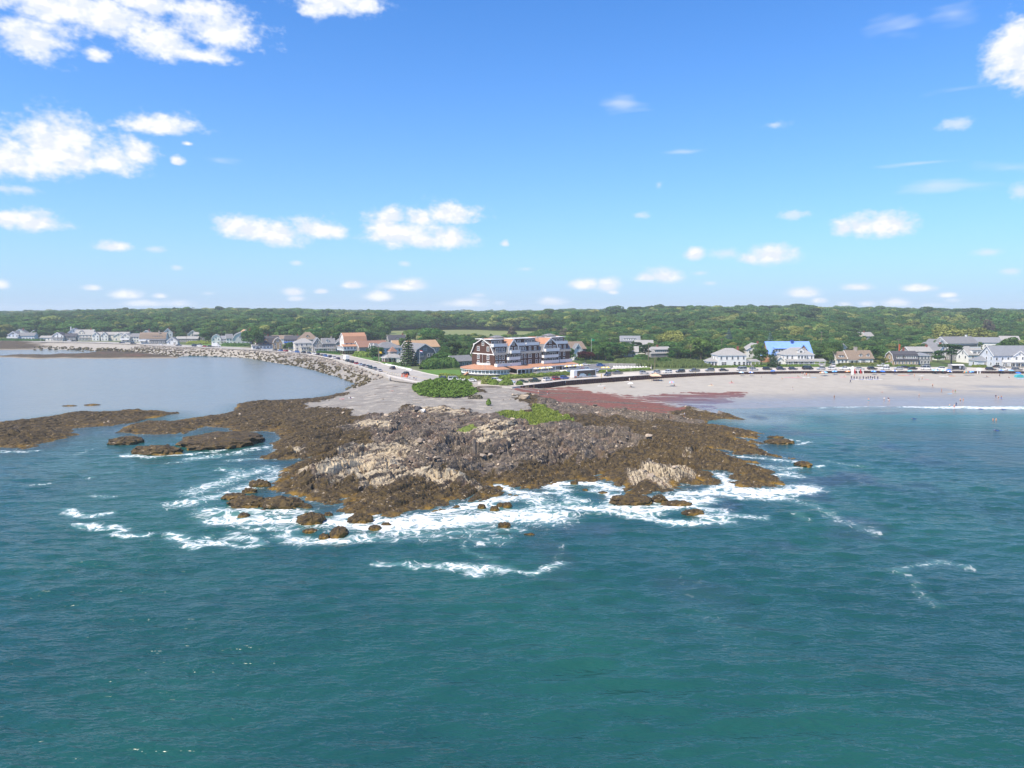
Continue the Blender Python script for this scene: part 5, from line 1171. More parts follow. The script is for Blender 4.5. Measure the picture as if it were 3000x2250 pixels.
    simple('cottage', 'white cottage half covered by a round green tree at the far right edge', 2960, 0, -15, 12, 9, 7.4, 'gable', 3.4, 'x', 'white', 'light', d=540, nf=3, fl=2)
    simple('cottage', 'small white gable peeking out of the trees above the cape house', 2470, 0, 30, 8, 8, 3.2, 'gable', 2.8, 'y', 'white', 'light', d=520, nf=1, foot=13)
    for u, d, w, lb in ((2511, 690, 11, 'pale roof in the wood above the cape house, left of two'), (2547, 670, 10, 'pale roof in the wood above the cape house, right of two'), (2115, 900, 14, 'cream house with pale chimney deep in the wood above the white hip-roofed house'), (90, 900, 18, 'grey house with red chimney up in the left wood'), (187, 930, 13, 'grey-roofed box house in the wood above the cream rooming house')):
        simple('wood_house', lb, u, 0, 20, w, 9, 5.0, 'gable', 3.6, 'x', 'greige' if u < 500 else 'cream', 'light', d=d, fl=2, nf=3, ch=-.6, foot=14)
    for u, d, rz, w, wm, rm, lb in ((60, 790, 10, 11, 'white', 'grey', 'white gabled house between trees above the grey blue shore house'), (430, 745, 15, 11, 'white', 'light', 'white gabled house behind the half-timbered gambrel'), (566, 745, 20, 10, 'cream', 'grey', 'cream gabled house up behind the ranch house'), (770, 610, 25, 11, 'white', 'grey', 'white gabled house behind the orange gambrel house'), (1022, 560, 30, 12, 'cream', 'light', 'cream gabled house left behind the stilt house'), (2215, 455, 0, 12, 'white', 'light', 'white gabled house in the trees left of the blue-sheeted building'), (2765, 438, 15, 9, 'white', 'grey', 'small white gabled house right of the spreading pine trunk')):
        simple('beach_house', lb, u, 0, rz, w, 9, 5.6, 'gable', 3.8, 'y', wm, rm, d=d, fl=2, nf=3, ch=.4, foot=9)
build_houses()
# ================================================================== sheets, walls, stones
def sheet(name, pts, z, mat, label, kind='structure', cat=None):
    bd = [Vector((p[0], p[1])) for p in pts]; n = len(bd)
    ov, oe, of, *_ = delaunay_2d_cdt(bd, [(i, (i+1) % n) for i in range(n)], [], 1, 1e-4)
    me = bpy.data.meshes.new(name); me.from_pydata([(v.x, v.y, z) for v in ov], [], [tuple(f) for f in of]); me.materials.append(mat)
    if me.polygons and me.polygons[0].normal.z < 0: me.flip_normals()
    return tag(link(name, me), label, cat, None, kind)
def ribbon(name, path, w, z, mat, h=0.0):
    P = [Vector((p[0], p[1], 0)) for p in path]; mb = MB(); L = []; Rr = []
    for i, p in enumerate(P):
        t = (P[min(i+1, len(P)-1)]-P[max(i-1, 0)]).normalized(); n = Vector((-t.y, t.x, 0))
        L.append(p+n*w/2); Rr.append(p-n*w/2)
    for i in range(len(P)-1):
        q = [L[i], Rr[i], Rr[i+1], L[i+1]]
        if h == 0: mb.quad([(a.x, a.y, z) for a in q][::-1])
        else:
            b = len(mb.v)
            mb.v += [(a.x, a.y, z) for a in q]+[(a.x, a.y, z+h) for a in q]
            for f in ((0, 1, 5, 4), (2, 3, 7, 6), (3, 0, 4, 7), (1, 2, 6, 5), (4, 5, 6, 7)): mb.f.append(tuple(b+j for j in f)); mb.m.append(0)
    me = mb.mesh(name, mat)
    if h == 0 and me.polygons[0].normal.z < 0: me.flip_normals()
    return link(name, me)
M_ASPH = pmat('worn_asphalt', (0.34, 0.325, 0.305), 0.9, var=0.14, vscale=0.12, bump=.2, bscale=3)
M_ASPHD = pmat('dark_asphalt', (0.17, 0.17, 0.175), 0.9, var=0.2, vscale=0.2)
M_LOT = pmat('sandy_lot', (0.47, 0.435, 0.39), 0.95, var=0.14, vscale=0.1, bump=.2, bscale=3)
M_PAVE = pmat('pale_pavement', (0.52, 0.49, 0.45), 0.9, var=0.1, vscale=0.3)
M_LAWN = pmat('mown_lawn', (0.095, 0.19, 0.030), 0.95, col2=(0.075, 0.155, 0.026), vscale=0.25, bump=.3, bscale=5)
M_YEL = pmat('yellow_paint', (0.55, 0.36, 0.05), 0.8); M_WHT = pmat('white_paint', (0.72, 0.72, 0.70), 0.8)
def build_roads():
    up = '0,998.5 200,1000 400,1004 560,1012 700,1017 800,1022.5 900,1030 950,1035.5 1017,1043 1058,1052 1109,1063 1128,1071 1208,1086 1250,1096 1300,1106 1345,1113 1400,1119'
    lo = '1390,1126 1340,1122 1300,1126 1240,1124.5 1200,1119 1165,1111 1137,1104 1125,1097.5 1103,1091.5 1081,1084.5 1038,1068.7 1003,1059.8 978,1053 939,1045 899,1038.2 849,1033.2 759,1026.3 639,1020.4 559,1017.4 450,1012.4 400,1008.4 250,1003.6 130,1002.5 0,1001'
    sheet('road', PX(up, 5.0)+PX(lo, 5.0), 5.012, M_ASPH, 'pale worn coast road curving along the sea wall')
    sheet('parking_strip', PX('1400,1119 1460,1121 1530,1117.5 1600,1111 1660,1103.5 1760,1094.5 1900,1087 2000,1083 2150,1077.5 2300,1075.5 2500,1075 2700,1075.5 3000,1077.5 3300,1079', 5.0)+PX('3300,1087.6 3000,1086.8 2800,1086.3 2530,1085.8 2326,1086.6 2150,1089.3 2040,1092.3 1935,1096.2 1850,1101.2 1761,1107.2 1705,1111 1650,1115 1590,1122.4 1526,1129.8 1460,1130 1400,1127', 5.0), 5.016, M_LOT, 'sandy parking strip behind the steel sea wall')
    sheet('inn_car_park', PX('1676,1078 1700,1067 1790,1064 1850,1072 1800,1086 1750,1092 1700,1092', 5.0), 5.024, M_ASPHD, 'dark asphalt car park beside the inn')
    sheet('lawn', PX('1222,1088 1240,1084 1345,1083 1352,1098 1330,1104 1300,1103.5 1262,1096.5', 5.0), 5.028, M_LAWN, 'bright mown lawn left of the inn')
    for i, (s, lb) in enumerate((('1018,1042.5 1075,1042 1105,1058 1060,1051.5', 'small lawn below the stilt house'), ('1100,1062 1150,1058 1200,1064 1204,1080 1135,1071', 'lawn in front of the octagon cottage'), ('905,1030 1000,1034 1016,1042 950,1035', 'lawn strip along the road below the grey two-gabled house'), ('540,1009 640,1008 735,1012 700,1016 570,1011.5', 'lawn below the far white gambrel houses'))):
        sheet('lawn', PX(s, 5.0), 5.028+.004*i, M_LAWN, lb)
    for off in (-.22, .22):
        ln = [p+Vector((off*.5, off, 0)) for p in PX('950,1041.5 1000,1052 1060,1069 1121,1087 1160,1094 1197,1100 1250,1110 1300,1117 1350,1119', 5.0)]
        tag(ribbon('centre_line', dens(ln, 8), .16, 5.026, M_YEL), 'yellow centre line of the coast road', None, None, 'structure')
    sw = ribbon('sidewalk', dens(PX('900,1037 940,1044 979,1052 1004,1058.5 1039,1067 1082,1082.5 1104,1089.5 1126,1096 1145,1102 1170,1108 1210,1117 1240,1122', 5.0), 6), 2.0, 5.0, M_PAVE, .13)
    tag(sw, 'pale pavement with kerb along the sea side of the coast road', None, None, 'structure')
    sw = ribbon('sidewalk', dens(PX('1000,1038 1017,1041.5 1058,1050.5 1109,1061.5 1128,1069 1208,1084.5 1250,1094.5 1300,1104.5', 5.0), 6), 1.6, 5.0, M_PAVE, .13)
    tag(sw, 'pale pavement with kerb along the house side of the coast road', None, None, 'structure')
    for i in range(14):
        p = W(1740+i*19, 1101-i*.75-4.5*(i/14), 5.0)
build_roads()

M_STEEL = pmat('rusty_sheet_pile', (0.060, 0.026, 0.024), 0.75, col2=(0.036, 0.018, 0.018), vscale=0.5, objrand=.2)
def build_walls():
    line = [Vector((p.x, p.y, 0)) for p in SEAWALL_R if p.x < 300]
    wall = empty('steel_sea_wall', (line[0].x, line[0].y, 5.0)); tag(wall, 'long dark red-brown sheet pile sea wall behind the sand beach', 'sea wall')
    base = Vector((line[0].x, line[0].y, 0))
    mb = MB(); prof = [(0, 0), (.30, 0), (.42, -.34), (.86, -.34), (.98, 0), (1.28, 0)]
    for (a, b), (c, d) in zip(prof[:-1], prof[1:]):
        mb.quad([(a, b, -3.4), (c, d, -3.4), (c, d, .02), (a, b, .02)])
        mb.quad([(a, b+.06, -3.4), (a, b+.06, .02), (c, d+.06, .02), (c, d+.06, -3.4)])
        mb.quad([(a, b, .02), (c, d, .02), (c, d+.06, .02), (a, b+.06, .02)])
    me = mb.mesh('sheet_pile', M_STEEL); n = 0; s = 0.0
    L = [0.0]
    for a, b in zip(line[:-1], line[1:]): L.append(L[-1]+(b-a).length)
    while s < L[-1]-1.3 and n < 300:
        i = max(j for j in range(len(L)-1) if L[j] <= s); t = (line[i+1]-line[i]).normalized()
        p = line[i]+t*(s-L[i]); link('sheet_pile', me, wall, (p.x-base.x+t.y*.3, p.y-base.y-t.x*.3, 0), (0, 0, math.atan2(t.y, t.x))); s += 1.28; n += 1
    cap = ribbon('cap_beam', [p-base for p in dens(line, 6)], .95, 0.0, M_CONC, .14); cap.parent = wall; cap.location = (0, 0, .03)
    w = ribbon('sea_wall', dens(PX('1472,1134 1500,1136 1523,1132', 5.0), 4), .6, 2.5, M_CONC, 2.75); tag(w, 'short pale concrete wall at the end of the steel sea wall', 'sea wall')
    w = ribbon('sea_wall', dens(SEAWALL_L[13:22], 5), .55, 3.2, M_CONC, 2.5); tag(w, 'low concrete sea wall curving along the coast road above the boulders', 'sea wall')
    for i, (u, v, hh) in enumerate(((1761, 1107.4, 3.0), (1863, 1101, 1.2), (1869, 1100.6, 1.2), (2036, 1092.6, 1.5), (2092, 1091, 1.5))):
        p = W(u, v, 5.0); mb = MB(); mb.box(-.14, .14, -.14, .14, -2.2, hh-1.0); o = mb.build('marker_post', pmat('yellow_post', (0.48, 0.36, 0.10), .7), loc=(p.x, p.y-.75, 5.0))
        tag(o, ['tall yellow post at the steel wall right of the coach', 'short yellow post on the steel wall, left of a close pair', 'short yellow post on the steel wall, right of a close pair', 'yellow post on the steel wall below the dark pickup', 'yellow post on the steel wall left of the silver van'][i], 'post', 'yellow posts on the steel sea wall')
    for i, u in enumerate((1530, 1541, 1547, 1564)):
        p = W(u, 1131-(u-1524)*.11, 5.0); mb = MB(); mb.box(-.16, .16, -.12, .12, -2.6, .1); o = mb.build('fender_post', M_WOODP, loc=(p.x, p.y-.75, 5.0))
        tag(o, 'pale timber post against the near end of the steel sea wall, %s from its end' % ('first', 'second', 'third', 'fourth')[i], 'post', 'timber posts at the end of the steel wall')
    # white garden wall along the road
    g = empty('garden_wall', W(1165, 1078, 5.0)); tag(g, 'low white block wall along the coast road below the grey gambrel house', 'wall'); g0 = g.location.copy()
    for a, b in (('1130,1069', '1148,1073'), ('1149.5,1073.5', '1166,1077'), ('1168,1077.5', '1187,1081.5'), ('1189,1082', '1206,1085.8')):
        p, q = PX(a+' '+b, 5.0); o = ribbon('wall_panel', [p-g0, q-g0], .35, .0, M_TRIM, .85); o.parent = g
build_walls()

# ------------------------------------------------------------------ stones
def stone_mesh(seed, flat=0.62, n=16):
    r = random.Random(seed); bm = bmesh.new()
    for i in range(n):
        v = Vector((r.gauss(0, 1), r.gauss(0, 1), r.gauss(0, 1))).normalized()
        k = r.uniform(.75, 1.0); bm.verts.new((v.x*k*1.15, v.y*k*.85, v.z*k*flat))
    bmesh.ops.convex_hull(bm, input=bm.verts); bmesh.ops.delete(bm, geom=[v for v in bm.verts if not v.link_faces], context='VERTS')
    bmesh.ops.triangulate(bm, faces=bm.faces[:])
    me = bpy.data.meshes.new('stone'); bm.to_mesh(me); bm.free(); return me
def stone_mat(name, top, top2, tide=None):
    m = bpy.data.materials.new(name); m.use_nodes = True; t = NT(m.node_tree)
    P = t.n('ShaderNodeTexCoord').outputs['Object']; pos = t.n('ShaderNodeNewGeometry').outputs['Position']
    at = t.n('ShaderNodeAttribute', attribute_name='tone').outputs['Fac']; oi = t.n('ShaderNodeObjectInfo').outputs['Random']
    rr = t.math('FRACT', t.math('ADD', at, t.math('MULTIPLY', oi, 7.31)))
    nz = t.noise(pos, 1.1, 4, .6)
    c = t.mix(rr, c4(top), c4(top2)); c = t.mix(t.math('MULTIPLY', t.ramp(nz, .45, .7), .5), c, c4(tuple(v*.5 for v in top)))
    if tide is not None:
        z = t.n('ShaderNodeSeparateXYZ', {0: pos}).outputs[2]
        low = t.math('SUBTRACT', 1.0, t.ramp(t.math('ADD', z, t.math('MULTIPLY_ADD', nz, 1.6, t.math('MULTIPLY_ADD', rr, .9, -1.2))), tide-.35, tide+.5))
        al = t.mix(t.ramp(nz, .4, .65), c4((0.045, 0.036, 0.022)), c4((0.15, 0.12, 0.05))); c = t.mix(low, c, al)
    p = t.n('ShaderNodeBsdfPrincipled', {'Base Color': c, 'Roughness': .85, 'Specular IOR Level': .25}); o = t.n('ShaderNodeOutputMaterial'); t.L.new(p.outputs[0], o.inputs[0]); return m
M_RIP = stone_mat('revetment_stone', (0.37, 0.325, 0.28), (0.21, 0.18, 0.155), 3.5)
M_LOOSE = stone_mat('loose_rock', (0.50, 0.41, 0.31), (0.12, 0.098, 0.085))
SV = {}
for key, mt, fl in (('rip', M_RIP, .66), ('loose', M_LOOSE, .42)):
    SV[key] = []
    for i in range(7):
        me = stone_mesh(i*13+3, fl, 16); me.materials.append(mt); SV[key].append(me)
def scatter_stones(parent, items, key, name, limit, stuffname, stufflabel):
    """items: (x, y, z, size, rz, rx, ry); the nearest ones single parts, the rest one joined part"""
    items.sort(key=lambda s: -s[3]/max(1, s[1]))
    vs = [(np.array([v.co[:] for v in m.vertices]), np.array([p.vertices[:] for p in m.polygons])) for m in SV[key]]
    VV, FF, TT, off = [], [], [], 0
    for k, (x, y, z, s, rz, rx, ry) in enumerate(items):
        if k < limit: link(name, SV[key][k % 7], parent, (x-parent.location.x, y-parent.location.y, z-parent.location.z), (rx, ry, rz), (s, s, s))
        else:
            v, f = vs[k % 7]; M = np.array((Matrix.Rotation(rz, 3, 'Z') @ Matrix.Rotation(ry, 3, 'Y') @ Matrix.Rotation(rx, 3, 'X')))
            VV.append(v @ M.T*s+np.array([x-parent.location.x, y-parent.location.y, z-parent.location.z])); FF.append(f+off); off += len(v); TT.append(np.full(len(v), random.random()))
    if VV:
        me = npmesh(stuffname, np.concatenate(VV), np.concatenate(FF), [SV[key][0].materials[0]])
        a = me.attributes.new('tone', 'FLOAT', 'POINT'); a.data.foreach_set('value', np.concatenate(TT).astype(np.float32))
        o = link(stuffname, me, parent); o['kind'] = 'stuff'; o['label'] = stufflabel
def build_stones():
    rv = empty('stone_revetment', W(1000, 1075, 2.0)); tag(rv, 'bank of big pale boulders with dark weedy feet below the coast road', 'revetment')
    n = 15000; X = RNG.uniform(-330, -50, n); Y = RNG.uniform(315, 620, n)
    dC, dP = coast_fields(X, Y); g = sdf(X, Y, GRAVEL)
    ok = (dC > -1.2) & (dP < -.6) & (g < -2) & (-dP < 34); X, Y, dC, dP = X[ok], Y[ok], dC[ok], dP[ok]
    Z = lowland(X, Y, dC, dP); items = []; cell = {}
    for x, y, z in zip(X, Y, Z):
        s = random.uniform(.5, 1.15)*(1.15 if z > 2.4 else 1.0); k = (int(x/1.9), int(y/1.9))
        if cell.get(k, 0) >= 2: continue
        cell[k] = cell.get(k, 0)+1
        items.append((x, y, z+.25*s, s, random.uniform(0, 6.3), random.uniform(-.35, .35), random.uniform(-.35, .35)))
    scatter_stones(rv, items, 'rip', 'boulder', 300, 'boulders_beyond', 'many more boulders along the far part of the bank')
    rv = empty('stone_groyne', W(240, 1015, 2.0)); tag(rv, 'low pile of brown and pale boulders on the far left shore', 'revetment'); items = []
    sp = PX('128,1012 160,1016 230,1020 300,1024 360,1026 430,1030', 1.0)
    for i in range(420):
        k = random.uniform(0, len(sp)-1.001); a = sp[int(k)].lerp(sp[int(k)+1], k % 1); x, y = a.x+random.gauss(0, 6), a.y+random.gauss(0, 14)
        items.append((x, y, .8+random.uniform(0, 1.2), random.uniform(.8, 1.7), random.uniform(0, 6.3), random.uniform(-.3, .3), random.uniform(-.3, .3)))
    scatter_stones(rv, items, 'rip', 'boulder', 60, 'boulders_beyond', 'smaller boulders of the far left pile')
    # loose rock on the headland
    x = HXS[RNG.integers(0, len(HXS), 60000)]; y = HYS[RNG.integers(0, len(HYS), 60000)]
    ix = ((x-HXS[0])/.46+.5).astype(int).clip(0, len(HXS)-1); iy = np.searchsorted(HYS, y).clip(0, len(HYS)-1); idx = iy*len(HXS)+ix
    bare, soft, pale, dc = HZN['bare'][idx], HZN['soft'][idx], HZN['pale'][idx], HDC[idx]
    pr = (.30*bare+.30*pale*0.5+.05)*(1-soft)*(dc > 3)+.40*(soft*(1-soft)*4)*(dc > 2)*(y < 285)+.05*HZN['grav'][idx]*(y < 285)
    clus = sstep(fbm(x/9, y/12, 3, 501), -.05, .25); keep = RNG.random(len(x)) < pr*clus*.50
    items = []
    for px, py in zip(x[keep], y[keep]):
        px += random.uniform(-.4, .4); py += random.uniform(-.4, .4); s = random.uniform(.28, .62)*(1+1.3*(random.random() < .13))
        items.append((px, py, HEAD_INTERP(px, py)+.12*s, s, random.uniform(.4, 1.5), random.uniform(-.4, .4), random.uniform(-.4, .4)))
    items = items[:7000]
    scatter_stones(HEADLAND, items, 'loose', 'loose_rock', 300, 'loose_rocks_small', 'scatter of broken rock over the headland')
build_stones()

# ------------------------------------------------------------------ rocks standing in the sea
def sea_rock(label, u0, u1, v0, v1, hz, seed, pale=0.0, name='sea_rock'):
    b = W((u0+u1)/2, v1, 0); t = W((u0+u1)/2, v0, hz*.8); w = (u1-u0)/F*b.y
    dp = max(w*.45, min(t.y-b.y, w*1.6)); c = Vector((b.x, b.y+dp*.5, 0))
    bm = bmesh.new(); bmesh.ops.create_icosphere(bm, subdivisions=4 if w > 3 else 3, radius=1.0)
    V = np.array([v.co[:] for v in bm.verts]); Fx = np.array([[v.index for v in f.verts] for f in bm.faces]); bm.free()
    r = np.array([seed*3.1, seed*1.7])
    x, y, z = V[:, 0]*w/2, V[:, 1]*dp/2, V[:, 2]
    k = 1+.30*fbm(x/(w*.22)+r[0], y/(w*.22)+r[1]+z*2, 3, seed)+.16*fbm(x/.9+r[1], y/.9+z*1.4, 2, seed+4)
    zz = np.where(z > 0, np.power(np.abs(z), .75)*hz, z*1.2)
    P = np.stack([x*k, y*k, zz*(.72+.55*np.clip(fbm(x/(w*.16)+r[1], y/(w*.16)+r[0], 3, seed+9)+.4, 0, 1.3))+.16*fbm(x/.6, y/.6, 2, seed+2)], 1)
    me = npmesh(name, P, Fx, [M_SHORE]); n = len(P); top = sstep(P[:, 2], hz*.45, hz*.75)*pale
    o1 = np.zeros(n); fcolor(me, 'zone_a', np.stack([1-top, top, o1, o1], 1)); fcolor(me, 'zone_b', np.stack([o1, o1, o1, o1], 1))
    o = link(name, me, loc=c); tag(o, label, 'rock', 'rocks standing in the sea'); return o
ROCKS = [('long dark rock with pale jagged crest standing off the left side of the headland', 481, 729, 1257, 1318, 2.4, .3), ('low brown weedy rock joined to the left end of the pale-crested rock', 363, 521, 1302, 1335, 2.0, 0),
 ('small dark rock alone in the channel left of the pale-crested rock', 294, 392, 1275, 1304, 1.4, 0), ('tiny dark reef in the calm bay, left of a pair', 177, 217, 1186, 1191, .35, 0), ('tiny dark reef in the calm bay, right of a pair', 240, 282, 1182, 1189, .45, 0),
 ('rounded brown boulder just off the left front corner of the headland', 724, 791, 1405, 1427, 1.3, 0), ('low dark rock in foam left of the rounded corner boulder', 704, 750, 1431, 1445, .9, 0), ('flat weedy rock at the left end of the foaming rock chain', 637, 704, 1440, 1466, .7, 0),
 ('golden brown rock in the middle of the foaming rock chain', 648, 776, 1448, 1491, 1.4, 0), ('big double-humped dark rock in the foaming rock chain', 753, 884, 1453, 1494, 1.8, 0), ('small rock touching the right end of the double-humped rock', 878, 914, 1476, 1491, .9, 0),
 ('lopsided weedy rock below the double-humped rock', 856, 944, 1499, 1541, 1.5, 0), ('little leaning rock in foam at the lower left', 688, 722, 1499, 1521, .7, 0), ('very small rock peeping from foam under the double-humped rock', 755, 777, 1489, 1500, .4, 0),
 ('small dark rock alone in foam left of the front tip', 945, 974, 1500, 1513, .7, 0), ('dark ragged rock right at the front tip of the headland', 1013, 1090, 1503, 1536, 1.3, 0), ('brown rock in white water right of the ragged front rock', 1075, 1115, 1535, 1557, .8, 0), ('pair-topped small rock at the right of the front surf rocks', 1114, 1147, 1530, 1543, .6, 0),
 ('flat rock awash in the lower left surf', 880, 927, 1546, 1563, .5, 0), ('stepped dark rock in the lower surf', 955, 1009, 1533, 1579, 1.2, 0), ('small round rock at the very bottom of the surf', 929, 961, 1561, 1581, .7, 0),
 ('golden weedy rock in the wide white surf, leftmost of four', 1397, 1424, 1476, 1490, .7, 0), ('golden weedy rock in the wide white surf, lowest of four', 1434, 1463, 1482, 1496, .7, 0), ('golden weedy rock in the wide white surf, third of four', 1454, 1475, 1472, 1484, .6, 0), ('golden weedy rock in the wide white surf, rightmost of four', 1470, 1500, 1470, 1487, .8, 0),
 ('dark twin-topped rock alone out in front of the surf', 1456, 1498, 1532, 1546, .8, 0), ('barely covered rock right of the twin-topped rock', 1536, 1568, 1561, 1569, .3, 0), ('rock in the surf notch between the two headland lobes', 1670, 1695, 1408, 1420, .7, 0), ('small rock in the surf, right of the notch', 1706, 1724, 1430, 1440, .45, 0), ('flat golden rock awash at the right of the notch', 1752, 1782, 1438, 1448, .4, 0),
 ('broad golden weedy ledge under the right lobe with water pouring off', 1790, 1925, 1444, 1484, 1.5, 0), ('dark hump behind the broad golden ledge', 1910, 1960, 1450, 1474, 1.2, 0), ('row of low golden rocks right of the broad ledge', 1938, 2034, 1464, 1486, .8, 0),
 ('reddish rock alone in milky surf below the right lobe', 2001, 2068, 1490, 1511, .9, 0), ('long dark weedy reef off the right tip of the headland', 2250, 2336, 1283, 1303, 1.0, 0), ('golden sliver of reef farthest out at the right', 2338, 2390, 1349, 1368, .8, 0), ('thin flat rock behind the dark weedy reef', 2252, 2302, 1277, 1283, .35, 0)]
for i, (lb, a, b, c, d, hz, pl) in enumerate(ROCKS): sea_rock(lb, a, b, c, d, hz, i+1, pl)
for i, (lb, u, v, s) in enumerate((('big tan boulder alone on the gravel beside the red weed', 1538, 1174, 2.2), ('dark square boulder on the gravel edge', 1224, 1206, 1.8), ('smooth white boulder beside the dark square one', 1238, 1208, 1.5))):
    p = W(u, v, 3.0); o = link('boulder', SV['loose'][i].copy() if i else SV['loose'][2].copy(), None, (p.x, p.y, HEAD_INTERP(p.x, p.y)+s*.3), (0, 0, i), (s, s, s*1.5)); tag(o, lb, 'boulder')
    if i == 2: o.data.materials.clear(); o.data.materials.append(pmat('white_boulder', (0.6, .58, .54), .8, var=.2, vscale=1))
    if i == 1: o.data.materials.clear(); o.data.materials.append(pmat('dark_boulder', (0.06, .055, .06), .8, var=.2, vscale=1))
# ================================================================== vegetation
def leaf_mat(name, c1, c2, spread=.28, warm=.04):
    m = bpy.data.materials.new(name); m.use_nodes = True; t = NT(m.node_tree)
    oi = t.n('ShaderNodeObjectInfo').outputs['Random']; at = t.n('ShaderNodeAttribute', attribute_name='tone').outputs['Fac']
    c = t.mix(oi, c4(c1), c4(c2))
    v = t.math('ADD', t.math('MULTIPLY_ADD', at, .7, .65), t.math('MULTIPLY_ADD', t.math('FRACT', t.math('MULTIPLY', oi, 13.7)), spread*2, -spread))
    h = t.math('MULTIPLY_ADD', t.math('FRACT', t.math('MULTIPLY', oi, 5.3)), warm, .5-warm*.5)
    c = t.n('ShaderNodeHueSaturation', {'Hue': h, 'Value': v, 'Color': c}).outputs[0]
    d = t.n('ShaderNodeBsdfDiffuse', {'Color': c}); tr = t.n('ShaderNodeBsdfTranslucent', {'Color': t.mix(1.0, c, (1.0, 1.1, .6, 1), 'MULTIPLY')})
    mx = t.n('ShaderNodeMixShader', {0: .22, 1: d.outputs[0], 2: tr.outputs[0]}); o = t.n('ShaderNodeOutputMaterial'); t.L.new(mx.outputs[0], o.inputs[0]); return m
M_LEAF = leaf_mat('broad_leaves', (0.046, 0.112, 0.034), (0.100, 0.176, 0.050))
M_LEAFY = leaf_mat('yellow_green_leaves', (0.189, 0.231, 0.067), (0.238, 0.259, 0.084))
M_NEEDLE = leaf_mat('dark_needles', (0.039, 0.078, 0.036), (0.057, 0.099, 0.042))
M_BLUEN = leaf_mat('blue_needles', (0.077, 0.133, 0.129), (0.091, 0.147, 0.140))
M_GREY = leaf_mat('grey_twigs', (0.17, 0.15, 0.125), (0.14, 0.13, 0.10))
M_SHRUB = leaf_mat('shrub_leaves', (0.125, 0.20, 0.04), (0.19, 0.245, 0.058), .18)
M_REED = leaf_mat('reed_blades', (0.172, 0.236, 0.086), (0.218, 0.259, 0.109), .15)
M_RED = leaf_mat('copper_leaves', (0.065, 0.020, 0.022), (0.08, 0.026, 0.028))
M_BARK = pmat('bark', (0.12, 0.095, 0.075), .95, var=.3, vscale=2)

def quads(C, N, size, rng, up=0.0):
    """leaf clumps: one bent quad at each centre C facing N"""
    n = len(C); N = N/np.maximum(np.linalg.norm(N, axis=1, keepdims=True), 1e-6)
    A = np.cross(N, rng.normal(size=(n, 3))); A /= np.maximum(np.linalg.norm(A, axis=1, keepdims=True), 1e-6)
    B = np.cross(N, A); s = (size*rng.uniform(.6, 1.25, n))[:, None] if np.ndim(size) == 0 else (size*rng.uniform(.6, 1.25, n))[:, None]
    P = np.stack([C-A*s-B*s*.7+N*s*.1, C+A*s*.9-B*s*.8, C+A*s+B*s*.7+N*s*.25, C-A*s*.8+B*s*.9-N*s*.1], 1).reshape(-1, 3)
    return P, np.arange(4*n).reshape(n, 4)
def leafmesh(name, V, Fc, mat, rng):
    me = npmesh(name, V, Fc, [mat]); n = len(Fc); k = Fc.shape[1]
    a = me.attributes.new('tone', 'FLOAT', 'POINT'); a.data.foreach_set('value', np.repeat(rng.random(n), k).astype(np.float32)[:len(V)]); return me
def lobes_crown(name, seed, mat, lobes, per, leaf, inner=.8):
    """lobes: (cx,cy,cz,rx,ry,rz); leaf clumps spread over every lobe, tree height 1"""
    rng = np.random.default_rng(seed); C, N = [], []
    for (cx, cy, cz, rx, ry, rz) in lobes:
        k = int(per*(rx*ry+rx*rz+ry*rz)); d = rng.normal(size=(k, 3)); d /= np.linalg.norm(d, axis=1, keepdims=True)
        d = d[(d[:, 2] > -.55)]; k = len(d)
        r = rng.uniform(.82, 1.06, (k, 1)); C.append(np.array([cx, cy, cz])+d*np.array([rx, ry, rz])*r); N.append(d/np.array([rx, ry, rz])*min(rx, rz)+rng.normal(0, .38, (k, 3)))
    V, Fq = quads(np.concatenate(C), np.concatenate(N), leaf, rng)
    return leafmesh(name, V, Fq, mat, rng)
def broad(seed, mat=None, wide=1.0, base=.22):
    r = random.Random(seed); L = [(0, 0, .60, .20*wide, .20*wide, .26)]
    for i in range(12):
        a = r.uniform(0, 6.28); z = r.uniform(base+.12, .90); e = math.sqrt(max(0.02, 1-((z-.52)/.46)**2)); q = .28*wide*e*r.uniform(.65, 1.05); s = r.uniform(.12, .20)
        L.append((math.cos(a)*q, math.sin(a)*q, z, s*wide*1.05, s*wide*1.05, s*.85))
    return lobes_crown('crown', seed, mat or M_LEAF, L, 2300, .026)
def spruce(seed, mat=None, wide=.24):
    rng = np.random.default_rng(seed); C, N = [], []
    for k in range(13):
        z = .10+.88*(k/12.0); rr = wide*(1-((z-.08)/.95))**.85+.012
        n = int(10+130*rr/wide)
        a = rng.uniform(0, 6.28, n); q = rr*np.sqrt(rng.uniform(.1, 1, n))*(1+.15*np.sin(a*5+k)); zz = z-.35*q*.55+rng.normal(0, .010, n)
        C.append(np.stack([np.cos(a)*q, np.sin(a)*q, zz], 1)); N.append(np.stack([np.cos(a)*.6, np.sin(a)*.6, np.full(n, .8)], 1)+rng.normal(0, .3, (n, 3)))
    V, Fq = quads(np.concatenate(C), np.concatenate(N), .026, rng); return leafmesh('crown', V, Fq, mat or M_NEEDLE, rng)
def pine(seed, mat=None):
    r = random.Random(seed); L = []
    for i in range(14):
        a = r.uniform(0, 6.28); z = r.uniform(.50, .95); q = r.uniform(.05, .34)*(1.15-z*.45); L.append((math.cos(a)*q, math.sin(a)*q, z, r.uniform(.12, .2), r.uniform(.12, .2), r.uniform(.035, .06)))
    return lobes_crown('crown', seed, mat or M_NEEDLE, L, 3600, .022)
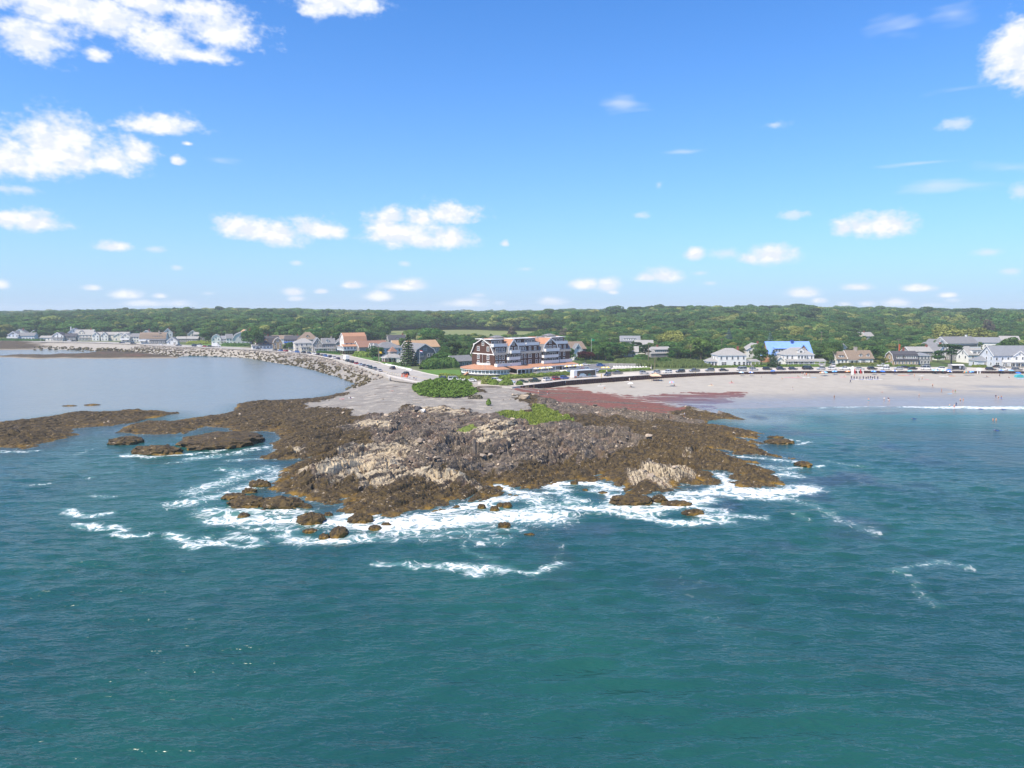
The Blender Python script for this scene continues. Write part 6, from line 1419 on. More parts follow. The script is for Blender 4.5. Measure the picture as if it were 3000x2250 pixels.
def willow(seed):
    r = random.Random(seed); L = [(0, 0, .62, .3, .3, .3)]
    for i in range(18):
        a = r.uniform(0, 6.28); q = r.uniform(.2, .44); z = .85-q*.9+r.uniform(-.1, .1); L.append((math.cos(a)*q, math.sin(a)*q, z, .13, .13, .19))
    return lobes_crown('crown', seed, M_LEAFY, L, 2000, .024)
def shrubm(seed, mat):
    r = random.Random(seed); L = [(0, 0, .3, .5, .5, .55)]
    for i in range(9): a = r.uniform(0, 6.28); q = r.uniform(.2, .5); L.append((math.cos(a)*q, math.sin(a)*q, r.uniform(.25, .65), .26, .26, .28))
    return lobes_crown('crown', seed, mat, L, 420, .06)
def trunkm(kind):
    mb = MB(); top = .9 if kind in ('spruce', 'pine') else .62
    mb.tube((0, 0, -.04), (.01, 0, top*.5), .024, .017, 7); mb.tube((.01, 0, top*.5), (0, .01, top), .017, .006, 6)
    if kind != 'spruce':
        for i in range(5):
            a = i*1.26+.4; z = top*(.45+.09*i); mb.tube((0, 0, z), (math.cos(a)*.2, math.sin(a)*.2, z+.16), .010, .003, 5)
    return mb.mesh('trunk', M_BARK)
CROWN = {'broad': [broad(i) for i in range(6)], 'wide': [broad(20+i, None, 1.3) for i in range(3)], 'yellow': [broad(30+i, M_LEAFY, 1.15) for i in range(2)], 'spruce': [spruce(40+i) for i in range(2)],
         'blue': [spruce(50, M_BLUEN, .34)], 'pine': [pine(60+i) for i in range(3)], 'willow': [willow(70), willow(71)], 'bare': [broad(80, M_GREY, .8)], 'red': [broad(85, M_RED, 1.5)], 'shrub': [shrubm(90+i, M_SHRUB) for i in range(4)], 'dshrub': [shrubm(95+i, M_LEAF) for i in range(3)]}
TRUNK = {k: trunkm(k) for k in ('spruce', 'pine', 'broad')}
def tree(kind, x, y, h, label, group=None, name='tree', var=None, wide=1.0, z=None):
    e = empty(name, (x, y, (landz(x, y) if z is None else z)-.1), random.uniform(0, 6.28)); tag(e, label, 'shrub' if 'shrub' in kind else 'tree', group)
    e.scale = (h*wide, h*wide, h)
    if 'shrub' not in kind: link('trunk', TRUNK.get(kind, TRUNK['spruce'] if kind == 'blue' else TRUNK['broad']), e)
    link('crown', CROWN[kind][(var if var is not None else random.randrange(99)) % len(CROWN[kind])], e); return e

# ---- trees one can point to
def build_named_trees():
    T = [('spruce', 1196, 392, 17.5, 'tall dark ragged spruce in front of the coast road houses', 1.25), ('pine', 1335, 402, 12.5, 'bright green layered pine left of the inn', 1.0), ('broad', 752, 560, 17, 'broad dark tree right of the pale green gambrel house', .9),
         ('blue', 2255, 470, 15.5, 'blue spruce left of the blue-sheeted roof', 1.0), ('blue', 2134, 560, 16, 'grey-blue spruce in the trees above the white hip-roofed house', 1.0), ('willow', 1966, 520, 17.5, 'large pale yellow-green willow behind the band-window cottage', 1.25),
         ('pine', 2790, 402, 12.0, 'dark spreading pine in front of the white guest house', 1.5), ('willow', 2775, 560, 21, 'pale yellow willow above the guest house, left of two', 1.25), ('willow', 2868, 545, 19, 'pale yellow willow above the guest house, right of two', 1.2),
         ('spruce', 2589, 640, 17, 'pointed dark fir standing above the wood right of the pale roofs', 1.3), ('spruce', 2267, 383, 9.5, 'small dense dark evergreen at the left corner of the wraparound porch house', 1.5), ('red', 1716, 418, 7.5, 'dark copper-leaved tree right of the inn', 1.1),
         ('broad', 2960, 455, 13, 'round mid-green tree at the far right edge', 1.1), ('broad', 2055, 430, 13.5, 'big dark rounded tree left of the white hip-roofed house', 1.2), ('broad', 1668, 392, 9.5, 'small green tree at the right corner of the inn', 1.1), ('wide', 1210, 640, 15, 'large dome-shaped tree at the left edge of the marsh', 1.1),
         ('pine', 1890, 425, 10.5, 'black-green wind-bent pine beside the white cottage', 1.0), ('pine', 1985, 428, 7.0, 'scraggly low pine right of the band-window cottage', 1.0), ('yellow', 2330, 640, 16, 'pale yellow-green round tree above the blue-sheeted roof', 1.0), ('spruce', 95, 745, 13, 'pointed spruce between the far left houses', 1.2), ('spruce', 108, 735, 11, 'shorter spruce right of the pointed one at the far left', 1.3),
         ('yellow', 25, 800, 15, 'pale green tree at the far left edge above the grey blue house', 1.3), ('yellow', 255, 1010, 19, 'pale yellow-green dome in the wood above the rooming house', 1.2), ('spruce', 345, 735, 9, 'small dark rounded evergreen in front of the motel', 1.6), ('yellow', 2585, 395, 5.5, 'light green round bush-like tree right of the cape house', 1.2), ('bare', 1500, 700, 14, 'grey leafless tree at the marsh edge behind the inn', 1.0), ('bare', 1650, 640, 14, 'bare pale snag behind the right end of the inn', .8), ('bare', 2890, 700, 19, 'grey leafless tree in the wood behind the yellow willows', 1.0)]
    for k, u, d, h, lb, wd in T:
        p = WD(u, d); tree(k, p.x, p.y, h, lb, None, 'tree', 0, wd); TREEPOS.append((p.x, p.y, h*.28*wd))
TREEPOS = []
build_named_trees()
for u, d, h, k, lb in ((8, 730, 9, 'broad', 'small green tree at the very left edge behind the grey blue house'), (118, 740, 10, 'wide', 'dark round tree between the far left bungalow and the grey gabled house'), (196, 745, 11, 'broad', 'green tree left of the tall white house'), (352, 770, 12, 'wide', 'round tree right of the far motel'), (425, 700, 9, 'broad', 'green tree behind the pale double-gabled house'), (530, 690, 9, 'wide', 'low dark tree between the tiny cottage and the ranch house'), (603, 660, 12, 'broad', 'rounded tree left of the far white gambrel house'), (612, 690, 13, 'wide', 'taller tree behind the far white gambrel house'), (742, 590, 15, 'wide', 'dark tree behind the broad dark tree at the green gambrel'), (850, 560, 6, 'broad', 'low tree between the blue deck house and the orange gambrel'), (935, 560, 8, 'wide', 'dark tree between the tan hip roof and the two-gabled house'), (1008, 520, 8, 'broad', 'green tree behind the two-gabled house'), (1088, 470, 7, 'broad', 'small tree right of the stilt house'), (1104, 450, 8, 'wide', 'dark tree left of the grey hip-roofed house'), (1186, 520, 10, 'broad', 'tree behind the tall ragged spruce'), (1300, 440, 8, 'broad', 'green tree right of the tan-roofed house'), (1318, 430, 7, 'wide', 'low dark tree left of the layered pine'), (1362, 420, 9, 'broad', 'tree behind the low grey garage'), (1752, 440, 10, 'wide', 'dark green tree right of the tall flagpole'), (1775, 430, 11, 'broad', 'green tree above the inn car park'), (2232, 400, 9, 'broad', 'green tree between the white hip-roofed and the wraparound porch houses'), (2236, 430, 11, 'wide', 'wide tree left of the blue-sheeted building'), (2428, 410, 9, 'broad', 'green tree right of the wraparound porch house'), (2438, 440, 12, 'wide', 'dark wide tree between the blue-sheeted building and the cape house'), (2575, 420, 10, 'wide', 'dark tree right behind the cape house'), (2605, 410, 8, 'broad', 'green tree left of the black-roofed gambrel'), (2750, 420, 7, 'broad', 'small tree between the grey-roofed house and the spreading pine'), (2905, 440, 9, 'broad', 'green tree behind the slate cottage')):
    p = WD(u, d); tree(k, p.x, p.y, h, lb, None, 'tree', None, 1.25); TREEPOS.append((p.x, p.y, 3.0))

# ---- woods
START = [(-300, 800), (0, 800), (300, 805), (500, 770), (700, 700), (850, 670), (1000, 640), (1120, 690), (1200, 700), (1290, 520), (1480, 500), (1560, 560), (1640, 500), (1700, 455), (1800, 450), (1900, 455), (2000, 425), (2100, 432), (2250, 440), (2420, 430), (2600, 425), (2740, 470), (3000, 480), (3300, 490)]
def zone_name(u, d):
    if u < 520: return 'behind the far left shore houses'
    if u < 800: return 'behind the white and orange gambrel houses'
    if u < 1125: return 'in the wood behind the stilt house'
    if u < 1300: return 'along the left side of the marsh'
    if u < 1480: return 'in the scrub left of and behind the inn'
    if u < 1680: return 'between the inn and the marsh'
    if u < 1900: return 'among the houses right of the inn'
    if u < 2080: return 'around the pale willow'
    if u < 2260: return 'behind the white hip-roofed house'
    if u < 2440: return 'behind the blue-sheeted roof'
    if u < 2620: return 'behind the white cape house'
    if u < 2760: return 'behind the black-roofed gambrel'
    return 'around the far right houses'
def build_woods():
    su = [a for a, _ in START]; sd = [b for _, b in START]
    cand = []; y = 425.0; rr = random.Random(11)
    hx = np.array([h[0] for h in HOUSES]); hy = np.array([h[1] for h in HOUSES]); hf = np.array([h[2] for h in HOUSES])
    tx = np.array([t[0] for t in TREEPOS]); ty = np.array([t[1] for t in TREEPOS]); tf = np.array([t[2] for t in TREEPOS])
    while y < 3400:
        st = 7.2 if y < 700 else 8.4+(y-700)*.0060
        k = int(.95*y/st)
        for i in range(-k, k+1):
            x = i*st+rr.uniform(-.45, .45)*st; yy = y+rr.uniform(-.45, .45)*st; u = 1500+F*x/yy
            s0 = np.interp(u, su, sd)
            if yy < s0: continue
            if yy-s0 < 60 and rr.random() < .25: continue
            if (np.hypot(x-hx, yy-hy) < hf*.72+2.5).any(): continue
            # keep house fronts open to the sea
            if ((np.abs(x/yy-hx/hy) < (hf*.42)/hy) & (yy < hy) & (hy-yy < np.where(hy > 650, 110, 60))).any(): continue
            if (np.hypot(x-tx, yy-ty) < tf).any(): continue
            cand.append((x, yy, u))
        y += st
    X = np.array([c[0] for c in cand]); Y = np.array([c[1] for c in cand])
    inm = sdf(X, Y, MARSH)+14*fbm(X/50, Y/50, 2, 9); cl = fbm(X/70, Y/90, 3, 15); lz = land(X, Y)
    near, far = [], []
    for i, (x, yy, u) in enumerate(cand):
        if inm[i] > 0: continue
        belt = sstep(np.array([yy]), 520, 1000)[0]
        hmax = 8.0+10.5*belt if u > 1290 else 13.5+3.5*belt
        if 1280 < u < 1700 and yy < 700: hmax = 7.5
        h = hmax*(.74+.36*rr.random()+.5*cl[i]+(.18 if rr.random() < .08 else 0))
        if 1850 < u < 2560 and yy > 1100: h *= 1.08
        kind = 'broad' if rr.random() < .74 else 'wide'
        q = rr.random()
        if q < .08: kind = 'yellow'
        elif q < .17: kind = 'pine'
        elif q < .20: kind = 'spruce'
        elif q < .13 and 1250 < u < 1800: kind = 'bare'
        (near if True else far).append((h/yy, x, yy, h, kind, u))
    near.sort(key=lambda t: -t[0])
    vis = [t for t in near if -40 < t[5] < 3040 and t[2] < 900]; ind = vis[:240]; ids = set(map(id, ind)); rest = [t for t in near if id(t) not in ids]
    desc = {'broad': 'mid-green broadleaf tree', 'wide': 'wide-crowned green tree', 'yellow': 'pale yellow-green tree', 'pine': 'layered dark pine', 'spruce': 'pointed dark spruce', 'bare': 'grey half-bare tree'}
    ords = ['leftmost', 'second from left', 'third from left', 'fourth from left', 'fifth from left', 'sixth from left', 'seventh from left', 'eighth from left', 'ninth from left', 'tenth from left', 'eleventh from left', 'twelfth from left', 'third from right', 'second from right']
    hu = 1500+F*hx/hy; short = []
    for l in HNAMES:
        w_ = l.split()[:6]
        while w_[-1] in ('with', 'and', 'at', 'of', 'the', 'in', 'on', 'left', 'right', 'behind', 'beside', 'one', 'two', 'from', 'by', 'its', 'to', 'among', 'under', 'between', 'red', 'white', 'long', 'dark', 'tall', 'half', 'small', 'big', 'wide', 'steep', 'grey', 'little', 'stone', 'brick', 'columned', 'side', 'glazed', 'bay', 'showing', 'over', 'tan', 'brown', 'pale', 'flat-topped', 'raw', 'row', 'bright', 'out', 'deep', 'up', 'a', 'upper', 'front', 'low-pitched', 'two-storey', 'peaked', 'squeezed', 'white-edged'): w_ = w_[:-1]
        short.append(' '.join(w_))
    bag = {}
    for t_ in ind:
        j = int(np.argmin(np.abs(hu-t_[5])+np.abs(hy-t_[2])*.25)); side = 'behind' if abs(hu[j]-t_[5]) < 22 else ('left of' if t_[5] < hu[j] else 'right of'); near_ = 'close ' if t_[2]-hy[j] < 60 else ('well ' if t_[2]-hy[j] < 130 else 'far ')
        bag.setdefault((t_[4], near_+side+' the '+short[j]), []).append(t_)
    for (kind, where), ts in bag.items():
        ts.sort(key=lambda q: q[5])
        for i, (_, x, yy, h, _k, u) in enumerate(ts):
            o_ = '' if len(ts) == 1 else (', rightmost' if i == len(ts)-1 else ', '+ords[min(i, 11)])
            lb = '%s %s%s' % (desc[kind], where, o_)
            tree(kind, x, yy, h, lb, 'trees '+where, wide=rr.uniform(1.0, 1.5))
    # the wood that reads as one mass
    col = bpy.data.collections.new('wood_crowns'); kinds = []
    for k in ('broad', 'wide', 'yellow', 'pine', 'spruce'):
        for j, me in enumerate(CROWN[k]):
            o = bpy.data.objects.new('wood_crown_%s_%d' % (k, j), me); col.objects.link(o); kinds.append((k, o.name))
    order = sorted(range(len(kinds)), key=lambda i: kinds[i][1]); slot = {}
    for pos, i in enumerate(order): slot.setdefault(kinds[i][0], []).append(pos)
    slot['bare'] = slot['broad']
    P = np.array([(t[1], t[2], landz(t[1], t[2])-.2) for t in rest]) if len(rest) < 300 else np.stack([[t[1] for t in rest], [t[2] for t in rest], land(np.array([t[1] for t in rest]), np.array([t[2] for t in rest]))-.2], 1)
    me = bpy.data.meshes.new('woodland'); me.from_pydata(P.tolist(), [], [])
    a = me.attributes.new('size', 'FLOAT_VECTOR', 'POINT'); wd = np.array([rr.choice((.85, 1.1, 1.3, 1.6, 2.0))*rr.uniform(.9, 1.1) for _ in rest])*np.clip(1+(P[:, 1]-900)/2600, 1, 1.6); hh = np.array([t[3] for t in rest])
    a.data.foreach_set('vector', np.stack([hh*wd, hh*wd, hh], 1).astype(np.float32).ravel())
    a = me.attributes.new('turn', 'FLOAT', 'POINT'); a.data.foreach_set('value', np.array([rr.uniform(0, 6.28) for _ in rest], np.float32))
    a = me.attributes.new('pick', 'INT', 'POINT'); a.data.foreach_set('value', np.array([rr.choice(slot[t[4]]) for t in rest], np.int32))
    o = link('woodland', me); tag(o, 'dense green wood covering the low hills inland', None, None, 'stuff')
    g = bpy.data.node_groups.new('wood', 'GeometryNodeTree'); g.interface.new_socket('Geometry', in_out='INPUT', socket_type='NodeSocketGeometry'); g.interface.new_socket('Geometry', in_out='OUTPUT', socket_type='NodeSocketGeometry')
    N, Lk = g.nodes, g.links; gi = N.new('NodeGroupInput'); go = N.new('NodeGroupOutput'); ip = N.new('GeometryNodeInstanceOnPoints'); ci = N.new('GeometryNodeCollectionInfo')
    ci.inputs[0].default_value = col; ci.inputs['Separate Children'].default_value = True; ci.inputs['Reset Children'].default_value = True
    def named(nm, ty):
        q = N.new('GeometryNodeInputNamedAttribute'); q.data_type = ty; q.inputs[0].default_value = nm; return [s for s in q.outputs if s.enabled][0]
    cx = N.new('ShaderNodeCombineXYZ'); Lk.new(named('turn', 'FLOAT'), cx.inputs[2]); er = N.new('FunctionNodeEulerToRotation'); Lk.new(cx.outputs[0], er.inputs[0])
    Lk.new(gi.outputs[0], ip.inputs['Points']); Lk.new(ci.outputs[0], ip.inputs['Instance']); ip.inputs['Pick Instance'].default_value = True
    Lk.new(named('pick', 'INT'), ip.inputs['Instance Index']); Lk.new(er.outputs[0], ip.inputs['Rotation']); Lk.new(named('size', 'FLOAT_VECTOR'), ip.inputs['Scale']); Lk.new(ip.outputs[0], go.inputs[0])
    md = o.modifiers.new('wood', 'NODES'); md.node_group = g
    print('trees', len(ind), 'wood', len(rest))
build_woods()

# ---- hedges, shrub mounds
def leaf_mass(name, label, cat, path, w, h, z, mat, n, leaf=.3, loc=None, group=None, z1=None):
    """shrubs along a path: leaf clumps over a lumpy rounded body"""
    rng = np.random.default_rng(abs(hash(label)) % 10000 if False else sum(map(ord, label)))
    P = [Vector(p) for p in path]; c = P[0] if loc is None else Vector(loc); seg = [(b-a).length for a, b in zip(P[:-1], P[1:])]; cum = np.concatenate([[0], np.cumsum(seg)])
    s = rng.uniform(0, cum[-1], n); px = np.interp(s, cum, [p.x for p in P]); py = np.interp(s, cum, [p.y for p in P])
    tx = np.interp(s+.5, cum, [p.x for p in P])-np.interp(s-.5, cum, [p.x for p in P]); ty = np.interp(s+.5, cum, [p.y for p in P])-np.interp(s-.5, cum, [p.y for p in P]); l = np.hypot(tx, ty)+1e-6
    nx, ny = -ty/l, tx/l; a = rng.uniform(0, math.pi, n)
    lum = 1+.30*fbm(px/(w*.8)+np.cos(a), py/(w*.8)+np.sin(a), 2, 3)+.22*fbm(s/1.1, a*2, 2, 8)
    end = np.clip(np.minimum(s, cum[-1]-s)/(w*.5)+.35, .35, 1)
    q = np.cos(a)*w/2*lum*end; zz = np.sin(a)**.7*h*lum*end
    C = np.stack([px+nx*q-c.x, py+ny*q-c.y, zz+rng.normal(0, .04, n)], 1); Nn = np.stack([nx*np.cos(a), ny*np.cos(a), np.sin(a)+.15], 1)+rng.normal(0, .4, (n, 3))
    V, Fq = quads(C, Nn, leaf, rng); e = empty(name, (c.x, c.y, z)); tag(e, label, cat, group)
    o = link('foliage', leafmesh('foliage', V, Fq, mat, rng), e)
    return e
def build_shrubs():
    M = leaf_mass
    # big green mound between the gravel and the road
    m = W(1300, 1148, 4.4); e = empty('shrub_mound', (m.x, m.y, 4.3)); tag(e, 'large mound of bright green shrubs between the gravel and the coast road', 'shrubs')
    poly = PX('1206,1134 1230,1122 1290,1112 1350,1113 1385,1122 1402,1148 1380,1158 1330,1163 1270,1162 1230,1156 1214,1145', 4.6); rng = np.random.default_rng(3)
    n = 26000; x = rng.uniform(min(p.x for p in poly), max(p.x for p in poly), n); y = rng.uniform(min(p.y for p in poly), max(p.y for p in poly), n); s = sdf(x, y, poly); k = s > 0; x, y, s = x[k], y[k], s[k]
    s = s+2.5*fbm(x/3, y/3, 2, 17); k = s > 0; x, y, s = x[k], y[k], s[k]
    hh = 1.1*sstep(s, 0, 6)*(.7+1.1*fbm(x/5, y/6, 3, 5))+2.2*np.abs(fbm(x/2.6, y/3.2, 2, 7))*sstep(s, 0, 2)+.25
    gx = (fbm((x+.3)/2.2, y/2.2, 2, 7)-fbm((x-.3)/2.2, y/2.2, 2, 7))*2; gy = (fbm(x/2.2, (y+.3)/2.2, 2, 7)-fbm(x/2.2, (y-.3)/2.2, 2, 7))*2
    C = np.stack([x-m.x, y-m.y, hh*rng.uniform(.75, 1.05, len(x))], 1); N = np.stack([-gx, -gy-.25, np.ones_like(x)], 1)+rng.normal(0, .45, (len(x), 3))
    V, Fq = quads(C, N, .34, rng); link('foliage', leafmesh('foliage', V, Fq, M_SHRUB, rng), e)
    for lb, pth, w, h, mt, n in (('long clipped hedge along the car row in front of the inn terrace', '1462,1111 1530,1107.5 1600,1103 1665,1098', 2.6, 1.7, M_SHRUB, 2600), ('low hedge in front of the round glazed porch', '1290,1103.5 1340,1109.5 1400,1114 1455,1112', 2.6, 1.6, M_SHRUB, 2400),
         ('tangled shrub clump around the light pole before the inn', '1413,1124 1425,1125 1432,1124', 3.2, 2.6, M_LEAFY, 900), ('rounded shrub clump in front of the parked cars, left of two', '1434,1125 1450,1127 1462,1127', 3.4, 2.0, M_SHRUB, 1100), ('rounded shrub clump in front of the parked cars, right of two', '1464,1128 1480,1128.5 1500,1127', 3.6, 2.1, M_SHRUB, 1100), ('small shrub at the end of the steel wall', '1514,1128 1530,1127', 2.4, 1.5, M_SHRUB, 500),
         ('big dark green thicket between the gambrel house and the lawn', '1236,1082 1260,1080 1290,1078 1320,1076 1345,1076', 8.0, 4.6, M_LEAF, 5200), ('second row of tall dark shrubs behind the lawn thicket', '1270,1072 1300,1068 1330,1066', 8.0, 6.0, M_LEAF, 3400), ('clipped hedge below the grey hip-roofed house', '1096,1056 1115,1058.5 1142,1060', 3.0, 2.4, M_LEAF, 1300), ('hedge below the octagon cottage', '1152,1068 1175,1070 1196,1072', 2.2, 1.3, M_LEAF, 900),
         ('wild shrubs on the bank beside the stilt house', '1035,1044 1060,1044 1090,1047', 6.0, 3.0, M_SHRUB, 2200), ('tall hedge at the left of the grey hip-roofed house', '1096,1046 1104,1050', 5.0, 6.0, M_LEAF, 1200), ('low hedge below the grey two-gabled house', '928,1033.5 960,1034.5 998,1037', 3.0, 1.4, M_LEAF, 1200),
         ('hedge below the green gambrel house', '655,1012 690,1014 735,1013', 5.0, 2.2, M_LEAF, 1300), ('rows of shrubs below the ranch house', '550,1007 580,1007.5 620,1008', 10.0, 2.4, M_SHRUB, 1800), ('shrubs beside the orange gambrel house', '835,1021 850,1020 868,1022', 6.0, 3.0, M_LEAF, 900), ('dark hedge under the far left houses', '0,998 60,998.8 130,999.5', 5.0, 2.0, M_LEAF, 1500),
         ('roadside hedge between the inn car park and the parking strip', '1755,1091.5 1830,1087.5 1905,1083.5', 2.4, 1.2, M_SHRUB, 1800), ('green bank of shrubs behind the inn car park', '1690,1056 1740,1052 1800,1054', 10.0, 3.6, M_LEAF, 3600), ('garden hedge in front of the white hip-roofed house', '2085,1077 2120,1076.5 2200,1076', 1.8, 1.0, M_SHRUB, 1400), ('garden hedge in front of the wraparound porch house', '2210,1075 2280,1074 2400,1074', 2.0, 1.1, M_SHRUB, 2000),
         ('light green garden bushes in front of the cape house', '2455,1072 2500,1070 2560,1070', 2.4, 1.3, M_LEAFY, 1500), ('hedge left of the black-roofed gambrel', '2575,1074 2610,1072', 3.2, 1.8, M_SHRUB, 900), ('hedge below the black-roofed gambrel', '2625,1074 2680,1074', 1.8, 1.0, M_SHRUB, 800), ('round green bush beside the slate cottage', '2845,1068 2858,1068', 5.0, 3.4, M_SHRUB, 900), ('long low hedge below the slate cottage', '2845,1076 2870,1077 2890,1077', 2.4, 1.3, M_SHRUB, 800), ('bush in the gravel at the foot of the shrub mound', '1426,1175 1437,1175', 1.8, 1.6, M_SHRUB, 260), ('dry brown scrub at the right foot of the shrub mound', '1375,1160 1395,1158 1408,1160', 3.0, 1.2, M_GREY, 500),
         ('clump of shrubs left of the white hip-roofed house', '2060,1070 2080,1071', 7.0, 3.0, M_SHRUB, 1100), ('rounded bushes in the reeds below the pine', '1860,1058 1880,1060 1900,1059', 7.0, 3.6, M_LEAF, 1500), ('large rounded bush at the right of the reeds', '1930,1066 1960,1064', 7.0, 3.4, M_LEAF, 1300)):
        M('hedge' if 'hedge' in lb else 'shrub', lb, 'hedge' if 'hedge' in lb else 'shrubs', PX(pth, 5.0), w, h, 4.95 if not lb.startswith(('bush in', 'dry')) else 3.9, mt, n, .30 if w < 5 else .42)
    # reeds
    poly = [WD(1815, 396), WD(1900, 384), WD(2000, 378), WD(2085, 382), WD(2090, 410), WD(1990, 440), WD(1880, 440), WD(1800, 425)]
    n = 30000; x = RNG.uniform(80, 125, n)*0+RNG.uniform(55, 125, n); y = RNG.uniform(372, 446, n); k = sdf(x, y, poly)+3*fbm(x/6, y/6, 2, 3) > 0; x, y = x[k], y[k]; n = len(x)
    hh = 1.2+1.0*np.clip(fbm(x/7, y/7, 3, 6)+.5, 0, 1.2); a = RNG.uniform(0, 3.14, n); w = .22
    bx, by = np.cos(a)*w, np.sin(a)*w; lean = RNG.normal(0, .25, (n, 2))
    V = np.stack([np.stack([x-bx, y-by, np.full(n, 5.0)], 1), np.stack([x+bx, y+by, np.full(n, 5.0)], 1), np.stack([x+lean[:, 0]+bx*.4, y+lean[:, 1]+by*.4, 5.0+hh], 1), np.stack([x+lean[:, 0]-bx*.4, y+lean[:, 1]-by*.4, 5.0+hh*.95], 1)], 1).reshape(-1, 3)
    me = leafmesh('reeds', V, np.arange(4*n).reshape(n, 4), M_REED, np.random.default_rng(2)); tag(link('reeds', me), 'pale green reed bed behind the parking strip', None, None, 'stuff')
    # salt grass on the headland
    n = 9000; gx0, gx1, gy0, gy1 = min(p.x for p in GRASS), max(p.x for p in GRASS), min(p.y for p in GRASS), max(p.y for p in GRASS)
    x = RNG.uniform(gx0, gx1, n); y = RNG.uniform(gy0, gy1, n); k = sdf(x, y, GRASS)+2.2*fbm(x/9, y/14, 4, 21) > .3; x, y = x[k], y[k]; n = len(x); z = np.array([HEAD_INTERP(p, q) for p, q in zip(x, y)]); hh = RNG.uniform(.15, .4, n); a = RNG.uniform(0, 3.14, n); bx, by = np.cos(a)*.16, np.sin(a)*.16; ln = RNG.normal(0, .12, (n, 2))
    V = np.stack([np.stack([x-bx, y-by, z-.1], 1), np.stack([x+bx, y+by, z-.1], 1), np.stack([x+ln[:, 0]+bx*.5, y+ln[:, 1]+by*.5, z+hh], 1), np.stack([x+ln[:, 0]-bx*.5, y+ln[:, 1]-by*.5, z+hh*.9], 1)], 1).reshape(-1, 3)
    gm = leaf_mat('salt_grass', (0.165, 0.215, 0.038), (0.19, 0.23, 0.045), .1); me = leafmesh('salt_grass', V, np.arange(4*n).reshape(n, 4), gm, np.random.default_rng(4)); tag(link('salt_grass', me), 'patch of bright green grass on the headland rock', None, None, 'stuff')
build_shrubs()

# ---- air
def build_haze():
    mb = MB(); mb.box(-6800, 3800, -3300, 9800, -9.0, 75.0); m = bpy.data.materials.new('haze_air'); m.use_nodes = True; t = NT(m.node_tree)
    v = t.n('ShaderNodeVolumePrincipled', {'Color': (0.80, 0.90, 1.0, 1), 'Density': HAZE, 'Anisotropy': 0.0}); o = t.n('ShaderNodeOutputMaterial'); t.L.new(v.outputs[0], o.inputs['Volume'])
    h = mb.build('haze', m); tag(h, 'pale blue sea haze in the air', None, None, 'stuff')
HAZE = 0.00015
build_haze()
# ================================================================== vehicles
CARC = {'white': (0.72, 0.72, 0.72), 'silver': (0.42, 0.43, 0.45), 'grey': (0.16, 0.165, 0.175), 'black': (0.012, 0.012, 0.014), 'navy': (0.015, 0.025, 0.065), 'blue': (0.02, 0.10, 0.36), 'red': (0.30, 0.015, 0.02), 'teal': (0.02, 0.06, 0.075), 'green': (0.02, 0.05, 0.035), 'sand': (0.40, 0.36, 0.30), 'lightblue': (0.40, 0.50, 0.62)}
def paint(c): return pmat('car_paint_'+c, CARC[c], .25, .5, coat=.6, var=.03)
M_TYRE = pmat('tyre', (0.02, 0.02, 0.02), .9); M_RIM = pmat('rim', (0.45, 0.45, 0.46), .35, metal=.7); M_CGLASS = pmat('car_glass', (0.02, 0.025, 0.03), .04, spec=.9); M_HEAD = pmat('headlight', (0.75, 0.75, 0.72), .15); M_TAIL = pmat('tail_light', (0.35, 0.01, 0.01), .25)
_wh = MB()
_wh.tube((0, -.11, 0), (0, .11, 0), .34, .34, 14, 0); _wh.tube((0, -.12, 0), (0, .12, 0), .2, .2, 10, 1); WHEEL = _wh.mesh('wheel', [M_TYRE, M_RIM])
CARS = {}
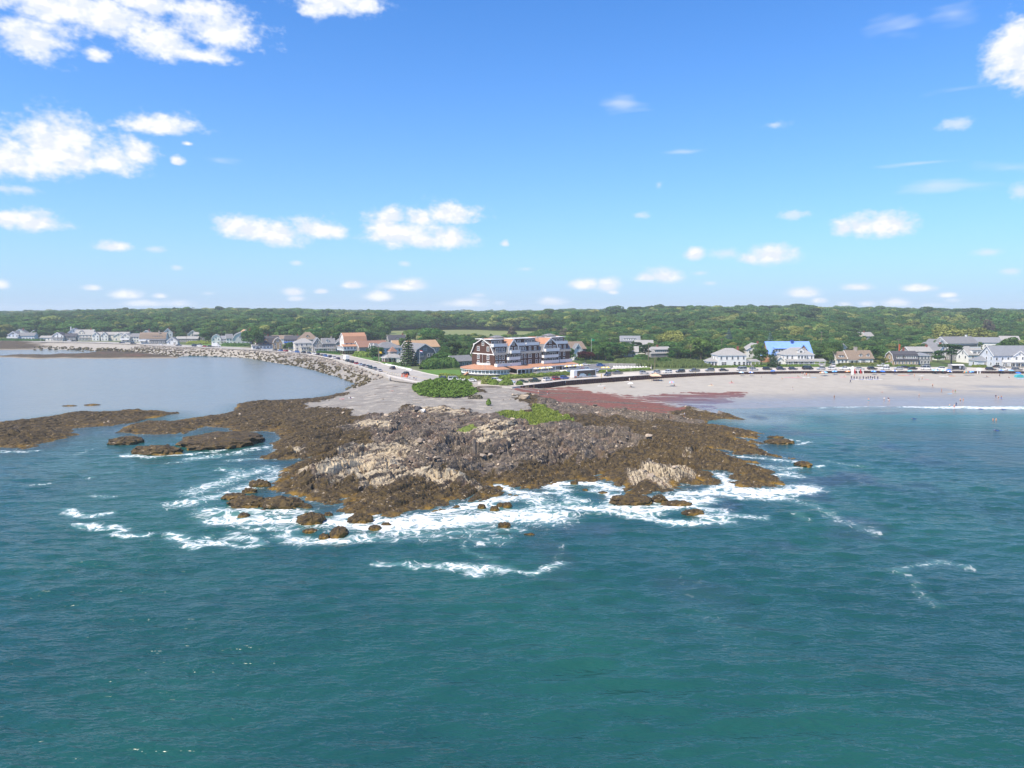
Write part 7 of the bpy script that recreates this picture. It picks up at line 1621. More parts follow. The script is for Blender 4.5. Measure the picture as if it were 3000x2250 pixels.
def car_meshes(kind, color):
    k = (kind, color)
    if k in CARS: return CARS[k]
    L, Wd, H, bz, cab, ra, rb, deck = {'sedan': (4.7, 1.82, 1.45, .92, (-1.75, .95), .75, .85, None), 'suv': (4.7, 1.92, 1.74, 1.02, (-2.2, .95), .35, .75, None), 'pickup': (5.7, 2.0, 1.86, 1.08, (-.6, 1.25), .15, .7, 1), 'van': (5.5, 2.05, 2.25, 1.15, (-2.6, 2.0), .12, .75, None), 'wagon': (4.6, 1.85, 1.55, .95, (-2.1, .9), .5, .8, None)}[kind]
    b = MB(); h = Wd/2
    prof = [(-L/2, .42), (-L/2-.02, .75), (-L/2+.08, bz-.05), (-L/2+.25, bz), (cab[1]+.05, bz), (L/2-.35, bz-.16), (L/2-.05, .72), (L/2, .5), (L/2-.1, .3), (-L/2+.1, .3)]
    b.prism(prof, 'y', -h, h)
    x0, x1 = cab; t0, t1 = x0+ra, x1-rb; hi = h*.80
    b.prism([(t0, H-.06), (t0+.1, H), (t1-.15, H), (t1, H-.07)], 'y', -hi, hi)
    for sx, sy in ((x0, -1), (x0, 1), (x1, -1), (x1, 1)): tx = t0+.05 if sx == x0 else t1-.05; b.tube((sx, sy*(h-.06), bz-.05), (tx, sy*(hi-.03), H-.02), .05, .045, 4)
    mx = (x0+x1)/2
    for sy in (-1, 1): b.tube((mx, sy*(h-.06), bz-.05), (mx, sy*(hi-.03), H-.02), .055, .05, 4)
    if deck:
        b.box(-L/2+.02, x0-.05, -h, -h+.12, bz-.02, bz+.16); b.box(-L/2+.02, x0-.05, h-.12, h, bz-.02, bz+.16); b.box(-L/2+.02, -L/2+.14, -h+.1, h-.1, bz-.02, bz+.16)
    body = b.mesh('body', paint(color))
    g = MB(); e = .05
    bot = [(x0+e, -h+.1), (x1-e, -h+.1), (x1-e, h-.1), (x0+e, h-.1)]; top = [(t0+e, -hi+.04), (t1-e, -hi+.04), (t1-e, hi-.04), (t0+e, hi-.04)]
    g.v = [(x, y, bz-.02) for x, y in bot]+[(x, y, H-.05) for x, y in top]; g.f = [(0, 1, 5, 4), (1, 2, 6, 5), (2, 3, 7, 6), (3, 0, 4, 7), (4, 5, 6, 7), (3, 2, 1, 0)]; g.m = [0]*6
    glass = g.mesh('windows', M_CGLASS)
    hl = MB(); hl.box(-.05, .05, -.2, .2, -.07, .07)
    CARS[k] = (body, glass, hl.mesh('headlight', M_HEAD), hl.mesh('tail_light', M_TAIL), L, Wd); return CARS[k]
def car(kind, color, p, ang, label, group, detail=True, name=None, z=5.02):
    body, glass, hm, tm, L, Wd = car_meshes(kind, color)
    e = empty(name or {'suv': 'suv', 'sedan': 'car', 'pickup': 'pickup_truck', 'van': 'van', 'wagon': 'car'}[kind], (p[0], p[1], z), ang); tag(e, label, {'suv': 'suv', 'sedan': 'car', 'pickup': 'pickup truck', 'van': 'van', 'wagon': 'car'}[kind], group)
    link('body', body, e); link('windows', glass, e)
    for sx in (-L*.31, L*.31):
        for sy in (-1, 1): link('wheel', WHEEL, e, (sx, sy*(Wd/2-.1), .34))
    if detail:
        for sy in (-1, 1): link('headlight', hm, e, (L/2-.05, sy*(Wd/2-.3), .68)); link('tail_light', tm, e, (-L/2+.0, sy*(Wd/2-.25), .8))
    return e
KN = {'suv': 'SUV', 'sedan': 'sedan', 'pickup': 'pickup', 'van': 'van', 'wagon': 'hatchback'}; CN = {'lightblue': 'pale-blue'}
def nm(c): return '%s %s' % (CN.get(c[3], c[3]), KN[c[2]])
def car_row(rows, group, where, flip=1, heads=None):
    """rows: (u, v, kind, color) from one end; labels say the neighbours"""
    P = [W(u, v, 5.0) for u, v, *_ in rows]; seen = {}
    for i, r in enumerate(rows):
        a = P[max(0, i-1)]; b = P[min(len(P)-1, i+1)]; ang = math.atan2(b.y-a.y, b.x-a.x)+(math.pi if (random.random() < .5) else 0)
        if i == 0: lb = '%s %s, first of the row left of the %s' % (nm(r), where, nm(rows[1]))
        elif i == len(rows)-1: lb = '%s %s, last of the row right of the %s' % (nm(r), where, nm(rows[i-1]))
        else: lb = '%s %s between the %s and the %s' % (nm(r), where, nm(rows[i-1]), nm(rows[i+1]))
        if lb in seen: lb += ', farther right'
        seen[lb] = 1
        car(r[2], r[3], P[i], ang, lb, group)
car_row([(1380, 1118, 'sedan', 'white'), (1454, 1117.5, 'suv', 'white'), (1495, 1122, 'sedan', 'lightblue'), (1532, 1121.5, 'sedan', 'green'), (1567, 1119.5, 'pickup', 'green'), (1604, 1116, 'suv', 'white'), (1630, 1113.5, 'suv', 'red'), (1654, 1111, 'suv', 'blue')], 'cars parked in front of the inn', 'parked before the inn')
car_row([(1780, 1101.5, 'suv', 'navy'), (1808, 1096.5, 'pickup', 'grey'), (1887, 1096.5, 'suv', 'silver'), (1921, 1094.5, 'suv', 'silver'), (1955, 1093, 'suv', 'white'), (1993, 1091.5, 'suv', 'black'), (2034, 1089.5, 'pickup', 'grey'), (2079, 1088, 'suv', 'grey'), (2120, 1087.5, 'sedan', 'black')], 'cars parked along the steel wall', 'on the wall strip')
car_row([(2172, 1086.5, 'van', 'silver'), (2208, 1085.5, 'suv', 'silver'), (2248, 1084.5, 'suv', 'black'), (2288, 1084, 'suv', 'navy'), (2323, 1083.8, 'wagon', 'navy'), (2366, 1083.3, 'van', 'black'), (2405, 1083.5, 'wagon', 'silver'), (2438, 1083.2, 'suv', 'white'), (2476, 1083.2, 'pickup', 'white'), (2519, 1083.2, 'sedan', 'silver'), (2555, 1083.2, 'suv', 'black'), (2593, 1083.2, 'suv', 'white'), (2632, 1083, 'wagon', 'silver'), (2672, 1083.3, 'sedan', 'black'), (2713, 1083, 'van', 'white'), (2754, 1083.8, 'suv', 'white')], 'cars parked along the steel wall', 'above the beach')
car_row([(2902, 1085, 'suv', 'black'), (2939, 1085.3, 'suv', 'white'), (2979, 1085.8, 'suv', 'grey')], 'cars parked along the steel wall', 'at the far right')
for u, v, k, c, a, lb in ((2404, 1073, 'suv', 'white', 80, 'white SUV nose-in on the drive of the wraparound porch house'), (2439, 1074.5, 'suv', 'white', 82, 'white SUV on the drive left of the cape house'), (2586, 1074, 'pickup', 'white', 175, 'white pickup parked by the hedge right of the cape house'), (2652, 1079.5, 'wagon', 'black', 5, 'long black car double parked below the black-roofed gambrel'), (2922, 1077, 'sedan', 'black', 10, 'black car beside the porch of the big pale blue house'), (2712, 1075.5, 'sedan', 'navy', 170, 'dark blue car beside the grey wing of the black-roofed gambrel'),
     (1716, 1071, 'sedan', 'white', 8, 'white sedan at the back of the inn car park'), (1760, 1073, 'suv', 'blue', 12, 'blue SUV at the back of the inn car park'), (1707, 1083, 'sedan', 'red', 100, 'red car at the left of the inn car park'), (1718, 1085, 'suv', 'lightblue', 100, 'pale blue SUV right of the red car in the inn car park'), (1733, 1086.5, 'sedan', 'silver', 100, 'silver car third from left in the inn car park'), (1747, 1088, 'sedan', 'lightblue', 100, 'pale blue sedan at the right of the inn car park'), (1330, 1117, 'van', 'white', 15, 'white van behind the white picket fence'),
     (1150, 1082, 'suv', 'black', 120, 'boxy black SUV driving along the coast road beside the white garden wall'), (1188, 1099, 'suv', 'black', 125, 'black car on the coast road beside the orange cones'), (1293, 1113, 'suv', 'black', 172, 'black SUV at the junction left of the inn'), (1183, 1063, 'sedan', 'white', 20, 'white car parked behind the spruce at the octagon cottage'), (1211, 1071, 'wagon', 'white', 60, 'white car in front of the grey gambrel house'), (1285, 1073, 'suv', 'silver', 20, 'silver SUV half hidden in the thicket behind the lawn'), (855, 1022.5, 'van', 'white', 15, 'white camper beside the white hip-roofed house'),
     (357, 1005.5, 'sedan', 'navy', 0, 'dark car on the far left shore road in front of the double-gabled house'), (391, 1008, 'suv', 'black', 0, 'black SUV on the far left shore road'), (472, 1011, 'sedan', 'white', 5, 'white car left of the tiny peaked cottage'), (524, 1013.5, 'sedan', 'navy', 5, 'dark car right of the tiny peaked cottage'), (217, 1000.5, 'sedan', 'black', 0, 'dark car in front of the tall white house'), (205, 1000.5, 'sedan', 'white', 0, 'white car left of the tall white house')):
    car(k, c, W(u, v, 5.0), R(a), lb, 'cars parked or driving by themselves')
car_row([(571, 1015.5, 'van', 'navy'), (586, 1016, 'van', 'white'), (601, 1016.6, 'sedan', 'red'), (617, 1017.2, 'suv', 'black')], 'cars on the far shore road', 'on the far shore road')
car_row([(757, 1024, 'sedan', 'navy'), (806, 1027.6, 'sedan', 'black'), (822, 1029, 'suv', 'blue'), (837, 1030.3, 'suv', 'red'), (853, 1031.6, 'sedan', 'white'), (871, 1033.4, 'suv', 'blue'), (889, 1035, 'suv', 'black'), (906, 1037, 'suv', 'navy'), (920, 1039.2, 'suv', 'white'), (931, 1041.3, 'suv', 'black'), (942, 1043.2, 'sedan', 'grey'), (954, 1045.5, 'suv', 'blue'), (966, 1048, 'suv', 'navy'), (978, 1050.6, 'suv', 'white'), (990, 1053.5, 'wagon', 'navy')], 'cars parked along the coast road sea wall', 'by the coast road')
car_row([(1018, 1060.5, 'suv', 'teal'), (1031, 1064, 'suv', 'black'), (1044, 1067.5, 'sedan', 'red'), (1056, 1071, 'sedan', 'lightblue'), (1067, 1074, 'sedan', 'navy'), (1076, 1077.2, 'suv', 'silver'), (1086, 1080.6, 'suv', 'teal'), (1099, 1084.6, 'suv', 'grey'), (1112, 1088.5, 'sedan', 'silver')], 'cars parked along the coast road sea wall', 'by the near sea wall')

def big_vehicles():
    # tour coach with a panoramic print on its side
    p, q = W(1670, 1108.5, 5.0), W(1747, 1103, 5.0); m = (p+q)/2; ang = math.atan2(q.y-p.y, q.x-p.x); L = min(13.4, (q-p).length); e = empty('tour_coach', (m.x, m.y, 5.02), ang); tag(e, 'big black and white tour coach with a printed side parked by the steel wall', 'coach')
    b = MB(); prof = [(-L/2, .35), (-L/2, 3.2), (-L/2+.3, 3.55), (L/2-.7, 3.55), (L/2-.25, 3.3), (L/2, 1.5), (L/2, .45), (L/2-.1, .35)]; b.prism(prof, 'y', -1.27, 1.27); b.build('body', pmat('coach_white', (0.72, .72, .72), .3, coat=.5), e)
    g = MB(); g.box(-L/2+1.9, L/2-.5, -1.30, -1.272, .75, 3.25); g.build('side_panel', pmat('coach_black', (0.012, .013, .016), .08, .8), e); g = MB(); g.box(-L/2+1.9, L/2-.5, 1.272, 1.30, 1.6, 3.25); g.build('side_windows', M_CGLASS, e); g = MB(); g.slab([(L/2+.01, -1.1, 1.55), (L/2+.01, 1.1, 1.55), (L/2-.22, 1.1, 3.2), (L/2-.22, -1.1, 3.2)], .03); g.build('windscreen', M_CGLASS, e)
    for i, (x0, x1, z0, z1, c) in enumerate(((3.0, 7.4, .85, 1.5, (0.5, .6, .66)), (3.6, 6.4, 1.5, 2.0, (0.35, .5, .55)), (-2.0+4.6, 3.2, .8, 2.2, (0.25, .14, .09)), (2.2, 2.55, 1.2, 2.4, (0.3, .2, .14)), (8.2, 10.2, .85, 1.6, (0.03, .14, .13)), (.2, 1.8, .45, .95, (0.55, .2, .08)))):
        g = MB(); y = -1.306-.003*i; g.prism([(-L/2+x0, z0), (-L/2+x1, z0), (-L/2+x1-.3, z1), (-L/2+x0+.25, z1)], 'y', y-.002, -1.300 if x0 > 1.9 else -1.272); g.build('printed_patch', pmat('coach_print_%d' % i, c, .3), e)
    for x in (-L*.28, -L*.18, L*.33):
        for s in (-1, 1): link('wheel', WHEEL, e, (x, s*1.12, .5), None, (1.45, 1.3, 1.45))
    # camper van with open side
    p = W(2804, 1084, 5.0); e = empty('camper_van', (p.x, p.y, 5.02), R(2)); tag(e, 'long grey and black camper van with open side counter above the beach', 'van')
    b = MB(); b.prism([(-4.4, .45), (-4.4, 2.9), (-4.2, 3.05), (2.2, 3.05), (2.9, 2.2), (4.1, 1.5), (4.3, .9), (4.3, .45)], 'y', -1.1, 1.1); b.build('body', pmat('camper_grey', (0.30, .30, .30), .4), e)
    g = MB(); g.box(-3.4, 2.0, -1.13, -1.102, .6, 2.5); g.build('side_opening', M_BLACKM, e); g = MB(); g.box(.2, 1.2, -1.25, -1.131, .9, 2.1); g.build('counter', M_TRIM, e); g = MB(); g.slab([(-4.2, -2.4, 2.6), (2.2, -2.4, 2.6), (2.2, -1.12, 2.95), (-4.2, -1.12, 2.95)], .06); g.build('awning', M_TRIM, e)
    for x in (-2.8, 2.9):
        for s in (-1, 1): link('wheel', WHEEL, e, (x, s*.95, .4), None, (1.2, 1.1, 1.2))
    for u, v, lb, a in ((634, 1017, 'white box truck on the far shore road', 10), (1014, 1056.5, 'white box truck parked among the cars by the coast road', 118)):
        p = W(u, v, 5.0); e = empty('box_truck', (p.x, p.y, 5.02), R(a)); tag(e, lb, 'truck', 'white box trucks'); b = MB(); b.box(-3.4, 1.4, -1.15, 1.15, .8, 3.4); b.build('cargo_box', M_TRIM, e); b = MB(); b.prism([(1.5, .45), (1.5, 2.3), (2.3, 2.35), (2.8, 1.5), (3.6, 1.3), (3.7, .45)], 'y', -1.0, 1.0); b.build('cab', paint('white'), e); b = MB(); b.slab([(2.36, -.9, 2.3), (2.86, -.9, 1.52), (2.86, .9, 1.52), (2.36, .9, 2.3)], .05); b.build('windscreen', M_CGLASS, e)
        b = MB(); b.box(-3.4, 3.0, -.5, .5, .45, .79); b.build('chassis', M_BLACKM, e)
        for x in (-2.2, 2.6):
            for s in (-1, 1): link('wheel', WHEEL, e, (x, s*.95, .42), None, (1.2, 1.2, 1.2))
big_vehicles()

# ================================================================== poles, signs, fences
def pole(u, v, h, label, arms=1, mat=None, r=.15, d=None, lamp=False, name='utility_pole'):
    p = W(u, v, 5.0) if d is None else WD(u, d); z = landz(p.x, p.y); e = empty(name, (p.x, p.y, z)); tag(e, label, 'pole')
    b = MB(); b.tube((0, 0, -.5), (0, 0, h), r, r*.7, 8); b.build('pole', mat or M_WOODP, e)
    for i in range(arms):
        b = MB(); b.box(-1.3, 1.3, -.08, .08, h-.6-.9*i, h-.45-.9*i); b.build('crossarm', mat or M_WOODP, e)
        for x in (-1.1, -.5, .5, 1.1):
            b = MB(); b.tube((x, 0, h-.45-.9*i), (x, 0, h-.2-.9*i), .05, .04, 6); b.build('insulator', M_GALV, e)
    if lamp:
        b = MB(); b.tube((0, 0, h-.3), (1.8, -.4, h+.2), .05, .04, 6); b.box(1.5, 2.3, -.6, -.25, h+.12, h+.26); b.build('lamp_arm', M_GALV, e)
    return e
for a in ((1109, 1061.5, 9.5, 'tall white pole with one crossarm beside the coast road'), (1137, 1062, 6.5, 'plain thin pole right of the tall white crossarm pole', 0), (1084, 1047, 4.5, 'short stub pole on the lawn by the stilt house', 0), (803, 1021, 10.5, 'utility pole in front of the orange gambrel house'), (511, 1008, 11, 'utility pole beside the tiny peaked cottage'), (547, 1005, 10, 'utility pole left of the far ranch house'),
          (1899, 1063, 10.5, 'white utility pole in the reeds below the pine', 0), (2023, 1058, 9.5, 'brown utility pole with crossarm at the right of the reeds'), (1918, 1081, 7.5, 'thin grey pole at the edge of the reeds', 0), (2202, 1060, 9.5, 'slim pole right of the white hip-roofed house', 0), (302, 999, 10, 'utility pole in front of the cream motel')):
    pole(*a)
for u, d, h, lb in ((1283, 500, 11, 'pole standing in the scrub above the lawn thicket'), (1277, 660, 10, 'far pole at the near edge of the marsh'), (1135, 500, 13, 'pole above the roof of the grey hip-roofed house'), (1787, 480, 12, 'pole in the trees right of the copper tree'), (2632, 440, 13, 'pole with transformer above the black-roofed gambrel'), (2114, 470, 12, 'pole in the trees beside the grey-blue spruce'), (2405, 520, 15, 'pole in the trees left of the peeking white gable'), (650, 700, 15, 'leaning pole above the far white gambrel house')): pole(u, 0, h, lb, 1, d=d)
def flag_cloth(e, h, cols, w=1.6, hh=1.0):
    for i, c in enumerate(cols):
        mb = MB(); n = 6; z1 = h-.2-hh*i/len(cols); z0 = h-.2-hh*(i+1)/len(cols)
        for k in range(n):
            x0, x1 = w*k/n, w*(k+1)/n; f = lambda x: .14*math.sin(x*4)+.05*x; mb.quad([(x0, f(x0), z0-x0*.15), (x1, f(x1), z0-x1*.15), (x1, f(x1), z1-x1*.15), (x0, f(x0), z1-x0*.15)])
        mb.build('flag_stripe', c, e)
FR, FW, FB = pmat('flag_red', (0.5, .02, .03), .8), pmat('flag_white', (.75, .75, .75), .8), pmat('flag_blue', (.03, .05, .25), .8)
for u, v, h, lb, cl in ((1230, 1073, 9, 'white flagpole with red, white and blue flag before the grey gambrel house', (FR, FW, FB)), (732, 1013, 9.5, 'flagpole with red, white and blue flag beside the dark tree', (FR, FW, FB)), (1732, 1060, 14, 'tall white flagpole with green flag right of the inn', (pmat('flag_green', (.02, .25, .12), .8),)), (1111, 1060, 6.5, 'short mast with yellow pennant at the crossarm pole', (pmat('flag_yellow', (.6, .4, .03), .8),))):
    e = pole(u, v, h, lb, 0, M_TRIM, .07, name='flagpole'); e['category'] = 'flagpole'; flag_cloth(e, h, cl, 1.8, 1.2)
pole(1421, 1124, 9.0, 'slim light pole in front of the round glazed porch', 0, M_GALV, .09, lamp=True, name='street_lamp'); pole(1222, 0, 15, 'street lamp above the tan-roofed house behind the gambrel', 0, M_GALV, .09, d=480, lamp=True, name='street_lamp')
def crane_bits():
    p = WD(2635, 445); e = empty('crane', (p.x, p.y, landz(p.x, p.y))); tag(e, 'orange crane mast rising behind the black-roofed gambrel', 'crane'); b = MB(); b.box(-.3, .3, -.3, .3, 0, 9.5); b.build('mast', pmat('crane_orange', (.55, .10, .02), .5), e); b = MB(); b.box(-.9, .9, -.9, .9, 0, 2.5); b.build('base', M_BLACKM, e)
    # picket fence by the junction
    a, b2 = W(1314, 1119, 5.0), W(1362, 1122, 5.0); e = empty('picket_fence', a); tag(e, 'white picket fence with round-topped panels behind the shrub mound', 'fence'); ang = math.atan2(b2.y-a.y, b2.x-a.x); e.rotation_euler = (0, 0, ang); L = (b2-a).length
    pm = MB(); pm.box(-.12, .12, -.12, .12, 0, 2.0); pme = pm.mesh('fence_post', M_TRIM); pc = MB(); pc.box(-.05, .05, -.03, .03, .1, 1.5); pcm = pc.mesh('picket', M_TRIM)
    for i in range(5): link('fence_post', pme, e, (L*i/4, 0, 0))
    for i in range(4):
        if i == 1: continue
        r = MB(); r.box(L*i/4+.13, L*(i+1)/4-.13, -.04, .04, 1.25, 1.4); r.build('rail', M_TRIM, e); r = MB(); r.box(L*i/4+.13, L*(i+1)/4-.13, -.04, .04, .3, .42); r.build('rail', M_TRIM, e)
        for k in range(9): link('picket', pcm, e, (L*i/4+.3+k*(L/4-.6)/8, -.08, .06*math.sin(k/8*math.pi)*3))
    # road works
    cm = MB(); cm.box(-.25, .25, -.25, .25, 0, .06); cm.tube((0, 0, .06), (0, 0, 1.0), .2, .05, 10); cme = cm.mesh('traffic_cone', pmat('cone_orange', (.75, .10, .02), .6))
    for i, (u, v) in enumerate(((1183, 1103), (1187, 1104.5), (1191, 1105.5), (1178, 1103.8), (1194, 1103.5))):
        p = W(u, v, 5.0); o = link('traffic_cone', cme, None, (p.x, p.y, 5.02), (0, 0, 0), (1.3, 1.3, 1.5)); tag(o, 'orange traffic cone by the road works, %s' % ('second from left', 'third from left', 'fourth from left', 'leftmost', 'rightmost')[i], 'cone', 'orange cones on the coast road')
    bl = MB(); bl.box(-.7, .7, -.4, .4, 0, .75); bme = bl.mesh('concrete_block', M_CONC)
    for i in range(8):
        p = W(1135+i*6.6, 1095.5+i*1.15, 5.0); o = link('concrete_block', bme, None, (p.x, p.y, 5.15), (0, 0, R(-40))); tag(o, 'white concrete block on the kerb of the road works, %s from left' % ('first', 'second', 'third', 'fourth', 'fifth', 'sixth', 'seventh', 'eighth')[i], 'block', 'concrete blocks along the road works')
crane_bits()

# ================================================================== people
M_SKIN = [pmat('skin_%d' % i, c, .6) for i, c in enumerate(((0.55, .33, .24), (.62, .40, .30), (.40, .23, .15), (.24, .13, .085)))]
M_HAIR = [pmat('hair_%d' % i, c, .7) for i, c in enumerate(((0.03, .02, .015), (.12, .07, .035), (.35, .24, .12)))]
CLO = {'black': (.012, .012, .015), 'navy': (.015, .025, .09), 'white': (.72, .72, .72), 'red': (.5, .03, .04), 'pink': (.62, .22, .28), 'blue': (.03, .13, .5), 'teal': (.05, .35, .4), 'green': (.05, .3, .1), 'orange': (.65, .22, .04), 'grey': (.25, .25, .26), 'yellow': (.65, .5, .08)}
def cloth(c): return pmat('cloth_'+c, CLO[c], .85)
BODY = {}
def body_mesh(pose):
    """one continuous figure grown over a posed skeleton"""
    if pose == 'stand': J = {'pel': (0, 0, .95), 'che': (0, .01, 1.33), 'nec': (0, 0, 1.5), 'hea': (0, -.02, 1.6), 'top': (0, -.01, 1.72), 'lh': (-.09, 0, .9), 'lk': (-.10, -.02, .5), 'la': (-.10, .02, .08), 'lf': (-.11, -.14, .035), 'rh': (.09, 0, .9), 'rk': (.10, -.02, .5), 'ra': (.11, .02, .08), 'rf': (.12, -.14, .035), 'ls': (-.19, 0, 1.42), 'le': (-.25, .03, 1.14), 'lw': (-.25, -.06, .88), 'rs': (.19, 0, 1.42), 're': (.25, .03, 1.14), 'rw': (.26, -.06, .88)}
    elif pose == 'walk': J = {'pel': (0, 0, .95), 'che': (0, -.03, 1.33), 'nec': (0, -.05, 1.5), 'hea': (0, -.07, 1.6), 'top': (0, -.06, 1.72), 'lh': (-.09, 0, .9), 'lk': (-.09, -.2, .52), 'la': (-.09, -.28, .1), 'lf': (-.09, -.43, .06), 'rh': (.09, 0, .9), 'rk': (.09, .08, .5), 'ra': (.09, .34, .14), 'rf': (.09, .24, .04), 'ls': (-.19, -.03, 1.42), 'le': (-.24, .14, 1.17), 'lw': (-.23, .16, .92), 'rs': (.19, -.03, 1.42), 're': (.24, -.14, 1.17), 'rw': (.22, -.3, 1.0)}
    elif pose == 'sit': J = {'pel': (0, .1, .16), 'che': (0, .22, .52), 'nec': (0, .2, .70), 'hea': (0, .16, .80), 'top': (0, .16, .92), 'lh': (-.09, .04, .15), 'lk': (-.14, -.34, .36), 'la': (-.12, -.62, .08), 'lf': (-.12, -.75, .06), 'rh': (.09, .04, .15), 'rk': (.14, -.34, .33), 'ra': (.13, -.66, .08), 'rf': (.14, -.78, .06), 'ls': (-.19, .22, .62), 'le': (-.27, .12, .36), 'lw': (-.2, -.12, .36), 'rs': (.19, .22, .62), 're': (.28, .3, .36), 'rw': (.3, .42, .1)}
    else: J = {'pel': (0, 0, .12), 'che': (0, .38, .14), 'nec': (0, .56, .15), 'hea': (0, .66, .16), 'top': (0, .78, .15), 'lh': (-.09, -.06, .12), 'lk': (-.11, -.45, .16), 'la': (-.12, -.86, .08), 'lf': (-.14, -.92, .18), 'rh': (.09, -.06, .12), 'rk': (.11, -.45, .12), 'ra': (.12, -.86, .08), 'rf': (.14, -.92, .18), 'ls': (-.19, .48, .13), 'le': (-.3, .25, .10), 'lw': (-.26, .0, .09), 'rs': (.19, .48, .13), 're': (.34, .62, .10), 'rw': (.2, .8, .09)}
    rad = {'pel': .145, 'che': .15, 'nec': .058, 'hea': .098, 'top': .07, 'lh': .10, 'rh': .10, 'lk': .062, 'rk': .062, 'la': .042, 'ra': .042, 'lf': .04, 'rf': .04, 'ls': .072, 'rs': .072, 'le': .045, 're': .045, 'lw': .034, 'rw': .034}
    E = [('pel', 'che'), ('che', 'nec'), ('nec', 'hea'), ('hea', 'top'), ('pel', 'lh'), ('lh', 'lk'), ('lk', 'la'), ('la', 'lf'), ('pel', 'rh'), ('rh', 'rk'), ('rk', 'ra'), ('ra', 'rf'), ('che', 'ls'), ('ls', 'le'), ('le', 'lw'), ('che', 'rs'), ('rs', 're'), ('re', 'rw')]
    K = list(J); me = bpy.data.meshes.new('figure'); me.from_pydata([J[k] for k in K], [(K.index(a), K.index(b)) for a, b in E], [])
    o = bpy.data.objects.new('figure', me); COL.objects.link(o); md = o.modifiers.new('s', 'SKIN'); sv_ = me.skin_vertices[0].data
    for i, k in enumerate(K): r = rad[k]; sv_[i].radius = (r, r*.8 if k in ('pel', 'che') else r); sv_[i].use_root = (k == 'pel')
    o.modifiers.new('u', 'SUBSURF').levels = 1
    dg = bpy.context.evaluated_depsgraph_get(); r = bpy.data.meshes.new_from_object(o.evaluated_get(dg)); bpy.data.objects.remove(o); return r, J
def figure_parts(pose):
    if pose in BODY: return BODY[pose]
    me, J = body_mesh(pose); V = np.array([v.co[:] for v in me.vertices]); Nn = np.array([v.normal[:] for v in me.vertices]); names = list(J); JP = np.array([J[k] for k in names])
    segs = {'torso': ('pel', 'che'), 'neck': ('nec', 'hea'), 'head': ('hea', 'top'), 'lth': ('lh', 'lk'), 'rth': ('rh', 'rk'), 'lsh': ('lk', 'la'), 'rsh': ('rk', 'ra'), 'lar': ('ls', 'le'), 'rar': ('rs', 're'), 'lfa': ('le', 'lw'), 'rfa': ('re', 'rw'), 'hipl': ('pel', 'lh'), 'hipr': ('pel', 'rh'), 'shl': ('che', 'ls'), 'shr': ('che', 'rs')}
    D = []
    for s, (a, b) in segs.items():
        A, B = np.array(J[a]), np.array(J[b]); e = B-A; t = np.clip(((V-A) @ e)/(e @ e), 0, 1); D.append(np.linalg.norm(V-A-t[:, None]*e, axis=1))
    own = np.array(list(segs))[np.argmin(np.array(D), 0)]
    def shell(keys, nm, off):
        ok = np.isin(own, keys); fs = [p.vertices[:] for p in me.polygons if all(ok[i] for i in p.vertices)]; used = sorted({i for f in fs for i in f}); mp = {i: j for j, i in enumerate(used)}
        m2 = bpy.data.meshes.new(nm); m2.from_pydata([tuple(V[i]+Nn[i]*off) for i in used], [], [tuple(mp[i] for i in f) for f in fs]); m2.polygons.foreach_set('use_smooth', [True]*len(m2.polygons)); return m2
    BODY[pose] = (me, {'shorts': shell(['hipl', 'hipr', 'lth', 'rth'] , 'shorts', .016), 'shirt': shell(['torso', 'shl', 'shr', 'lar', 'rar'], 'shirt', .018), 'wetsuit': shell(['torso', 'shl', 'shr', 'lar', 'rar', 'lfa', 'rfa', 'hipl', 'hipr', 'lth', 'rth', 'lsh', 'rsh'], 'wetsuit', .012), 'swimsuit': shell(['torso', 'hipl', 'hipr'], 'swimsuit', .014), 'hair': shell(['head'], 'hair', .014)})
    me.polygons.foreach_set('use_smooth', [True]*len(me.polygons)); return BODY[pose]
_mcopy = {}
def colored(me, mat):
    k = (me.name, mat.name)
    if k not in _mcopy: c = me.copy(); c.name = me.name.split('.')[0]; c.materials.clear(); c.materials.append(mat); _mcopy[k] = c
    return _mcopy[k]
def person(p, z, pose, rz, label, wear, s=1.0, skin=None, group='people on the shore'):
    body, parts = figure_parts(pose); sk = M_SKIN[random.choice((0, 0, 1, 1, 2)) if skin is None else skin]
    o = link('person', colored(body, sk), None, (p[0], p[1], z), (0, 0, rz), (s, s, s)); tag(o, label, 'person', group)
    for part, c in wear: link(part, colored(parts[part], cloth(c)), o)
    link('hair', colored(parts['hair'], random.choice(M_HAIR)), o); return o
def bz(p):
    dC, dP = coast_fields(np.array([p.x]), np.array([p.y])); return float(max(lowland(np.array([p.x]), np.array([p.y]), dC, dP)[0], -.4))-.05
def beach_pt(u, v):
    p = W(u, v, 2.0)
    for _ in range(4): p = W(u, v, bz(p))
    return p, bz(p)
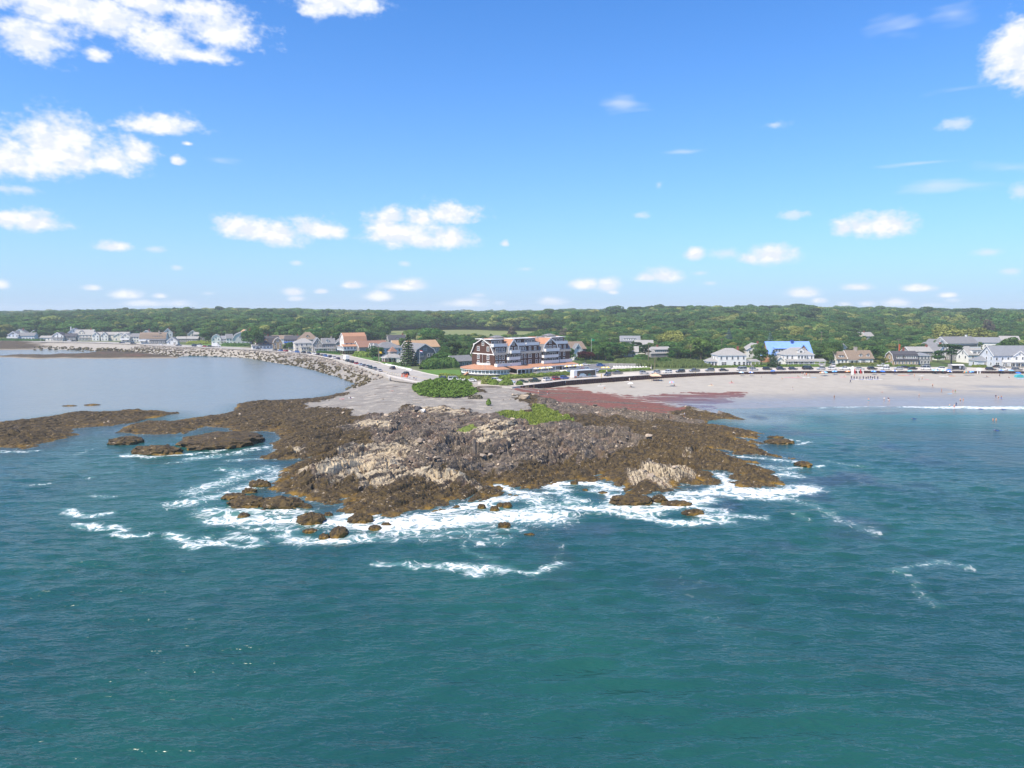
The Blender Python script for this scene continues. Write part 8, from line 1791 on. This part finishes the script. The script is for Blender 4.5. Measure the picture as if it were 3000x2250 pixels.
def build_people():
    sh = lambda c: (('shorts', c),); tee = lambda a, b: (('shorts', b), ('shirt', a)); sw = lambda c: (('swimsuit', c),); wt = (('wetsuit', 'navy'),)
    A = [(2230, 1109, 'walk', tee('white', 'grey'), 'person in white walking on dry sand below the white hip-roofed house'), (2321.5, 1143, 'walk', tee('grey', 'white'), 'person in grey top walking alone across the middle of the beach'), (2443.6, 1170, 'stand', sw('black'), 'person in black swimsuit standing alone on wet sand at the left'), (2491, 1122, 'walk', wt, 'person in dark wetsuit in front of the surf class'),
         (2692, 1117, 'stand', tee('teal', 'navy'), 'person in teal at the edge of the mirror-wet sand'), (2701, 1115, 'walk', tee('orange', 'grey'), 'person in orange right of the one in teal'), (2732, 1135, 'stand', sh('black'), 'bare-chested person in black shorts on the wet sand'), (2758, 1150, 'stand', sw('pink'), 'person in pale swimsuit left of the blue board'), (2791, 1153.5, 'walk', sw('red'), 'person in red beside the one in green'), (2798, 1153, 'walk', sh('green'), 'person in green shorts right of the blue board'),
         (2692, 1165, 'stand', sh('black'), 'person in black shorts with clear reflection on wet sand'), (2916.6, 1168, 'walk', tee('navy', 'navy'), 'person in dark blue, leftmost of three at the right'), (2924, 1172, 'stand', sw('black'), 'person in black, middle of three at the right'), (2933, 1171, 'stand', sh('lightblue' if False else 'blue'), 'person in blue shorts, rightmost of three at the right'), (2813, 1179, 'stand', sh('black'), 'person at the water edge, left of a pair in black'), (2821, 1179, 'stand', sw('black'), 'person at the water edge, right of a pair in black'),
         (2590, 1176, 'stand', tee('white', 'grey'), 'person in white shirt near the water with two others'), (2602, 1176, 'stand', tee('navy', 'white'), 'person in navy shirt right of the one in white'), (2606, 1178, 'stand', sw('red'), 'child in red beside the one in navy', .7), (2544, 1178, 'stand', sh('lightblue' if False else 'teal'), 'person in teal shorts carrying a board at the water edge'), (2782, 1193, 'walk', sh('teal'), 'wader in teal shorts in the first small wave'), (2795, 1196, 'stand', sh('red'), 'wader in red up to the knees'), (2801, 1190, 'walk', wt, 'wader in dark wetsuit right of the one in red'),
         (1577, 1156, 'stand', tee('white', 'orange'), 'person in white and orange on the red weed, left of two'), (1604, 1159, 'stand', tee('red', 'white'), 'person in red on the red weed, right of two'), (1844, 1117, 'stand', tee('white', 'white'), 'person in white below the steel wall right of the coach'), (2372, 1103, 'stand', sw('red'), 'person in red at the right of the pink blanket group'), (2349, 1101, 'stand', tee('red', 'white'), 'person in red top standing among the pink blankets'), (2357, 1101, 'stand', tee('white', 'pink'), 'person in white top standing among the pink blankets'), (2362, 1102, 'walk', tee('orange', 'red'), 'person in orange standing at the right of the pink blankets'), (2928, 1105, 'walk', tee('black', 'black'), 'person in black walking near the umbrellas at the right'), (2678, 1106, 'stand', sw('orange'), 'person in orange below the blue umbrellas')]
    for t in A:
        p, z = beach_pt(t[0], t[1]); person(p, z, t[2], random.uniform(0, 6.28), t[4], t[3], t[5] if len(t) > 5 else 1.0)
    for i, (u, v) in enumerate(((2494, 1111), (2502, 1112), (2510, 1112), (2519, 1112), (2529, 1112), (2537, 1113), (2543, 1111.5), (2550, 1110.5), (2556, 1112.5), (2562, 1111), (2571, 1112))):
        p, z = beach_pt(u, v); n_ = ('first', 'second', 'third', 'fourth', 'fifth', 'sixth', 'seventh', 'eighth', 'ninth', 'tenth', 'eleventh')[i]
        person(p, z, 'stand', random.uniform(-.6, .6), 'surf class pupil in dark wetsuit standing by a board, %s from left' % n_, wt, 1.0, None, 'surf class'); surfboard((p.x+.7, p.y-.5, z), random.uniform(-.25, .25), 'white surfboard flat on the sand in the surf class, %s from left' % n_, 'white' if i % 3 else 'blue', 'surf class boards')
    for u, v, ps, wr, lb in ((1848, 1135, 'sit', tee('navy', 'teal'), 'person sitting under the white umbrella'), (1976, 1131, 'sit', sw('red'), 'person sitting on the dark mat beside the pale umbrella'), (2084, 1129, 'sit', sw('orange'), 'sunbather in orange alone on the open sand'), (2143, 1121, 'sit', sw('pink'), 'sunbather in pink alone on the open sand farther right'), (1771, 1139, 'sit', sw('red'), 'person in red sitting near the weed below the steel wall'), (1760, 1129, 'sit', tee('lightblue' if False else 'teal', 'white'), 'person in teal sitting below the tall yellow post'), (2291, 1111, 'sit', sw('pink'), 'person sitting low on the sand left of the pink blankets'), (2338, 1104.5, 'sit', sw('red'), 'person sitting on a pink blanket'), (2474, 1104, 'sit', sw('red'), 'person sitting near the orange umbrella'), (2891, 1105, 'sit', tee('grey', 'navy'), 'person reclining at the right of the beach'), (2956, 1108, 'sit', tee('grey', 'black'), 'person sitting low at the far right beach'), (2584, 1149.5, 'lie', sw('red'), 'person lying in shallow wet sand'), (1003, 1168.5, 'lie', sw('pink'), 'sunbather in pink on the grey shingle'), (1028, 1167, 'sit', tee('navy', 'blue'), 'person in blue sitting on the grey shingle'), (1148, 1153, 'lie', sw('pink'), 'sunbather in pink higher up the shingle')):
        p, z = (beach_pt(u, v) if u > 1600 else (W(u, v, 2.5), None))
        if z is None: z = HEAD_INTERP(p.x, p.y) if p.y < 298 else bz(p)
        person(p, z, ps, random.uniform(-1, 1), lb, wr)
    for u, v, pose, wr, lb in ((1194, 1110, 'stand', tee('orange', 'navy'), 'road worker in orange beside the cones'), (1201, 1112, 'walk', tee('white', 'blue'), 'person in white walking past the road works'), (1213, 1116, 'walk', tee('navy', 'grey'), 'walker in navy on the pavement, left of a pair'), (1219, 1117, 'walk', tee('white', 'navy'), 'walker in white on the pavement, right of a pair'), (1777, 1095, 'stand', tee('white', 'navy'), 'person in white standing behind the dark SUV on the wall')):
        p = W(u, v, 5.0); person(p, 5.15, pose, random.uniform(0, 6), lb, wr)
    p = W(2005, 1214, 1.5); person(p, HEAD_INTERP(p.x, p.y), 'walk', 1.0, 'person in white exploring the rocks at the right of the headland', tee('white', 'navy'))
    for u, v, lb in ((2677, 1228, 'surfer lying on a board on the second swell'), (2873, 1199, 'surfer in the white wave, left of two'), (2939, 1200, 'surfer in the white wave, right of two'), (2919, 1262, 'surfer far out at the right')):
        p = W(u, v, 0.05); person(p, .12, 'lie', 1.5, lb, wt, 1.0, None, 'surfers'); surfboard((p.x, p.y, .10), 1.5, 'board under the %s' % lb, 'blue', 'boards on the water')
    for u, v, lb in ((2909, 1231, 'swimmer left of a pair out in the water'), (2918, 1231, 'swimmer right of a pair out in the water')): p = W(u, v, 0); person(p, -.95, 'stand', 0, lb, sw('red'), 1.0, None, 'swimmers')
_sb = {}
def surfboard(p, rz, label, c, group):
    if c not in _sb:
        n = 14; top = []
        for i in range(n+1): t = i/n*2-1; top.append((t*1.35, .29*max(0, 1-abs(t)**2.4)**.6))
        mb = MB(); ring = [(x, y) for x, y in top]+[(x, -y) for x, y in top[-2:0:-1]]; k = len(ring); mb.v = [(x, y, .0+.10*(x/1.35)**4) for x, y in ring]+[(x*.99, y*.9, .07+.10*(x/1.35)**4) for x, y in ring]
        mb.f = [tuple(range(k))[::-1], tuple(range(k, 2*k))]+[(i, (i+1) % k, k+(i+1) % k, k+i) for i in range(k)]; mb.m = [0]*len(mb.f); _sb[c] = mb.mesh('surfboard', cloth(c))
    return tag(link('surfboard', _sb[c], None, p, (0, 0, rz)), label, 'surfboard', group)
_um = {}
def umbrella(p, z, label, c1, c2, group='beach umbrellas', r=1.25, h=2.1, tilt=.12):
    e = empty('beach_umbrella', (p[0], p[1], z)); e.rotation_euler = (tilt, 0, random.uniform(0, 6.28)); tag(e, label, 'umbrella', group); k = (c1, c2, r, h)
    if k not in _um:
        cv = MB(); n = 8; R3 = [(.02, h+.12), (r*.45, h), (r*.8, h-.22), (r, h-.45)]
        for i in range(n):
            a0, a1 = 2*math.pi*i/n, 2*math.pi*(i+1)/n
            for (r0, z0), (r1, z1) in zip(R3[:-1], R3[1:]): cv.quad([(math.cos(a0)*r0, math.sin(a0)*r0, z0), (math.cos(a0)*r1, math.sin(a0)*r1, z1), (math.cos(a1)*r1, math.sin(a1)*r1, z1), (math.cos(a1)*r0, math.sin(a1)*r0, z0)], i % 2)
        po = MB(); po.tube((0, 0, -.3), (0, 0, h+.15), .03, .025, 6); _um[k] = (cv.mesh('canopy', [cloth(c1), cloth(c2)]), po.mesh('pole', M_GALV))
    link('canopy', _um[k][0], e); link('pole', _um[k][1], e); return e
CLO.update({'sky': (.22, .48, .75), 'royal': (.03, .16, .62), 'tanc': (.62, .45, .32), 'cream': (.7, .62, .45)})
def build_beach():
    U = [(1848, 1135, 'white', 'white', 'white beach umbrella alone on the open sand'), (1968, 1131, 'sky', 'pink', 'pink and pale blue umbrella right of the tan canopy'), (2171, 1102, 'white', 'sky', 'pale umbrella near the wall, left of a pair'), (2199, 1102, 'royal', 'white', 'blue and white umbrella near the wall, right of a pair'), (2265, 1097, 'royal', 'royal', 'deep blue umbrella against the steel wall below the small evergreen'), (2409, 1102, 'white', 'orange', 'white and orange umbrella right of the pink blankets'), (2416, 1101, 'sky', 'sky', 'pale blue umbrella touching the white and orange one'), (2445, 1098, 'royal', 'sky', 'blue umbrella left of the tan surf school umbrella'), (2484, 1099, 'tanc', 'orange', 'tan umbrella at the left of the surf class'),
         (2558, 1098, 'royal', 'sky', 'blue umbrella behind the surf class'), (2584, 1098, 'royal', 'royal', 'plain blue umbrella right of the surf class'), (2620, 1097, 'royal', 'white', 'blue and white umbrella below the black-roofed gambrel'), (2666, 1097, 'sky', 'teal', 'turquoise umbrella below the black sedan'), (2735, 1095, 'sky', 'sky', 'pale blue umbrella, left of the close cluster'), (2744, 1096, 'white', 'sky', 'white and blue umbrella in the close cluster'), (2763, 1095, 'sky', 'white', 'wide pale umbrella at the right of the close cluster'), (2780, 1099, 'white', 'royal', 'white umbrella below the camper van'), (2779, 1094, 'royal', 'royal', 'blue umbrella at the wall below the camper van'), (2830, 1100, 'orange', 'teal', 'many-coloured umbrella right of the camper van'), (2846, 1100, 'royal', 'sky', 'blue umbrella right of the many-coloured one'), (2934, 1095, 'royal', 'sky', 'blue umbrella at the wall below the white SUV'), (2962, 1096, 'sky', 'sky', 'pale blue umbrella near the right stair'), (2981, 1103, 'royal', 'royal', 'dark blue umbrella at the far right edge')]
    for u, v, a, b, lb in U: p, z = beach_pt(u, v); umbrella(p, z, lb, a, b, r=1.35)
    p, z = beach_pt(1920, 1115.5); e = empty('canopy_tent', (p.x, p.y, z)); tag(e, 'tan canopy tent on four posts on the sand below the steel wall', 'tent'); mb = MB()
    for i in range(4):
        a0, a1 = math.pi/4+i*math.pi/2, math.pi/4+(i+1)*math.pi/2; q = lambda a, r, zz: (math.cos(a)*r, math.sin(a)*r, zz); mb.quad([q(a0, 3.3, 2.5), q(a1, 3.3, 2.5), q(a1, .7, 3.4), q(a0, .7, 3.4)]); mb.quad([q(a0, .9, 3.5), q(a1, .9, 3.5), (0, 0, 3.95)]); mb.quad([q(a0, 3.3, 2.2), q(a1, 3.3, 2.2), q(a1, 3.3, 2.5), q(a0, 3.3, 2.5)])
    mb.build('canopy', cloth('tanc'), e); pm = MB(); pm.tube((0, 0, -.2), (0, 0, 2.3), .05, .05, 6); me = pm.mesh('post', M_BLACKM)
    for sx in (-1, 1):
        for sy in (-1, 1): link('post', me, e, (sx*2.3, sy*2.3, 0))
    for i, (dx, wr) in enumerate(((-.9, 'navy'), (.2, 'red'), (1.2, 'black'))): person((p.x+dx, p.y-.5), z, 'sit', random.uniform(-1, 1), 'person sitting under the tan canopy tent, %s' % ('left', 'middle', 'right')[i], (('shorts', wr), ('shirt', wr)))
    # towels and blankets
    tw = [(2310, 1106, 'pink', 4, 'long pink blanket, leftmost of the pink group'), (2335, 1107, 'pink', 5, 'wide pink blanket in the middle of the pink group'), (2360, 1106, 'white', 4, 'white blanket at the right of the pink group'), (2384, 1106, 'sky', 2, 'small blue towel right of the pink group'), (1968, 1132.5, 'grey', 5, 'dark mat in front of the pale umbrella'), (1762, 1131, 'white', 3.5, 'white towel below the tall yellow post'), (1838, 1118.5, 'white', 3, 'white towel under the steel wall'), (2083, 1130, 'cream', 2.5, 'cream towel under the sunbather in orange'), (2143, 1122, 'pink', 2.5, 'striped pink towel under the sunbather in pink'), (2470, 1105, 'pink', 3, 'pink towel left of the tan umbrella'), (2640, 1100, 'orange', 3, 'orange towel among the umbrellas'), (2655, 1100, 'pink', 3, 'pink towel among the umbrellas'), (2700, 1100, 'white', 3, 'white towel among the umbrellas'), (2765, 1103, 'white', 4, 'white blanket below the umbrella cluster'), (2788, 1102, 'orange', 3, 'orange towel below the camper van'), (2890, 1106.5, 'grey', 3.5, 'grey mat at the right of the beach'), (2990, 1110, 'sky', 5, 'pale blue ground sheet at the far right edge'), (2714, 1112, 'pink', 1.6, 'pink towel at the edge of the wet sand'), (1003, 1169, 'pink', 2.2, 'pink towel on the grey shingle'), (1030, 1168, 'white', 2.4, 'white towel on the grey shingle')]
    for i, (u, v, c, L, lb) in enumerate(tw):
        p, z = (beach_pt(u, v) if u > 1600 else (W(u, v, 2.0), None))
        if z is None: z = HEAD_INTERP(p.x, p.y) if p.y < 298 else bz(p)
        n = 6; mb = MB()
        for k in range(n): x0, x1 = -L/2+L*k/n, -L/2+L*(k+1)/n; f = lambda x: .05+.03*math.sin(x*3+i); mb.slab([(x0, -.6, f(x0)), (x1, -.6, f(x1)), (x1, .6, f(x1)), (x0, .6, f(x0))], .04)
        o = mb.build('beach_towel', cloth(c), None, loc=(p.x, p.y, z), rot=(0, 0, random.uniform(-.3, .3))); tag(o, lb, 'towel', 'towels and blankets on the beach')
    # tents, boards, chairs
    p, z = beach_pt(2985, 1106); mb = MB(); mb.prism([(-1.8, 0), (-1.5, 1.1), (0, 1.6), (1.5, 1.1), (1.8, 0)], 'y', -1, 1); tag(mb.build('beach_tent', cloth('teal'), None, loc=(p.x, p.y, z)), 'teal pop-up beach tent at the far right edge', 'tent')
    p, z = beach_pt(2782, 1154.5); surfboard((p.x, p.y, z+.05), .3, 'pale blue board carried flat beside the person in green shorts', 'sky', 'boards on the sand')
    for i, (u, lb) in enumerate(((2497, 'tall white surf school banner at the left of the surf class'), (2868, 'white rescue boards stacked upright against the steel wall'))):
        p, z = beach_pt(u, 1098 if i == 0 else 1094); mb = MB(); mb.prism([(-.7, 0), (-.75, 3.6), (-.3, 4.4), (.5, 4.2), (.7, 3.0), (.6, 0)] if i == 0 else [(-1.6, 0), (-1.3, 2.6), (-.8, 3.0), (.9, 2.9), (1.3, 2.4), (1.6, 0)], 'y', -.06, .06); o = mb.build('banner' if i == 0 else 'rescue_board', M_TRIM, None, loc=(p.x, p.y, z)); tag(o, lb, 'banner' if i == 0 else 'surfboard')
    for i, u in enumerate((2504, 2513, 2521, 2528)):
        p, z = beach_pt(u, 1095.5); o = surfboard((p.x, p.y, z+1.2), 0, 'red and white surfboard leaning at the wall behind the surf class, %s from left' % ('first', 'second', 'third', 'fourth')[i], 'red' if i % 2 == 0 else 'white', 'boards leaning at the wall'); o.rotation_euler = (R(90), R(80), 0)
    p, z = beach_pt(2990, 1093); e = empty('beach_stair', (p.x, p.y, z)); tag(e, 'wooden stair from the sea wall down to the sand at the far right', 'stair')
    stm = MB(); stm.box(-.8, .8, -.18, .18, -.06, 0); sme = stm.mesh('step', M_WOODP)
    for i in range(9): link('step', sme, e, (0, -1.8+i*.3, .1+i*.2))
    for s in (-1, 1):
        mb = MB(); mb.slab([(s*.8-.05, -2.0, .0), (s*.8+.05, -2.0, .0), (s*.8+.05, .8, 1.9), (s*.8-.05, .8, 1.9)], .2); mb.build('stringer', M_WOODP, e); mb = MB(); mb.slab([(s*.8-.05, -2.0, 1.1), (s*.8+.05, -2.0, 1.1), (s*.8+.05, .8, 3.0), (s*.8-.05, .8, 3.0)], .1); mb.build('handrail', M_WOODP, e)
    # inn terrace umbrellas and pool deck
    c, s = math.cos(HRZ), math.sin(HRZ)
    for i, (lx, ly) in enumerate(((18.5, -9), (21, -9.6), (23.5, -9), (26, -9.6), (28.5, -9), (39.5, -9.4), (42.5, -9), (45.5, -9.4), (48.0, -9), (50.4, -9.4))):
        umbrella((HPOS.x+lx*c-ly*s, HPOS.y+lx*s+ly*c), 5.75, 'yellow and white umbrella on the inn terrace, %s from left' % ('first', 'second', 'third', 'fourth', 'fifth', 'sixth', 'seventh', 'eighth', 'ninth', 'tenth')[i], 'yellow' if i % 2 else 'cream', 'white', 'umbrellas on the inn terrace', 1.4, 2.3, .0)
    pd = sheet('pool_deck', PX('1790,1081 1800,1073 1908,1075 1908,1083 1830,1088 1795,1089', 5.0), 5.032, M_PAVE, 'pale pool deck right of the inn car park')
    sheet('pool', PX('1815,1083.5 1822,1080 1880,1079.5 1885,1082.5', 5.0), 5.040, pmat('pool_water', (0.10, .38, .50), .05, .5), 'small blue swimming pool on the pool deck')
    fe = empty('pool_fence', W(1790, 1074, 5.0)); tag(fe, 'grey board fence behind the pool deck', 'fence'); f0 = fe.location.copy(); pts = PX('1785,1072.5 1908,1074.5 1909,1083', 5.0); k = 0; bm_ = MB(); bm_.box(-.28, .28, -.03, .03, 0, 1.6); bme = bm_.mesh('board', pmat('fence_grey', (.30, .295, .29), .85, var=.2, vscale=1, objrand=.15))
    for a, b in zip(pts[:-1], pts[1:]):
        L = (b-a).length; n = int(L/.62); an = math.atan2(b.y-a.y, b.x-a.x)
        for i in range(n): q = a.lerp(b, (i+.5)/n); link('board', bme, fe, (q.x-f0.x, q.y-f0.y, 0), (0, 0, an))
    lm = MB(); lm.box(-.32, .32, -1.0, .4, .28, .36); lm.slab([(-.32, .4, .36), (.32, .4, .36), (.32, 1.0, .85), (-.32, 1.0, .85)], .06)
    for sx in (-.28, .28):
        for y in (-.9, .35): lm.box(sx-.03, sx+.03, y-.03, y+.03, 0, .28)
    lme = lm.mesh('sun_lounger', M_TRIM)
    for i in range(12):
        p = W(1800+i*8.6, 1077 if i < 6 else 1078, 5.0); tag(link('sun_lounger', lme, None, (p.x, p.y, 5.04), (0, 0, .3)), 'white sun lounger on the pool deck, %s from left' % ('first', 'second', 'third', 'fourth', 'fifth', 'sixth', 'seventh', 'eighth', 'ninth', 'tenth', 'eleventh', 'twelfth')[i], 'lounger', 'loungers on the pool deck')
    for i, (u, v) in enumerate(((1768, 1089), (1780, 1088.5))): p = W(u, v, 5.0); umbrella(p, 5.03, 'cream umbrella at the left of the pool deck, %s of two' % ('left', 'right')[i], 'cream', 'yellow', 'umbrellas at the pool', 1.5, 2.4, 0)
    # driftwood logs
    for i, (u, v, lb) in enumerate(((1223, 1180, 'pale driftwood log on the shingle, upper of two'), (1225, 1185, 'pale driftwood log on the shingle, lower of two'))):
        p = W(u, v, 3.0); z = HEAD_INTERP(p.x, p.y); mb = MB(); mb.tube((-1.7, 0, .1), (1.6, .3, .18), .16, .1, 8); tag(mb.build('driftwood_log', M_STONE, None, loc=(p.x, p.y, z)), lb, 'log', 'driftwood logs')
build_people(); build_beach()
